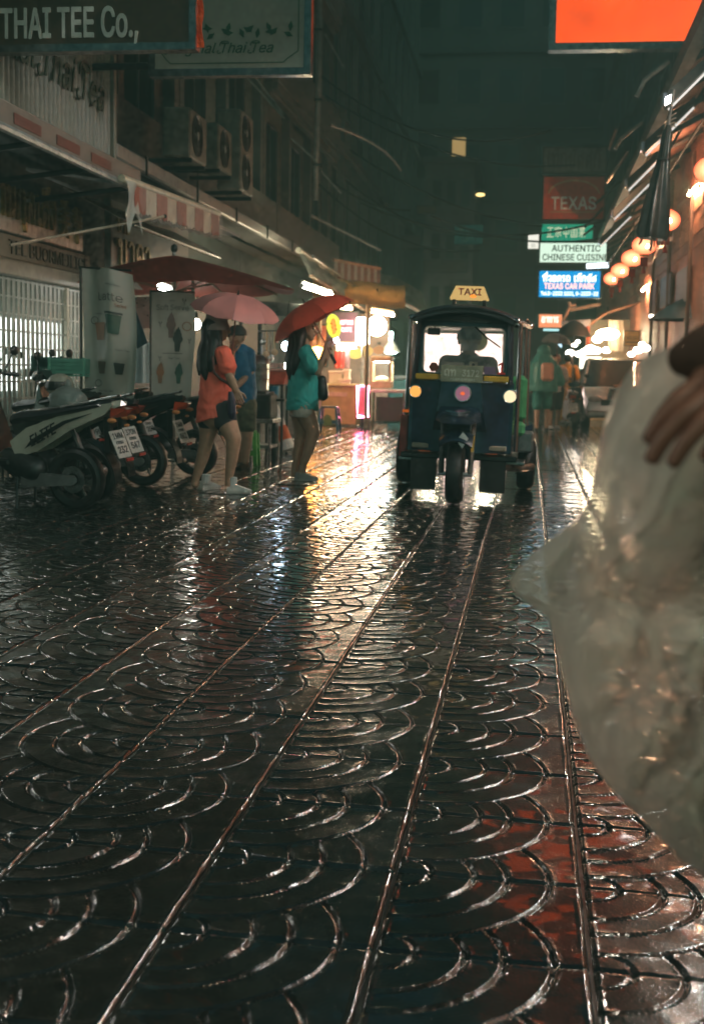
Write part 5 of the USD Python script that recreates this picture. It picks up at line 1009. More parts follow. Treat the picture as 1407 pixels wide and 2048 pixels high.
for y in np.linspace(690, 1780, 110):
    l, D = np.interp(y, ys_, [q[1] for q in prof]), np.interp(y, ys_, [q[2] for q in prof]); r = 2150; lp = []
    for a in np.linspace(0, 2*np.pi, 121)[:-1]:
        u = (1-math.cos(a))/2; x = l+(r-l)*u
        nz = meshkit.fbm(A([[x*.009, y*.005, 3+(a > np.pi)*7]]), 4)[0]-.5; fold = (.030*math.sin(x*.035+y*.018+5*nz)+.014*math.sin(x*.081+y*.045+9*nz))*min(1, 6*u)
        w = np.sign(math.sin(a))*abs(math.sin(a))**.7
        rz = abs(meshkit.fbm(A([[x*.014+y*.006, y*.016-x*.004, 9+(a > np.pi)*5]]), 4)[0]-.5)*2; fold += .05*rz*min(1, 5*u)-.01
        lp.append(P(x+(30*nz+26*(rz-.3))*min(1, 12*u), y+(40*nz if y > 1700 else 12*nz), -w*D*(1+.6*nz)-fold*np.sign(w)))
    loops.append(A(lp))
T.part('rain_poncho', rings(loops, caps=False), PONC, smooth=True)
# ================================================================== stalls on the left
def cuboid(px0, px1, py0, py1, Y, d, bevel=.01):
    a = at(px0, (py0+py1)/2, Y); b = at(px1, (py0+py1)/2, Y); zt = at((px0+px1)/2, py0, Y)[2]; zb = at((px0+px1)/2, py1, Y)[2]
    return A([a[0], Y, zb]), A([b[0], Y+d, zt])
def legs(T, lo, hi, m, r=.018):
    for x in (lo[0]+.04, hi[0]-.04):
        for y in (lo[1]+.04, hi[1]-.04): T.part('leg', tube([(x, y, gz(x)), (x, y, lo[2])], r, 6), m)
# big red parasol
Yr = 15.0; c = at(348, 575, Yr); R = 244*mpp(Yr); H = .36
T = Thing('parasol', 'huge dark red market parasol sheltering the left food stall', 'parasol', A([c[0], Yr, gz(c[0])]))
PR = sheet('parasol_red', (.30, .05, .03), 0, .4, .6); n = 10
def prt(a, t): r = R*t; return c+A([r*math.cos(a), r*math.sin(a), H*(1-t**1.25)])
for k in range(n):
    a0, a1 = 2*np.pi*k/n+.1, 2*np.pi*(k+1)/n+.1
    g = [[prt(a0+(a1-a0)*w, t)*1.-A([0, 0, .03*t*math.sin(np.pi*w)]) for w in np.linspace(.003, .997, 6)] for t in np.linspace(.02, 1, 8)]
    T.part('panel', surf(g, .004), PR, smooth=40)
    T.part('rib', tube([prt(a0, t)-A([0, 0, .015]) for t in (.02, .5, 1.)], .01, 5), mat('bamboo', (.2, .13, .07), .5)); T.part('strut', tube([c+A([0, 0, -.05]), prt(a0, .6)-A([0, 0, .02])], .008, 5), mat('bamboo', (.2, .13, .07), .5))
T.part('pole', tube([(c[0], Yr, gz(c[0])), c+A([0, 0, H+.05])], .025, 8), mat('grey_pole', (.35, .36, .34), .4, .3)); T.part('finial', ball(c+A([0, 0, H+.08]), .04, (1, 1, 1.3), 2), DKMETAL)
# banners
BAN = sheet('banner_vinyl', (.46, .47, .42), 0, .35, .35)
def banner(label, px0, px1, py0, py1, Y, lean, droop):
    x0, x1 = at(px0, (py0+py1)/2, Y)[0], at(px1, (py0+py1)/2, Y)[0]; z1 = at((px0+px1)/2, py0, Y)[2]; z0 = at((px0+px1)/2, py1, Y)[2]
    T = Thing('banner_stand', label, 'banner', ((x0+x1)/2, Y, gz((x0+x1)/2)))
    def q(u, s, off=0.):   # u 0..1 across, s 0..1 down
        return A([x0+(x1-x0)*u+lean*s+.02*math.sin(5*s)*u, Y+.04*math.sin(u*7+s*3)*droop+.03*droop*math.sin(9*u-2*s)+.025*droop*abs(u-.45-.25*s)-off, z1+(z0-z1)*s-droop*.06*max(0, u-.55)*(1-s)*2])
    T.part('sheet', surf([[q(u, s) for u in np.linspace(0, 1, 26)] for s in np.linspace(0, 1, 30)], .003), BAN, smooth=60)
    T.part('pole', tube([(x0-.02, Y+.03, gz(x0)), (x0-.02+lean*-.0, Y+.03, z1+.02)], .012, 8), BLACK)
    T.part('foot', cat(*[tube([(x0-.02, Y+.03, gz(x0)+.05), (x0-.02+.3*math.cos(a), Y+.03+.3*math.sin(a), gz(x0)+.012)], .01, 6) for a in (.5, 2.6, 4.7)]), BLACK)
    T.part('top_bar', tube([(x0-.02, Y+.03, z1+.01), (x1, Y+.02, z1+.01-.03*droop)], .01, 6), BLACK)
    def stick(name, poly, u, s, m, h=1., off=.011):
        """a flat print that follows the sheet"""
        W, Hh = x1-x0, z1-z0
        if not hasattr(poly, 'exterior') and not hasattr(poly, 'geoms'): poly = Polygon(poly)
        mm = trimesh.creation.extrude_polygon(poly, .0015, engine='earcut') if hasattr(poly, 'exterior') else trimesh.util.concatenate([trimesh.creation.extrude_polygon(g, .0015, engine='earcut') for g in poly.geoms])
        mm = mm.subdivide_to_size(.03) if len(mm.faces) < 400 else mm
        v = A(mm.vertices); mm.vertices = A([q(u+a[0]/W, s-a[1]/Hh, off+a[2]) for a in v]); T.part(name, mm, m)
    def words(tx, u, s, h, w, m, bold=False):
        W, Hh = x1-x0, z1-z0; mm = meshkit.text_mesh(tx, h, .0015, bold); v = A(mm.vertices); v[:, 0] *= w/v[:, 0].max(); mm.vertices = A([q(u+a[0]/W, s-a[1]/Hh, .011+a[2]) for a in v]); T.part('lettering', mm, m)
    return T, stick, words
INKG = mat('print_grey', (.10, .10, .09), .5); CO = mat('print_orange', (.26, .12, .06), .5); GR = mat('print_green', (.035, .085, .06), .5); BR = mat('print_brown', (.13, .075, .06), .5); DK = mat('print_dark', (.03, .04, .035), .5)
def cup(k=1.): return Polygon([(-.055*k, .12*k), (.055*k, .12*k), (.05*k, .09*k), (.036*k, -.02*k), (-.036*k, -.02*k), (-.05*k, .09*k)])
def cone_ice(k=1.): return unary_union([Polygon([(-.03*k, 0), (.03*k, 0), (.02*k, -.1*k), (-.02*k, -.1*k)]), Point(0, .02*k).buffer(.045*k), Point(.0, .06*k).buffer(.036*k), Point(.004*k, .095*k).buffer(.022*k), Polygon([(-.012*k, .1*k), (.016*k, .1*k), (.008*k, .14*k)])])
def ringp(r): return Point(0, 0).buffer(r).difference(Point(0, 0).buffer(r*.82))
def leafy(k): return unary_union([Polygon([(0, 0), (.03*k, .03*k), (.02*k, .06*k)]), Polygon([(0, 0), (-.03*k, .035*k), (-.015*k, .06*k)]), LineString([(0, 0), (0, -.03*k)]).buffer(.004)])
Yl = 11.9
T, stick, words = banner('tall crumpled white banner reading Latte with printed iced drinks', 164, 262, 536, 880, Yl, .03, 1.)
words('Special Menu', .5, .095, .018, .12, INKG); words('Latte', .28, .185, .075, .24, INKG); words('Series', .66, .215, .03, .085, CO, True); words('Iced Latte', .2, .265, .014, .09, INKG)
stick('printed_cup', cup(1.15), .34, .40, CO); stick('printed_cup', cup(1.25), .62, .36, GR); stick('printed_lid', sbox(-.075, 0, .075, .02), .62, .26, DK); stick('printed_cup', cup(.8), .38, .60, BR); stick('printed_cup', cup(.75), .72, .60, DK); stick('printed_cup', cup(.8), .40, .80, CO)
stick('printed_ring', ringp(.036), .2, .30, INKG); stick('printed_ring', ringp(.034), .30, .665, INKG); words('Green Tea', .66, .47, .014, .1, INKG); words('Thai Tea Latte', .3, .715, .016, .15, INKG); words('55 Baht', .38, .735, .012, .07, INKG)
Ys_ = 14.3
T, stick, words = banner('pale banner reading Soft Serve with printed ice cream cones', 303, 386, 584, 800, Ys_, .0, .25)
words('SINCE 1978', .42, .085, .012, .07, INKG); words('Soft Serve', .10, .165, .06, .36, INKG); stick('printed_leaf', leafy(.8), .78, .09, INKG)
stick('printed_cone', cone_ice(1.2), .46, .32, BR); stick('printed_cone', cone_ice(1.15), .62, .45, DK); stick('printed_ring', ringp(.05), .82, .31, CO); stick('printed_leaf', leafy(.7), .2, .30, INKG); stick('printed_leaf', leafy(.6), .88, .45, INKG)
stick('rule_line', sbox(-.11, -.004, .11, .004), .5, .565, INKG); words('Thai Tea', .38, .62, .025, .14, INKG); stick('printed_leaf', leafy(.6), .2, .62, INKG); stick('printed_cone', cone_ice(1.), .22, .76, CO); stick('printed_cone', cone_ice(1.), .68, .76, GR)
# stall behind the banners
CLOTH = sheet('dotted_cloth', (.62, .46, .42), 0, .6, .6)
T = Thing('stall_canopy', 'pale pink dotted cloth canopy glowing behind the latte banner', 'canopy', at(280, 640, 17.4))
T.part('cloth', surf([[at(232+95*u, 588+s*62+6*math.sin(3*u), 17.6+s*-.6) for u in np.linspace(0, 1, 12)] for s in np.linspace(0, 1, 6)], .006), CLOTH)
for k in range(14): q = at(250+(k*37) % 70, 594+(k*17) % 48, 17.6-((k*17) % 48)/62*.6-.02); T.part('printed_dot', ball(q, .012, (1, .3, 1), 1), DK)
T.part('pole', tube([at(302, 575, 17.2), at(302, 760, 17.2)], .02, 6), mat('white_pole', (.6, .6, .58), .4))
T = Thing('tarpaulin', 'wet dark blue tarpaulin draped beside the latte banner', 'tarpaulin', at(275, 740, 16.5))
T.part('sheet', surf([[at(250+(18+42*s)*u, 610+s*118, 16.5+.12*math.sin(u*9+s*2)*s) for u in np.linspace(0, 1, 20)] for s in np.linspace(0, 1, 14)], .005), mat('blue_tarpaulin', (.035, .08, .11), .2, var=.3, scale=6), smooth=60)
single('hanging_cloth', surf([[at(266+36*u, 702+s*64-20*u*(1-s), 16.1+.05*math.sin(9*u)) for u in np.linspace(0, 1, 12)] for s in np.linspace(0, 1, 8)], .005), sheet('pale_blue_cloth', (.45, .55, .56), 0, .4, .6), 'pale blue cloth hanging low behind the motorbike mirrors', 'cloth')
def bulb(px, py, Y, r, c, s, label, nm, shade=None):
    p = at(px, py, Y); T = Thing('bulb', label, 'lamp', p-A([0, 0, r])); T.part('glass', ball(p, r, (1, 1, 1.15), 2), emit(nm, c, s), smooth=True)
    T.part('socket', tube([p+A([0, 0, r*.9]), p+A([0, 0, r*.9+.09])], .02, 8), BLACK); T.part('flex', tube([p+A([0, 0, r*.9+.09]), p+A([.02, .1, .6])], .006, 4), BLACK)
WARM = (1., .78, .5); COOL = (.85, 1., .95)
bulb(392, 648, 16.3, .06, (1., .95, .8), 9, 'bright white bulb glowing beside the soft serve banner', 'bulb_white')
def tubelight(a, b, r, nm, c, s, label):
    a, b = A(a), A(b); d = vunit(b-a); T = Thing('tube_light', label, 'lamp', (a+b)/2); T.part('tube', tube([a, b], r, 10), emit(nm, c, s)); T.part('end_cap', cat(tube([a-d*.04, a], r*1.2, 8), tube([b, b+d*.04], r*1.2, 8)), WHITEP); T.part('batten', tube([a+A([0, 0, r*2.2]), b+A([0, 0, r*2.2])], r*.8, 6), WHITEP)
tubelight(at(319, 573, 15.3), at(345, 583, 15.0), .03, 'tube_stall', (1., 1., .9), 9, 'short white tube light under the red parasol')
tubelight(at(604, 571, 20.0), at(662, 590, 21.6), .03, 'tube_yellowish', (1., .9, .62), 22, 'long warm tube light above the red umbrella')
T = Thing('bead_string', 'string of pink and white plastic beads hanging from the parasol', 'decoration', at(386, 620, 14.5))
for k in range(9): T.part('bead', ball(at(386+(k % 2), 545+k*8.5, 14.5), .02+.008*(k % 3 == 0), (1, 1, 1.2), 1), mat('bead_pink', (.6, .35, .33), .2) if k % 2 else mat('bead_white', (.6, .65, .62), .2))
# cooking table
Yk = 15.4
lo, hi = cuboid(494, 545, 838, 846, Yk, .55); T = Thing('steel_table', 'steel cooking table with thin legs behind the green stool', 'table', A([(lo[0]+hi[0])/2, Yk+.3, gz(lo[0])])); T.part('table_top', box(lo, hi, .006), STEEL); legs(T, lo, hi, STEEL); T.part('shelf', box(lo-A([-.03, -.03, .3]), hi-A([.03, .03, .31])), STEEL)
lo, hi = cuboid(499, 541, 788, 837, Yk+.05, .45); T = Thing('gas_stove', 'dark steel stove cabinet under the steamers', 'stove', lo); T.part('body', box(lo, hi, .015), mat('stove_dark', (.05, .055, .05), .35, .5)); T.part('door', box((lo[0]+.04, lo[1]-.012, lo[2]+.03), (hi[0]-.04, lo[1]-.001, hi[2]-.07), .005), DKMETAL); T.part('knob', lathe([(0, .02), (.018, .018), (.02, 0)], ((lo[0]+hi[0])/2, lo[1]-.001, hi[2]-.035), 10, 'y'), STEEL); T.part('burner_ring', lathe([(.09, 0), (.1, .03), (.12, .03), (.13, 0)], ((lo[0]+hi[0])/2, Yk+.27, hi[2]), 16), BLACK)
c = at(517, 786, Yk+.27); r = 21*mpp(Yk)*1.05
T = Thing('steamer', 'stack of large shiny aluminium steamer pots on the stove', 'steamer', c)
for k, (z0, h, rr) in enumerate(((0.03, .13, .98), (.165, .12, 1.), (.29, .06, 1.02))): T.part('pot', lathe([(0, z0), (r*rr*.97, z0), (r*rr, z0+.01), (r*rr, z0+h-.012), (r*rr*1.05, z0+h), (r*rr*.94, z0+h), (0, z0+h)], c, 28), STEEL, smooth=30)
T.part('lid', lathe([(r*1.04, .352), (r*.9, .40), (r*.45, .445), (0, .455)], c, 28), STEEL, smooth=40); T.part('lid_knob', ball(c+A([0, 0, .475]), .025, sub=1), BLACK)
# red serving counter with bowls
lo, hi = cuboid(521, 573, 742, 768, 16.6, .5); REDC = mat('red_counter', (.42, .06, .03), .35)
T = Thing('red_tub', 'red plastic tub of hot food steaming next to the steamers', 'tub', lo); T.part('tub', hull([(lo[0]+.04, lo[1], lo[2]), (hi[0]-.04, lo[1], lo[2]), (lo[0], lo[1], hi[2]), (hi[0], lo[1], hi[2]), (lo[0]+.04, hi[1], lo[2]), (hi[0]-.04, hi[1], lo[2]), (lo[0], hi[1], hi[2]), (hi[0], hi[1], hi[2])]), REDC); T.part('rim', box(lo+A([-.02, -.02, hi[2]-lo[2]]), hi+A([.02, .02, .03]), .01), mat('pink_rim', (.6, .3, .25), .4)); T.part('stand', box(lo+A([.05, .05, -.02]), A([hi[0]-.05, hi[1]-.05, lo[2]-.003])), DKMETAL); legs(T, lo+A([.03, .03, -.02]), hi-A([.03, .03, 0]), DKMETAL)
for k, (px, w) in enumerate(((531, 10), (548, 12), (563, 8))): q = at(px, 736, 16.75); T.part('bowl', lathe([(0, 0), (w*mpp(16.7)*.6, .005), (w*mpp(16.7), .06), (w*mpp(16.7)*.94, .06), (0, .02)], q, 16), mat('pale_bowl', (.6, .45, .4), .3))
q = at(547, 797, 15.9); T = Thing('bucket', 'blue plastic bucket below the red tub', 'bucket', q); T.part('bucket', lathe([(0, 0), (.052, 0), (.066, .145), (.071, .15), (.06, .15), (.047, .01), (0, .01)], q, 20), mat('blue_bucket', (.03, .22, .36), .35)); T.part('handle', tube([q+A([-.065, 0, .14]), q+A([-.03, -.05, .10]), q+A([.03, -.05, .10]), q+A([.065, 0, .14])], .004, 5), STEEL); T.part('stand', box((q[0]-.15, q[1]-.1, q[2]-.03), (q[0]+.15, q[1]+.2, q[2]-.003)), DKMETAL); T.part('stand_leg', tube([(q[0], q[1]+.05, gz(q[0])), (q[0], q[1]+.05, q[2]-.03)], .03, 8), DKMETAL)
T = Thing('utensil_rack', 'dark rack with hanging ladles behind the steamers', 'rack', at(540, 735, 17.2))
for px in (520,): T.part('post', tube([at(px, 640, 17.2), A([at(px, 640, 17.2)[0], 17.2, gz(-3.4)])], .03, 6), DKMETAL)
T.part('rail', tube([at(516, 662, 17.15), at(560, 662, 17.15)], .014, 6), STEEL)
for px, l, cc in ((526, 20, STEEL), (533, 44, mat('ladle_tan', (.45, .32, .2), .4)), (541, 52, STEEL), (549, 40, mat('ladle_tan', (.45, .32, .2), .4))): T.part('ladle', cat(tube([at(px, 662, 17.1), at(px, 662+l, 17.1)], .01, 5), ball(at(px, 664+l, 17.1), .045, (1, .5, 1), 1)), cc)
bulb(571, 692, 17.6, .055, (.55, .8, 1.), 6, 'bluish white bulb behind the teal woman hair', 'bulb_blue'); bulb(572, 731, 17.3, .035, (1., .95, .75), 22, 'small white lamp over the red tub', 'bulb_small')
# stools, barrier
def stool(c, w, h, label, m, inset):
    c = A(c); T = Thing('plastic_stool', label, 'stool', c); T.part('seat', box(c+A([-w*.42, -w*.42, h-.03]), c+A([w*.42, w*.42, h]), .012), m)
    for sx in (-1, 1):
        for sy in (-1, 1): T.part('leg', hull([tuple(c+A([sx*(w*k+dx), sy*(w*k+dy), z])) for k, z in ((.5, 0.), (.39, h-.031)) for dx in (-.022, .022) for dy in (-.022, .022)]), m)
    for s in (-1, 1): T.part('brace', cat(box(c+A([-w*.44, s*w*.45-.008, h*.30]), c+A([w*.44, s*w*.45+.008, h*.42])), box(c+A([s*w*.45-.008, -w*.44, h*.5]), c+A([s*w*.45+.008, w*.44, h*.6]))), m)
    return T
g0 = gnd(499, 932); stool(g0, .17, .40, 'bright green plastic stool beside the man in blue', mat('stool_green', (.06, .34, .06), .35), 0)
g0 = gnd(658, 861); T = stool(g0, .36, .44, 'blue plastic stool in front of the yellow counter', mat('stool_blue', (.03, .12, .2), .35), 0); T.part('side_print', prism([(-.07, 0), (.07, 0), (.07, .16), (0, .2), (-.07, .16)], g0+A([0, -.19, .1]), X_, Z_, .01), mat('stool_print', (.2, .2, .05), .5))
b0 = gnd(577, 908); b1 = at(541, 797, b0[1]+.15); T = Thing('road_barrier', 'leaning orange and white barrier post wrapped in plastic beside the teal woman', 'barrier', b0); cols = [mat('barrier_white', (.6, .58, .54), .4), mat('barrier_orange', (.5, .08, .015), .4)]
for k, (t0, t1, r0, r1) in enumerate(((0, .06, .10, .10), (.06, .17, .095, .088), (.17, .42, .087, .075), (.42, .66, .074, .06), (.66, 1., .059, .035))): T.part('band', tube([b0+(b1-b0)*t0+A([0, 0, .05]), b0+(b1-b0)*t1+A([0, 0, .05])], [r0, r1], 14), cols[(0, 0, 1, 0, 0)[k]] if k != 1 else cols[0])
# dark awning, clear plastic awning, striped awning and canvas roofs
T = Thing('dark_awning', 'black awning roof over the cooking table', 'awning', at(560, 640, 18.5)); T.part('roof', surf([[at(478+165*u, 600+s*26+10*u, 19.5-s*1.8) for u in np.linspace(0, 1, 8)] for s in np.linspace(0, 1, 4)], .01), mat('black_canvas', (.02, .02, .02), .6)); T.part('post', tube([at(482, 628, 17.8), A([at(482, 628, 17.8)[0], 17.8, gz(-3.8)])], .025, 6), DKMETAL)
pa, pb = at(596, 500, 22.0), at(722, 584, 30.0)
T = Thing('plastic_awning', 'wet clear plastic awning edge shining above the stalls', 'awning', (pa+pb)/2-A([0, 0, .4]))
T.part('tube', tube([pa, pb], .05, 10), mat('cream_tube_bright', (.7, .66, .55), .3)); T.part('inner_tube', tube([pa+A([.25, 0, -.1]), pb+A([.2, 0, -.12])], .03, 8), STEEL)
g = [[pa+(pb-pa)*u+A([.18*s+.02*math.sin(40*u), 0, -.36*s-.04*math.sin(57*u)*s-.08*u*s]) for u in np.linspace(0, 1, 80)] for s in np.linspace(0, 1, 7)]
gg = A(g); gg += .025*(rng.random(gg.shape)-.5); T.part('plastic_sheet', surf(gg, .003), sheet('wet_plastic', (.6, .68, .64), .25, .4, .08))
T.part('scallop', cat(*[ball(pa+(pb-pa)*u+A([.2, 0, -.40-.08*u]), .05, (1, 1, .6), 1) for u in np.linspace(.02, .98, 44)]), mat('scallop_peach', (.5, .33, .24), .3), kind='stuff')
T = Thing('striped_roof', 'dark red and grey striped roof valance above the yellow canopy', 'awning', at(715, 560, 25.5))
for k in range(14): u0, u1 = k/14, (k+1)/14-.004; q = lambda u, s: at(668+92*u, 520+18*u+s*(36-8*u), 25.+1.6*u); T.part('stripe', surf([[q(u0+(u1-u0)*w, s) for w in (0, .5, 1)] for s in (0, .5, 1)], .012), mat('stripe_maroon', (.16, .04, .035), .5) if k % 2 else mat('stripe_grey', (.3, .33, .3), .5))
T.part('rail', tube([at(666, 519, 24.9), at(760, 537, 26.6)], .03, 6), mat('rail_peach', (.5, .33, .24), .4))
CAN = sheet('cream_canvas', (.62, .45, .24), 0, .35, .6)
T = Thing('cream_canopy', 'yellowish canvas canopy glowing over the hot dog stall', 'canopy', at(720, 600, 25.5)); T.part('canvas', surf([[at(625+185*u, 606-s*44+8*u+3*math.sin(9*u), 24.5+s*3.+.8*u) for u in np.linspace(0, 1, 18)] for s in np.linspace(0, 1, 6)], .02), CAN, smooth=60)
for px in (640, 735): T.part('post', tube([at(px, 606, 25.2), A([at(px, 606, 25.2)[0], 25.2, gz(-3.6)])], .035, 8), mat('post_tan', (.4, .33, .25), .5))
T = Thing('grey_tarpaulin', 'large grey green tarpaulin roof sagging left of the tuk-tuk', 'tarpaulin', at(800, 600, 30)); T.part('sheet', surf([[at(752+90*u+18*s, 545+s*52+40*u-6*math.sin(3.1*u), 29.+2.*u-s) for u in np.linspace(0, 1, 16)] for s in np.linspace(0, 1, 8)], .02), mat('grey_green_tarpaulin', (.10, .13, .12), .3, var=.3, scale=3), smooth=60); T.part('edge_rope', tube([at(752+90*u+18, 597+40*u-6*math.sin(3.1*u), 27.9+2*u) for u in np.linspace(0, 1, 12)], .04, 6), mat('rope_white', (.6, .55, .5), .4))
# hot dog stall
Yh = 26.0; OLV = mat('olive_counter', (.42, .36, .13), .4, var=.15)
lo, hi = cuboid(643, 712, 772, 838, Yh, .9); T = Thing('stall_counter', 'olive yellow serving counter of the hot dog stall', 'counter', A([(lo[0]+hi[0])/2, Yh+.4, gz(lo[0])])); lo[2] = gz(lo[0])+.02; T.part('body', box(lo, hi, .015), OLV); T.part('top', box((lo[0]-.06, lo[1]-.06, hi[2]+.002), (hi[0]+.06, hi[1], hi[2]+.045), .01), mat('lime_top', (.55, .58, .3), .3)); T.part('menu_strip', box((lo[0]+.1, lo[1]-.02, hi[2]-.2), (lo[0]+.5, lo[1]-.002, hi[2]-.12)), mat('menu_pale', (.5, .4, .3), .5))
for (a, b, c_, d_, lab) in ((657, 684, 741, 768, 'white foam box on the olive counter, the large one'), (686, 697, 738, 768, 'narrow cream container beside the large foam box'), (676, 700, 757, 769, 'low white tray in front of the foam boxes')):
    lo, hi = cuboid(a, b, c_, d_, Yh+.1 if 'low' not in lab else Yh-.02, .3 if 'low' not in lab else .1); T = Thing('foam_box', lab, 'box', lo); T.part('body', box(lo, A([hi[0], hi[1], hi[2]-.05]), .01), mat('foam_white', (.72, .7, .6), .5, var=.05)); T.part('lid', box((lo[0]-.012, lo[1]-.012, hi[2]-.048), hi+A([.012, .012, 0]), .01), mat('foam_white', (.72, .7, .6), .5))
T, x0, x1, z0, z1 = slab_sign('purple_board', 'dark purple board behind the hot dog neon sign', 652, 718, 622, 694, Yh+1.2, mat('purple_board_face', (.09, .04, .07), .5), fw=.03)
T, x0, x1, z0, z1 = slab_sign('orange_menu_panel', 'orange printed menu panel behind the teal woman face', 616, 656, 648, 734, Yh+.9, mat('orange_menu', (.6, .2, .08), .5, var=.45, scale=5), fw=.03)
for k in range(3): T.part('menu_photo', box((x0+.08, Yh+.885, z0+.1+k*.26), (x1-.06, Yh+.899, z0+.28+k*.26)), mat(f'menu_photo_{k}', ((.5, .12, .05), (.62, .35, .2), (.35, .08, .05))[k], .5))
def ell(px, py, rx, ry, Y, tiltd, n=40):
    t = np.linspace(0, 2*np.pi, n); c, s = math.cos(tiltd), math.sin(tiltd)
    return [at(px+rx*math.cos(a)*c-ry*math.sin(a)*s, py+rx*math.cos(a)*s+ry*math.sin(a)*c, Y) for a in t]
T = Thing('neon_hot_dog', 'yellow and orange neon sign shaped like a hot dog', 'neon sign', at(667, 690, Yh+.9)); T.part('outer_tube', tube(ell(667, 652, 9.8, 20, Yh+.9, -.16), .042, 8), emit('neon_yellow', (.8, .85, .06), 1.7)); T.part('inner_tube', tube([at(667+5*math.sin(k*2.3)-.12*(k*2.6-15)*-1, 637+k*2.9, Yh+.88) for k in np.linspace(0, 11, 60)], .022, 6), emit('neon_orange', (1., .3, .05), 1.5)); T.part('back_plate', prism([(p[0], p[2]) for p in ell(667, 652, 8, 18, Yh+.95, -.16)[:-1]], (0, Yh+.97, 0), X_, Z_, .02), mat('neon_back', (.3, .1, .03), .5)); T.part('bottom_tube', tube([at(671, 676, Yh+.9), at(674, 684, Yh+.9)], .05, 8), emit('neon_white', (1., .92, .85), 4.))
T = Thing('neon_lettering', 'two lines of pink white neon lettering beside the neon hot dog', 'neon sign', at(692, 665, Yh+.9)); NP = emit('neon_pink', (1., .4, .42), 1.2); T.part('lettering', text('HOT DOG', at(680, 649, Yh+.9), X_, Z_, .085, .03, width=27*mpp(Yh), bold=True), NP); T.part('lettering', text('CAFE', at(682, 663, Yh+.9), X_, Z_, .085, .03, width=22*mpp(Yh), bold=True), NP)
tubelight(at(674, 693, Yh+.3), at(712, 693, Yh+.3), .035, 'tube_counter', (1., .74, .5), 15, 'horizontal warm tube light over the olive counter')
for k, (px, col) in enumerate(((673, (.55, .05, .04)), (683, (.6, .06, .06)), (694, (.3, .2, .25)))): q = at(px, 736, Yh+.5); T = Thing('drink_dispenser', ('red drink dispenser nearest the teal woman', 'second red drink dispenser on the counter', 'grey drink dispenser right of the red ones')[k], 'dispenser', q); T.part('tank', tube([q, q+A([0, 0, .34])], .05, 12), mat(f'drink_{k}', col, .15, coat=1.)); T.part('lid', tube([q+A([0, 0, .341]), q+A([0, 0, .37])], .054, 12), WHITEP); T.part('tap', box(q+A([-.012, -.08, .03]), q+A([.012, -.051, .06])), STEEL)
lo, hi = cuboid(711, 737, 634, 690, 26.6, .16); T = Thing('light_column', 'tall white glowing light box next to the globe lamp', 'lamp', lo); T.part('panel', box(lo, hi, .03), emit('column_glow', (1., .8, .52), 4.)); T.part('pole', tube([A([(lo[0]+hi[0])/2, 26.68, gz(lo[0])]), A([(lo[0]+hi[0])/2, 26.68, lo[2]])], .03, 8), STEEL)
p = at(753, 652, 27); T = Thing('globe_lamp', 'big round white globe lamp left of the tuk-tuk', 'lamp', p-A([0, 0, .2])); T.part('globe', ball(p, 20*mpp(27), sub=3), emit('globe_glow', (1., .84, .58), 9.), smooth=True); T.part('hanger', tube([p+A([0, 0, .2]), p+A([0, 0, .75])], .015, 6), DKMETAL); T.part('cap', lathe([(0, .02), (.06, .015), (.07, 0)], p+A([0, 0, .195]), 14), DKMETAL)
for k, (px, py, lab) in enumerate(((710, 706, 'yellow paper lantern over the counter, left of the light column'), (733, 702, 'orange yellow paper lantern right of the light column'), (757, 700, 'dim orange paper lantern above the popcorn machine'))): p = at(px, py, 26.8); T = Thing('paper_lantern', lab, 'lantern', p-A([0, 0, .1])); T.part('shade', ball(p, .15-.02*k, (1, 1, .8), 2), emit(f'paper_yellow_{k}', ((1., .72, .18), (1., .6, .18), (.9, .4, .16))[k], 1.3-.25*k), smooth=True); T.part('ring', tube([p+A([0, 0, .115]), p+A([0, 0, .16])], .04, 8), DKMETAL)
tubelight(at(655, 611, 25.), at(702, 617, 25.4), .03, 'tube_canopy', (1., .62, .34), 16, 'warm tube light under the cream canopy, left one'); tubelight(at(741, 622, 26.), at(786, 630, 26.4), .03, 'tube_canopy', (1., .62, .34), 16, 'warm tube light under the cream canopy, right one')
p = at(634, 706, 25.2); T = Thing('paper_lantern', 'glowing orange paper lantern beside the orange menu panel', 'lantern', p-A([0, 0, .1])); T.part('shade', ball(p, .15, (1, 1, .85), 2), emit('orange_lantern_glow', (1., .36, .07), 5.), smooth=True); T.part('ring', tube([p+A([0, 0, .125]), p+A([0, 0, .5])], .012, 8), DKMETAL)
# popcorn cabinet on its table
lo, hi = cuboid(734, 812, 779, 785, 26.2, .8); T = Thing('stall_table', 'pale stall table carrying the popcorn machine', 'table', A([(lo[0]+hi[0])/2, 26.6, gz(lo[0])])); T.part('table_top', box(lo, hi, .01), mat('table_white', (.55, .52, .48), .3)); legs(T, lo, hi, STEEL, .03); T.part('back_panel', box((lo[0]+.1, hi[1]-.1, gz(lo[0])+.1), (hi[0]-.1, hi[1]-.06, lo[2]-.1)), mat('under_table_dark', (.06, .035, .03), .6))
lo, hi = cuboid(740, 782, 712, 776, 26.4, .45); W = .04; T = Thing('popcorn_machine', 'glass sided popcorn machine with a lit inside on the stall table', 'popcorn machine', lo); FRM = mat('tan_frame', (.45, .33, .2), .35)
T.part('base', box(lo, (hi[0], hi[1], lo[2]+.13), .01), FRM); T.part('roof', box((lo[0], lo[1], hi[2]-.1), hi, .02), FRM)
for x in (lo[0], hi[0]-W):
    for y in (lo[1], hi[1]-W): T.part('post', box((x, y, lo[2]+.132), (x+W, y+W, hi[2]-.102)), FRM)
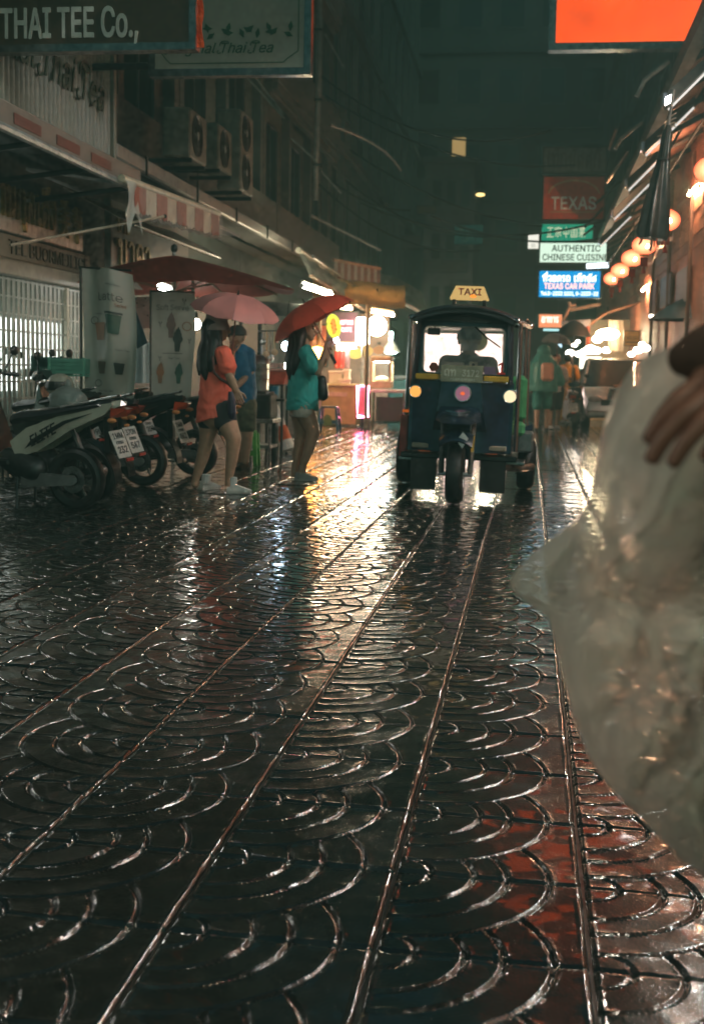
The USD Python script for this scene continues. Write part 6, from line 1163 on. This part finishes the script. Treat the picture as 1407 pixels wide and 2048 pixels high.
T.part('pane', box((lo[0]+W, lo[1]+.01, lo[2]+.132), (hi[0]-W, lo[1]+.016, hi[2]-.102)), pane('clear_pane')); T.part('popcorn', ball(((lo[0]+hi[0])/2, (lo[1]+hi[1])/2, lo[2]+.15), .13, (1.2, 1, .7), 2), mat('popcorn_cream', (.7, .6, .4), .7, bump=1.)); T.part('inner_lamp', box((lo[0]+.08, lo[1]+.1, hi[2]-.125), (hi[0]-.08, hi[1]-.1, hi[2]-.104)), emit('cabinet_lamp', (1., .9, .75), 14.))
for k in range(3): T.part('knob', lathe([(0, .02), (.025, .018), (.028, 0)], (lo[0]+.1+k*.11, lo[1]-.001, lo[2]+.065), 10, 'y'), WHITEP)
# pink neon frame standing on the pavement
fx0, fx1 = at(714.5, 803, 25.4)[0], at(735, 803, 25.4)[0]; fz0, fz1 = at(725, 833, 25.4)[2], at(725, 772, 25.4)[2]
T = Thing('neon_rectangle', 'upright rectangular pink neon frame standing in front of the stalls', 'neon sign', ((fx0+fx1)/2, 25.4, gz(fx0))); T.part('tube', tube([(fx0, 25.4, fz0), (fx1, 25.4, fz0), (fx1, 25.4, fz1), (fx0, 25.4, fz1), (fx0, 25.4, fz0)], .028, 8), emit('neon_rose', (1., .15, .30), 7.)); T.part('board', box((fx0+.03, 25.42, fz0+.03), (fx1-.03, 25.46, fz1-.03)), mat('frame_board', (.35, .16, .14), .5)); T.part('foot', cat(box(((fx0+fx1)/2-.02, 25.42, gz(fx0)), ((fx0+fx1)/2+.02, 25.46, fz0)), box((fx0, 25.3, gz(fx0)), (fx1, 25.6, gz(fx0)+.02))), DKMETAL)
p = at(781, 704, 28); T = Thing('shaded_lamp', 'hanging white lamp with a flared shade beside the tuk-tuk', 'lamp', p-A([0, 0, .1])); T.part('shade', lathe([(.03, .26), (.05, .24), (.17, .05), (.2, .0), (.17, .02), (.03, .2)], p, 20), mat('pale_shade', (.6, .7, .68), .3)); T.part('bulb', ball(p+A([0, 0, .0]), .085, (1.4, 1.4, .5), 2), emit('cool_lamp', (.75, 1., .95), 14.)); T.part('neck_light', tube([p+A([0, 0, .26]), p+A([0, 0, .42])], .035, 8), emit('cool_lamp', (.75, 1., .95), 14.))
single('stall_backwall', box((-4.7, 28.6, gz(-4.7)), (-3.0, 28.7, 2.4)), mat('stall_wall_warm', (.3, .2, .15), .6, var=.4, scale=3), 'warm brown back wall of the stalls under the grey tarpaulin', 'wall')
p = at(795, 745, 29.2); T = Thing('ice_chest', 'teal ice chest at the end of the stalls beside the tuk-tuk', 'cooler', A([p[0], 29.4, gz(p[0])])); T.part('body', box((p[0]-.3, 29.1, gz(p[0])), (p[0]+.3, 29.6, 1.0), .03), mat('chest_teal', (.03, .14, .14), .4)); T.part('lid', box((p[0]-.32, 29.08, 1.003), (p[0]+.32, 29.62, 1.1), .03), mat('chest_lid', (.3, .3, .28), .4))
# bright stall at the far end, seen through and under the tuk-tuk
xa, xb = at(838, 700, 44)[0], at(1010, 700, 44)[0]
T = Thing('end_stall', 'brightly lit white food stall across the far end of the street', 'stall', ((xa+xb)/2, 44, gz(xa)))
T.part('counter', box((xa, 43.6, gz(xa)), (xb, 44.4, .95), .02), mat('end_counter', (.45, .38, .33), .4)); T.part('light_panel', box((xa+.1, 45, 1.0), (xb-.1, 45.05, 2.5)), emit('end_glow', (1., .72, .62), .75)); T.part('roof', box((xa-.2, 43.2, 2.62), (xb+.2, 45.4, 2.7)), mat('end_roof', (.4, .36, .3), .5))
for x in (xa+.05, (xa+xb)/2, xb-.05): T.part('post', tube([(x, 43.5, gz(x)), (x, 43.5, 2.62)], .04, 6), STEEL)
T.part('yellow_poster', prism(Point(0, 0).buffer(.32), (at(955, 684, 43.4)[0], 43.4, at(955, 682, 43.4)[2]), X_, Z_, .03), mat('poster_yellow', (.7, .6, .05), .5))
# car following the tuk-tuk
def car(name, label, cx, Y0, L, Wd, Hh, m, facing, lights=None):
    """a small hatchback; facing -1 has its nose towards the viewer"""
    g0 = A([cx, Y0, gz(cx)]); T = Thing(name, label, 'car', g0+A([0, L/2, 0])); w = Wd/2
    def S(y, z): return g0+A([0, y if facing < 0 else L-y, z])
    prof = [(0., .34, .45, .80), (.05, .28, .62, .90), (.95, .25, .92, .98), (1.0, .25, .95, .98), (1.75, .25, .95, 1.), (3.1, .25, .98, 1.), (L-.35, .27, 1.0, .97), (L, .36, .9, .86)]
    lp = []
    for y, z0, z1, k in prof:
        lp.append(A([S(y, z)+A([x*w*k, 0, 0]) for x, z in ((-.92, z0), (-1, z0+.1), (-1, z1-.16), (-.94, z1), (0, z1+.03), (.94, z1), (1, z1-.16), (1, z0+.1), (.92, z0))]))
    T.part('body', rings(lp), m, smooth=35)
    gl = []
    for y, zt, k, kb in ((1.05, .98, .93, .93), (1.75, Hh-.03, .76, .93), (2.3, Hh, .78, .93), (L-.9, Hh-.05, .78, .93), (L-.2, 1.0, .9, .9)):
        gl.append(A([S(y, z)+A([x*w, 0, 0]) for x, z in ((-kb, .97), (-k, zt), (0, zt+.025), (k, zt), (kb, .97))]))
    T.part('cabin', rings(gl), mat('car_glass', (.03, .035, .035), .06, var=.05, coat=1.), smooth=30)
    T.part('roof_skin', surf([[S(y, z+.012)+A([x*w*.77, 0, 0]) for x in (-1, -.5, 0, .5, 1)] for y, z in ((1.72, Hh-.03), (2.3, Hh+.008), (L-.85, Hh-.045))], .02), m)
    for x in (-1, 1):
        for ya, za, yb, zb in ((1.05, .98, 1.75, Hh-.02), (2.45, .98, 2.45, Hh-.01), (L-.3, 1.0, L-.9, Hh-.04)): T.part('pillar', tube([S(ya, za)+A([x*w*.935, 0, 0]), S(yb, zb)+A([x*w*.775, 0, 0])], .035, 6), m)
        T.part('mirror', ball(S(1.25, 1.02)+A([x*(w+.1), 0, 0]), .1, (1, .7, .7), 2), BLACK)
        T.part('headlight', ball(S(.12, .70)+A([x*w*.66, 0, 0]), .13, (1.2, .6, .7), 2), lights or mat('car_lamp_glass', (.5, .52, .5), .05, coat=1.), smooth=True)
        T.part('tail_light', ball(S(L-.08, .82)+A([x*w*.74, 0, 0]), .12, (.9, .5, 1.2), 2), mat('car_tail_red', (.3, .02, .015), .1, coat=1.), smooth=True)
        for y in (.75, L-.75):
            t = T.part('tyre', lathe([(.2, -.09), (.29, -.1), (.31, -.04), (.31, .04), (.29, .1), (.2, .09), (.2, -.09)], S(y, .31)+A([x*(w-.1), 0, 0]), 24, 'x'), RUBBER); T.part('rim', lathe([(0, -.06), (.2, -.07), (.2, .07), (0, .06)], S(y, .31)+A([x*(w-.1), 0, 0]), 16, 'x'), STEEL, parent=t)
    T.part('number_plate', box(*sorted([tuple(S(-.03, .45)+A([-.2, -.005, 0])), tuple(S(-.03, .56)+A([.2, .005, 0]))], key=lambda q: q[2])), mat('plate_white', (.55, .57, .53), .35)); T.part('grille', box(np.minimum(S(-.015, .56), S(.02, .68))-A([w*.5, 0, 0]), np.maximum(S(-.015, .56), S(.02, .68))+A([w*.5, 0, 0])), BLACK)
    T.part('bumper', box(np.minimum(S(-.06, .3), S(.1, .44))-A([w*.88, 0, 0]), np.maximum(S(-.06, .3), S(.1, .44))+A([w*.88, 0, 0]), .04), m)
    return T
for px, yy, lab in ((858, 18.2, 'motorbike with its headlight on behind the left half of the tuk-tuk'), (963, 19.2, 'motorbike with its headlight on behind the right half of the tuk-tuk')):
    x = at(px, 760, 17.)[0]; w_ = A([x, yy, gz(x)+HCAM*0]); q_ = MC@(w_-A([0, 0, HCAM])); motorbike(CX-q_[0]/q_[2]*FPX, CY+q_[1]/q_[2]*FPX, (0, -1), lab, '16181a', '1c1e20', ('5LD', '331'), lit=emit('bike_beam', (1., .84, .55), 60.), mirrors=False)
g0 = gnd(1236, 862); car('car', 'silver white hatchback parked on the right behind the raincoat', g0[0], g0[1], 3.9, 1.62, 1.6, mat('car_silver', (.45, .46, .44), .25, .3, var=.05, coat=1.), -1)
motorbike(1148, 862, (.06, 1), 'small dark motorbike parked upright behind the people on the right', '101214', '20181a', ('6RT', '118'))
# ================================================================== right side: canopy, lanterns, stalls
T = Thing('right_canopy', 'long dark canopy edge with sloping struts along the right shophouses', 'canopy', (1.9, 27, 4.3)); DKW = mat('dark_canopy', (.05, .05, .045), .5)
def cz(y): return 4.74-.012*(y-15)
n = 24; ysr = np.linspace(-4, 41, n)
T.part('edge_beam', rings([A([(1.58, y, cz(y)-.09), (1.72, y, cz(y)-.09), (1.74, y, cz(y)+.1), (1.58, y, cz(y)+.1)]) for y in ysr]), DKW)
T.part('roof_sheet', surf([[(1.66+s*1.03, y, cz(y)+.06+.55*s) for s in (0, .5, 1)] for y in ysr], .03), mat('roof_rust', (.35, .17, .11), .5, var=.4, scale=2))
T.part('valance', surf([[(1.6, y, 4.86), (1.59, y, 4.6), (1.6, y, 4.34+.03*math.sin(9*y))] for y in np.linspace(-4, 13.2, 60)], .01), DKW)
for k, y in enumerate(np.linspace(14.2, 40, 16)): T.part('rafter', tube([(1.66, y, cz(y)-.02), (2.68, y, cz(y)+.52)], .045, 6), DKW)
for k, y in enumerate((15.5, 18.4, 21.5, 25., 29.5)):
    a = A([1.42, y, cz(y)-.62]); b = A([2.05, y+.15, cz(y)+.02]); T = Thing('floodlight', ('first', 'second', 'third', 'fourth', 'farthest')[k]+' sloping lamp housing under the right canopy, counted from the viewer', 'lamp')
    T.part('housing', hull([a+A([0, s*.12, z]) for s in (-1, 1) for z in (0, .16)]+[b+A([0, s*.12, z]) for s in (-1, 1) for z in (0, .12)]), mat('housing_grey', (.07, .08, .075), .4)); T.part('glass_end', box(a+A([-.05, -.09, .03]), a+A([-.003, .09, .15]), .01), mat('lens_blue', (.5, .55, .65), .1, coat=1)); T.part('tube', tube([a+A([.02, -.02, -.02]), b+A([0, -.02, -.02])], .014, 6), emit('strip_white', (1., .93, .85), .9)); T.part('arm', tube([b, b+A([.2, 0, .35])], .025, 6), DKMETAL)
for k, (pts, Yv, lab) in enumerate(((((1272, 193), (1288, 160), (1337, 122)), 16, 'bent pale pipe bracket at the top right'), (((1217, 299), (1232, 258)), 24, 'short pale rod beside the canopy'), (((1229, 297), (1240, 278), (1283, 244)), 20, 'bent pipe bracket below the top right one'), (((1212, 366), (1255, 303)), 24, 'long thin rod above the dull red sign'), (((1190, 408), (1240, 362)), 28, 'thin dark rod crossing the letters of the dull red sign'), (((1168, 455), (1206, 415)), 30, 'black rod over the red sign corner'), (((1166, 470), (1190, 452)), 31, 'short black rod over the green sign'))):
    single('bracket_rod', tube([at(*q, Yv) for q in pts], .028, 6), mat('rod_pale', (.33, .32, .27), .4, .3) if k < 4 else BLACK, lab, 'bracket')
# closed parasol hanging from the canopy
Yq = 14.; top = at(1336, 250, Yq); bot = at(1303, 478, Yq); ax = vunit(bot-top); u = vunit(np.cross(ax, Y_)); v = np.cross(ax, u); L = np.linalg.norm(bot-top); lp = []
for t, r in ((0, .02), (.08, .045), (.25, .05), (.45, .075), (.7, .115), (.95, .15), (1., .13)): lp.append(A([top+ax*L*t+(u*math.cos(a)+v*math.sin(a))*r*(1+.22*math.cos(6*a+t*2)) for a in np.linspace(0, 2*np.pi, 37)[:-1]]))
T = Thing('closed_parasol', 'folded dark parasol hanging slantwise under the right canopy', 'parasol', bot); T.part('folded_cloth', rings(lp), mat('parasol_black', (.035, .035, .03), .3, var=.3), smooth=40); T.part('pole', tube([top-ax*.35, bot+ax*.12], .014, 8), STEEL)
for k in range(5): a = k*1.25; T.part('rib_tip', tube([bot+(u*math.cos(a)+v*math.sin(a))*.12, bot+ax*.06+(u*math.cos(a)+v*math.sin(a))*.14], .008, 5), mat('rib_red', (.4, .1, .06), .4))
T.part('tie', tube([top+ax*L*.3+(u*math.cos(a)+v*math.sin(a))*.068 for a in np.linspace(0, 2*np.pi, 16)], .01, 5), BLACK)
for k in range(4): single('twisted_cable', tube(bez(at(1352, 225+10*k, Yq), at(1322+6*k, 240, Yq), at(1334, 262+3*k, Yq), at(1320-2*k, 272, Yq), n=12), .006, 5), mat('cable_pale', (.4, .33, .25), .4), ('topmost', 'second', 'third', 'lowest')[k]+' pale twisted cable tied at the head of the folded parasol', 'cable')
q = at(1336, 195, 15.); T = Thing('junction_lamp', 'small bright white lamp at the right edge above the parasol', 'lamp', q); T.part('panel', hull([q+A([x, y, z+x*.5]) for x in (-.03, .05) for y in (0, .03) for z in (-.06, .02)]), emit('edge_lamp', (1., .9, .85), 4.))
# red lanterns in a row
LR = emit('lantern_red', (1., .15, .055), 1.5); LH = emit('lantern_core', (1., .55, .28), 90.)
def lantern_mesh(p, r):
    n = 16; lp = []
    for t in np.linspace(.12, np.pi-.12, 13): lp.append(A([p+A([r*math.sin(t)*math.cos(a)*(1+.03*math.cos(n*a)), r*math.sin(t)*math.sin(a)*(1+.03*math.cos(n*a)), r*.78*math.cos(t)]) for a in np.linspace(0, 2*np.pi, 33)[:-1]]))
    return rings(lp)
LSK = usdkit.material(stage, '/World/Looks/lantern_skin', {'lw': ('layer_weight', {'blend': .45}), 'e': ('emission', {'strength': .42}), 'r': ('rgb_ramp', {'ramp': [(0., (1., .52, .26)), (.35, (1., .25, .1)), (1., (.75, .06, .025))]}), 'p': ('principled_bsdf', {'base_color': (.6, .06, .03), 'roughness': .5}), 'a': ('add_closure', {})}, [('lw.facing', 'r.fac'), ('r.color', 'e.color'), ('e.emission', 'a.closure1'), ('p.BSDF', 'a.closure2')], surface='a.closure')
def lantern(px, py, Y, r, label, xyz=None):
    p = at(px, py, Y) if xyz is None else A(xyz); T = Thing('red_lantern', label, 'lantern', p, 'red lanterns in a row on the right')
    T.part('shade', lantern_mesh(p, r), LSK, smooth=60); T.part('cap', lathe([(0, .03), (r*.35, .025), (r*.4, 0)], p+A([0, 0, r*.76]), 16), mat('lantern_gold', (.4, .2, .05), .4, .5)); T.part('base', lathe([(0, -.03), (r*.35, -.025), (r*.4, 0)], p-A([0, 0, r*.76]), 16), mat('lantern_gold', (.4, .2, .05), .4, .5))
    T.part('tag', box(p+A([-r*.30, -.006, -r*1.75]), p+A([r*.30, .006, -r*.98])), sheet('red_tag', (.35, .06, .03), 0, .5, .5)); T.part('tassel', tube([p+A([0, 0, -r*1.75]), p+A([0, 0, -r*2.3])], [.012, .03], 8), mat('tassel_red', (.3, .03, .02), .7)); T.part('cord', tube([p+A([0, 0, r*.8]), p+A([0, 0, r*.8+.5])], .007, 5), BLACK); T.part('glow_bulb', ball(p+A([.02, -r*.9, -r*.12]), r*.22, (1, .4, 1), 1), LH)
lantern(1331, 440, 16.3, .165, 'largest red lantern, nearest the viewer at the right edge'); lantern(1288, 490, 19.4, .17, 'second red lantern below the folded parasol'); lantern(1264, 516, 21.8, .17, 'third red lantern in the middle of the row'); lantern(1240, 541, 24.6, .165, 'fourth red lantern, touching the last one'); lantern(1223, 557, 27.2, .16, 'fifth red lantern beside the blue car park sign')
for k, y in enumerate((12.9, 10.2, 7.6)): lantern(0, 0, 0, .165, ('red lantern just beyond the right edge', 'red lantern two places beyond the right edge', 'red lantern three places beyond the right edge')[k], (1.62, y, 3.05))
single('lantern_string', tube(bez((1.62, 6, 3.75), (1.62, 16, 3.6), (1.6, 30, 3.55), n=24), .012, 5), BLACK, 'black cord carrying the row of red lanterns', 'cord')
single('torn_plastic_strip', surf([[at(1345-52*u+4*math.sin(9*u), 465+62*u+s*(9-4*u)+3*math.sin(23*u), 17+4*u) for s in (0, .5, 1)] for u in np.linspace(0, 1, 24)], .006), sheet('white_torn_plastic', (.75, .74, .7), .1, .4, .3), 'torn strip of white plastic hanging below the lanterns', 'plastic strip')
# tan awning stall with the floodlight
Ya = 35.
T = Thing('tan_awning', 'tan canvas awning glowing over the stall with the floodlight', 'awning', at(1250, 650, Ya)); T.part('canvas', surf([[at(1176+150*u, 650-44*u-16*math.sin(min(1, 3*u)*1.5)+4*s, Ya+2.2*s-1*u) for u in np.linspace(0, 1, 18)] for s in np.linspace(0, 1, 5)], .03), sheet('tan_canvas', (.55, .28, .16), 0, .45, .6), smooth=60)
T.part('side_curtain', surf([[at(1172+7*u, 652+38*s, Ya) for u in (0, .5, 1)] for s in (0, .5, 1)], .01), sheet('red_curtain', (.5, .09, .04), 0, .5, .6)); T.part('hanging_sheet', surf([[at(1216+30*u, 640+62*s, Ya+.3+.04*math.sin(8*u)) for u in np.linspace(0, 1, 8)] for s in np.linspace(0, 1, 6)], .006), sheet('cream_sheet', (.6, .52, .42), 0, .5, .5)); T.part('back_wall', box((1.5, 37.4, gz(2)), (2.68, 37.46, 2.7)), mat('stall_back_warm', (.4, .3, .18), .6))
p = at(1214, 668, Ya-.1); T = Thing('stall_floodlight', 'dazzling warm floodlight hanging under the tan awning', 'lamp', p); T.part('lamp', ball(p, .2, (1.5, .7, .7), 2), emit('flood_glow', (1., .80, .48), 9.), smooth=True); T.part('second_lamp', ball(at(1194, 678, Ya-.1), .12, (1.1, .7, .8), 2), emit('flood_glow', (1., .80, .48), 9.), smooth=True); T.part('cable', tube([p, p+A([0, .2, .7])], .012, 5), BLACK)
T, x0, x1, z0, z1 = slab_sign('yellow_menu_board', 'dull yellow menu board right of the floodlight', 1246, 1293, 661, 692, Ya-.6, mat('menu_yellow', (.55, .36, .1), .5, var=.3, scale=4), fw=.02); T.part('lettering', text('MENU', (x0+.06, Ya-.595, z0+.16), X_, Z_, .09, .01, width=.3), DK); T.part('menu_rule', box((x0+.05, Ya-.6, z0+.08), (x1-.05, Ya-.592, z0+.11)), DK)
T, x0, x1, z0, z1 = slab_sign('white_light_box', 'bright blank white light box beside the silver car', 1157, 1203, 712, 738, 36.5, emit('blank_glow', (1., .88, .66), .5), fw=.012)
T.part('pole', tube([((x0+x1)/2, 36.6, gz(1.7)), ((x0+x1)/2, 36.6, z0)], .04, 6), STEEL)
for k, (px, py, r) in enumerate(((1168, 703, .09), (1180, 699, .13), (1192, 701, .10), (1212, 700, .09), (1158, 708, .09), (1140, 706, .10), (1148, 690, .06), (1155, 683, .05), (1302, 632, .05), (1262, 708, .08), (1275, 700, .1), (1290, 696, .1), (1283, 688, .07))):
    p = at(px, py, 36.2 if px < 1250 else 27.); single('stall_bulb', ball(p, r*(1 if px < 1250 else .75), (1.3, 1, .9), 2), emit('stall_bulb_glow', (1., .85, .68), 3.), f"small white stall bulb {('over the white light box, left one', 'over the white light box, largest one', 'over the white light box, right one', 'above the silver car roof', 'at the left of the white light box', 'above the plastic bag of the yellow walker', 'high above the grey umbrella, lower one', 'high above the grey umbrella, upper one', 'under the blue umbrella', 'lowest by the passer-by shoulder', 'middle by the passer-by shoulder', 'rightmost by the passer-by shoulder', 'topmost by the passer-by shoulder')[k]}", 'lamp', smooth=True)
p = at(1147, 668, 33); T = Thing('dark_parasol', 'round dark parasol above the grey umbrella', 'parasol', A([p[0], 33, gz(p[0])])); T.part('cloth', lathe([(0, .34), (.12, .31), (.3, .16), (.42, -.06), (.40, -.06), (.28, .14), (.1, .28), (0, .3)], p, 20), mat('black_canvas', (.02, .02, .02), .6), smooth=40); T.part('pole', tube([(p[0], 33, gz(p[0])), p+A([0, 0, .3])], .02, 6), STEEL)
T = Thing('pale_roof_frame', 'tan metal roof frame corner below the blue sign', 'frame', at(1140, 640, 34)); FT = mat('frame_tan', (.5, .36, .22), .4)
for a_, b_ in (((1126, 640), (1140, 612)), ((1140, 612), (1152, 611)), ((1140, 620), (1200, 608)), ((1140, 612), (1137, 604))): T.part('bar', tube([at(*a_, 34), at(*b_, 34)], .045, 6), FT)
T.part('roof_sheet', surf([[at(1122+58*u, 642+s*18-4*u, 34.5+s*1.) for u in (0, .5, 1)] for s in (0, 1)], .02), sheet('dusty_pink_roof', (.32, .22, .2), 0, .3, .6))
p = at(1119, 681, 34); T = Thing('blue_white_lamp', 'small slanted bluish lamp right of the tuk-tuk roof', 'lamp', p); T.part('panel', hull([p+A([x, y, z-x*.9]) for x in (-.05, .05) for y in (0, .04) for z in (-.14, .14)]), emit('bluish_panel', (.6, .85, 1.), 1.6)); T.part('arm', tube([p, p+A([.3, .1, .3])], .014, 5), DKMETAL)
Yu = 24.; c = at(1372, 640, Yu); T = Thing('parasol', 'dark blue stall parasol at the right edge', 'parasol', A([c[0], Yu, gz(c[0])])); R, H = .66, .4
for k in range(8):
    a0, a1 = 2*np.pi*k/8, 2*np.pi*(k+1)/8; T.part('panel', surf([[c+A([R*t*math.cos(a0+(a1-a0)*w), R*t*math.sin(a0+(a1-a0)*w), H*(1-t**1.3)]) for w in np.linspace(.003, .997, 5)] for t in np.linspace(.02, 1, 6)], .006), mat('parasol_blue', (.02, .06, .09), .4), smooth=40)
T.part('pole', tube([(c[0], Yu, gz(c[0])), c+A([0, 0, H])], .02, 6), STEEL)
for k, (x, y, lab, cc) in enumerate(((2.2, 31, 'low counter with a warm front right of the silver car', (.3, .16, .1)), (2.3, 27.2, 'food counter under the blue parasol', (.25, .2, .16)))):
    T = Thing('food_counter', lab, 'counter', (x, y, gz(x))); T.part('body', box((x-.35, y-.8, gz(x)), (x+.3, y+.8, .85), .02), mat(f'counter_{k}', cc, .4)); T.part('top', box((x-.4, y-.85, .852), (x+.34, y+.85, .9), .01), STEEL); T.part('tray', box((x-.3, y-.5, .902), (x+.1, y+.2, .96), .01), mat('tray_orange', (.5, .2, .08), .4))

for k, (x, y, z, c) in enumerate(((2.4, -2.2, 4.3, 'tube_warm'), (2.4, .6, 4.3, 'tube_warm'), (2.4, 7.2, 4.45, 'tube_front'), (2.4, 10.8, 4.45, 'tube_front'), (-4.3, -1.5, 2.7, 'tube_warm'), (-4.3, 7.4, 2.7, 'tube_stall'))):
    tubelight((x, y, z), (x, y+1.2, z), .02, c, (1., .88, .70) if c == 'tube_warm' else (.92, 1., .92), 80, ('tube light under the right canopy well behind the viewer', 'tube light under the right canopy beside the viewer', 'tube light under the right canopy nearer the tuk-tuk', 'tube light under the right canopy nearest the tuk-tuk', 'tube light under the left awning behind the viewer', 'tube light under the left fascia awning beyond the frame')[k])
tubelight((2.6, 22.3, 4.2), (2.6, 23.7, 4.25), .025, 'tube_right', (1., .56, .32), 42, 'warm tube light on the wall behind the row of lanterns')
tubelight((2.6, 31.3, 3.2), (2.6, 32.7, 3.2), .025, 'tube_right', (1., .56, .32), 42, 'warm tube light on the wall above the silver car')
# ================================================================== rain haze
hz = usdkit.material(stage, '/World/Looks/rain_haze', {'v': ('principled_volume', {'color': (.52, .95, .86), 'density': .0058, 'anisotropy': .3})}, [], volume='v.volume')
single('haze', box((-85, -45, -3.2), (85, 105, 31)), hz, 'thin rain haze filling the street', 'haze', kind='stuff')
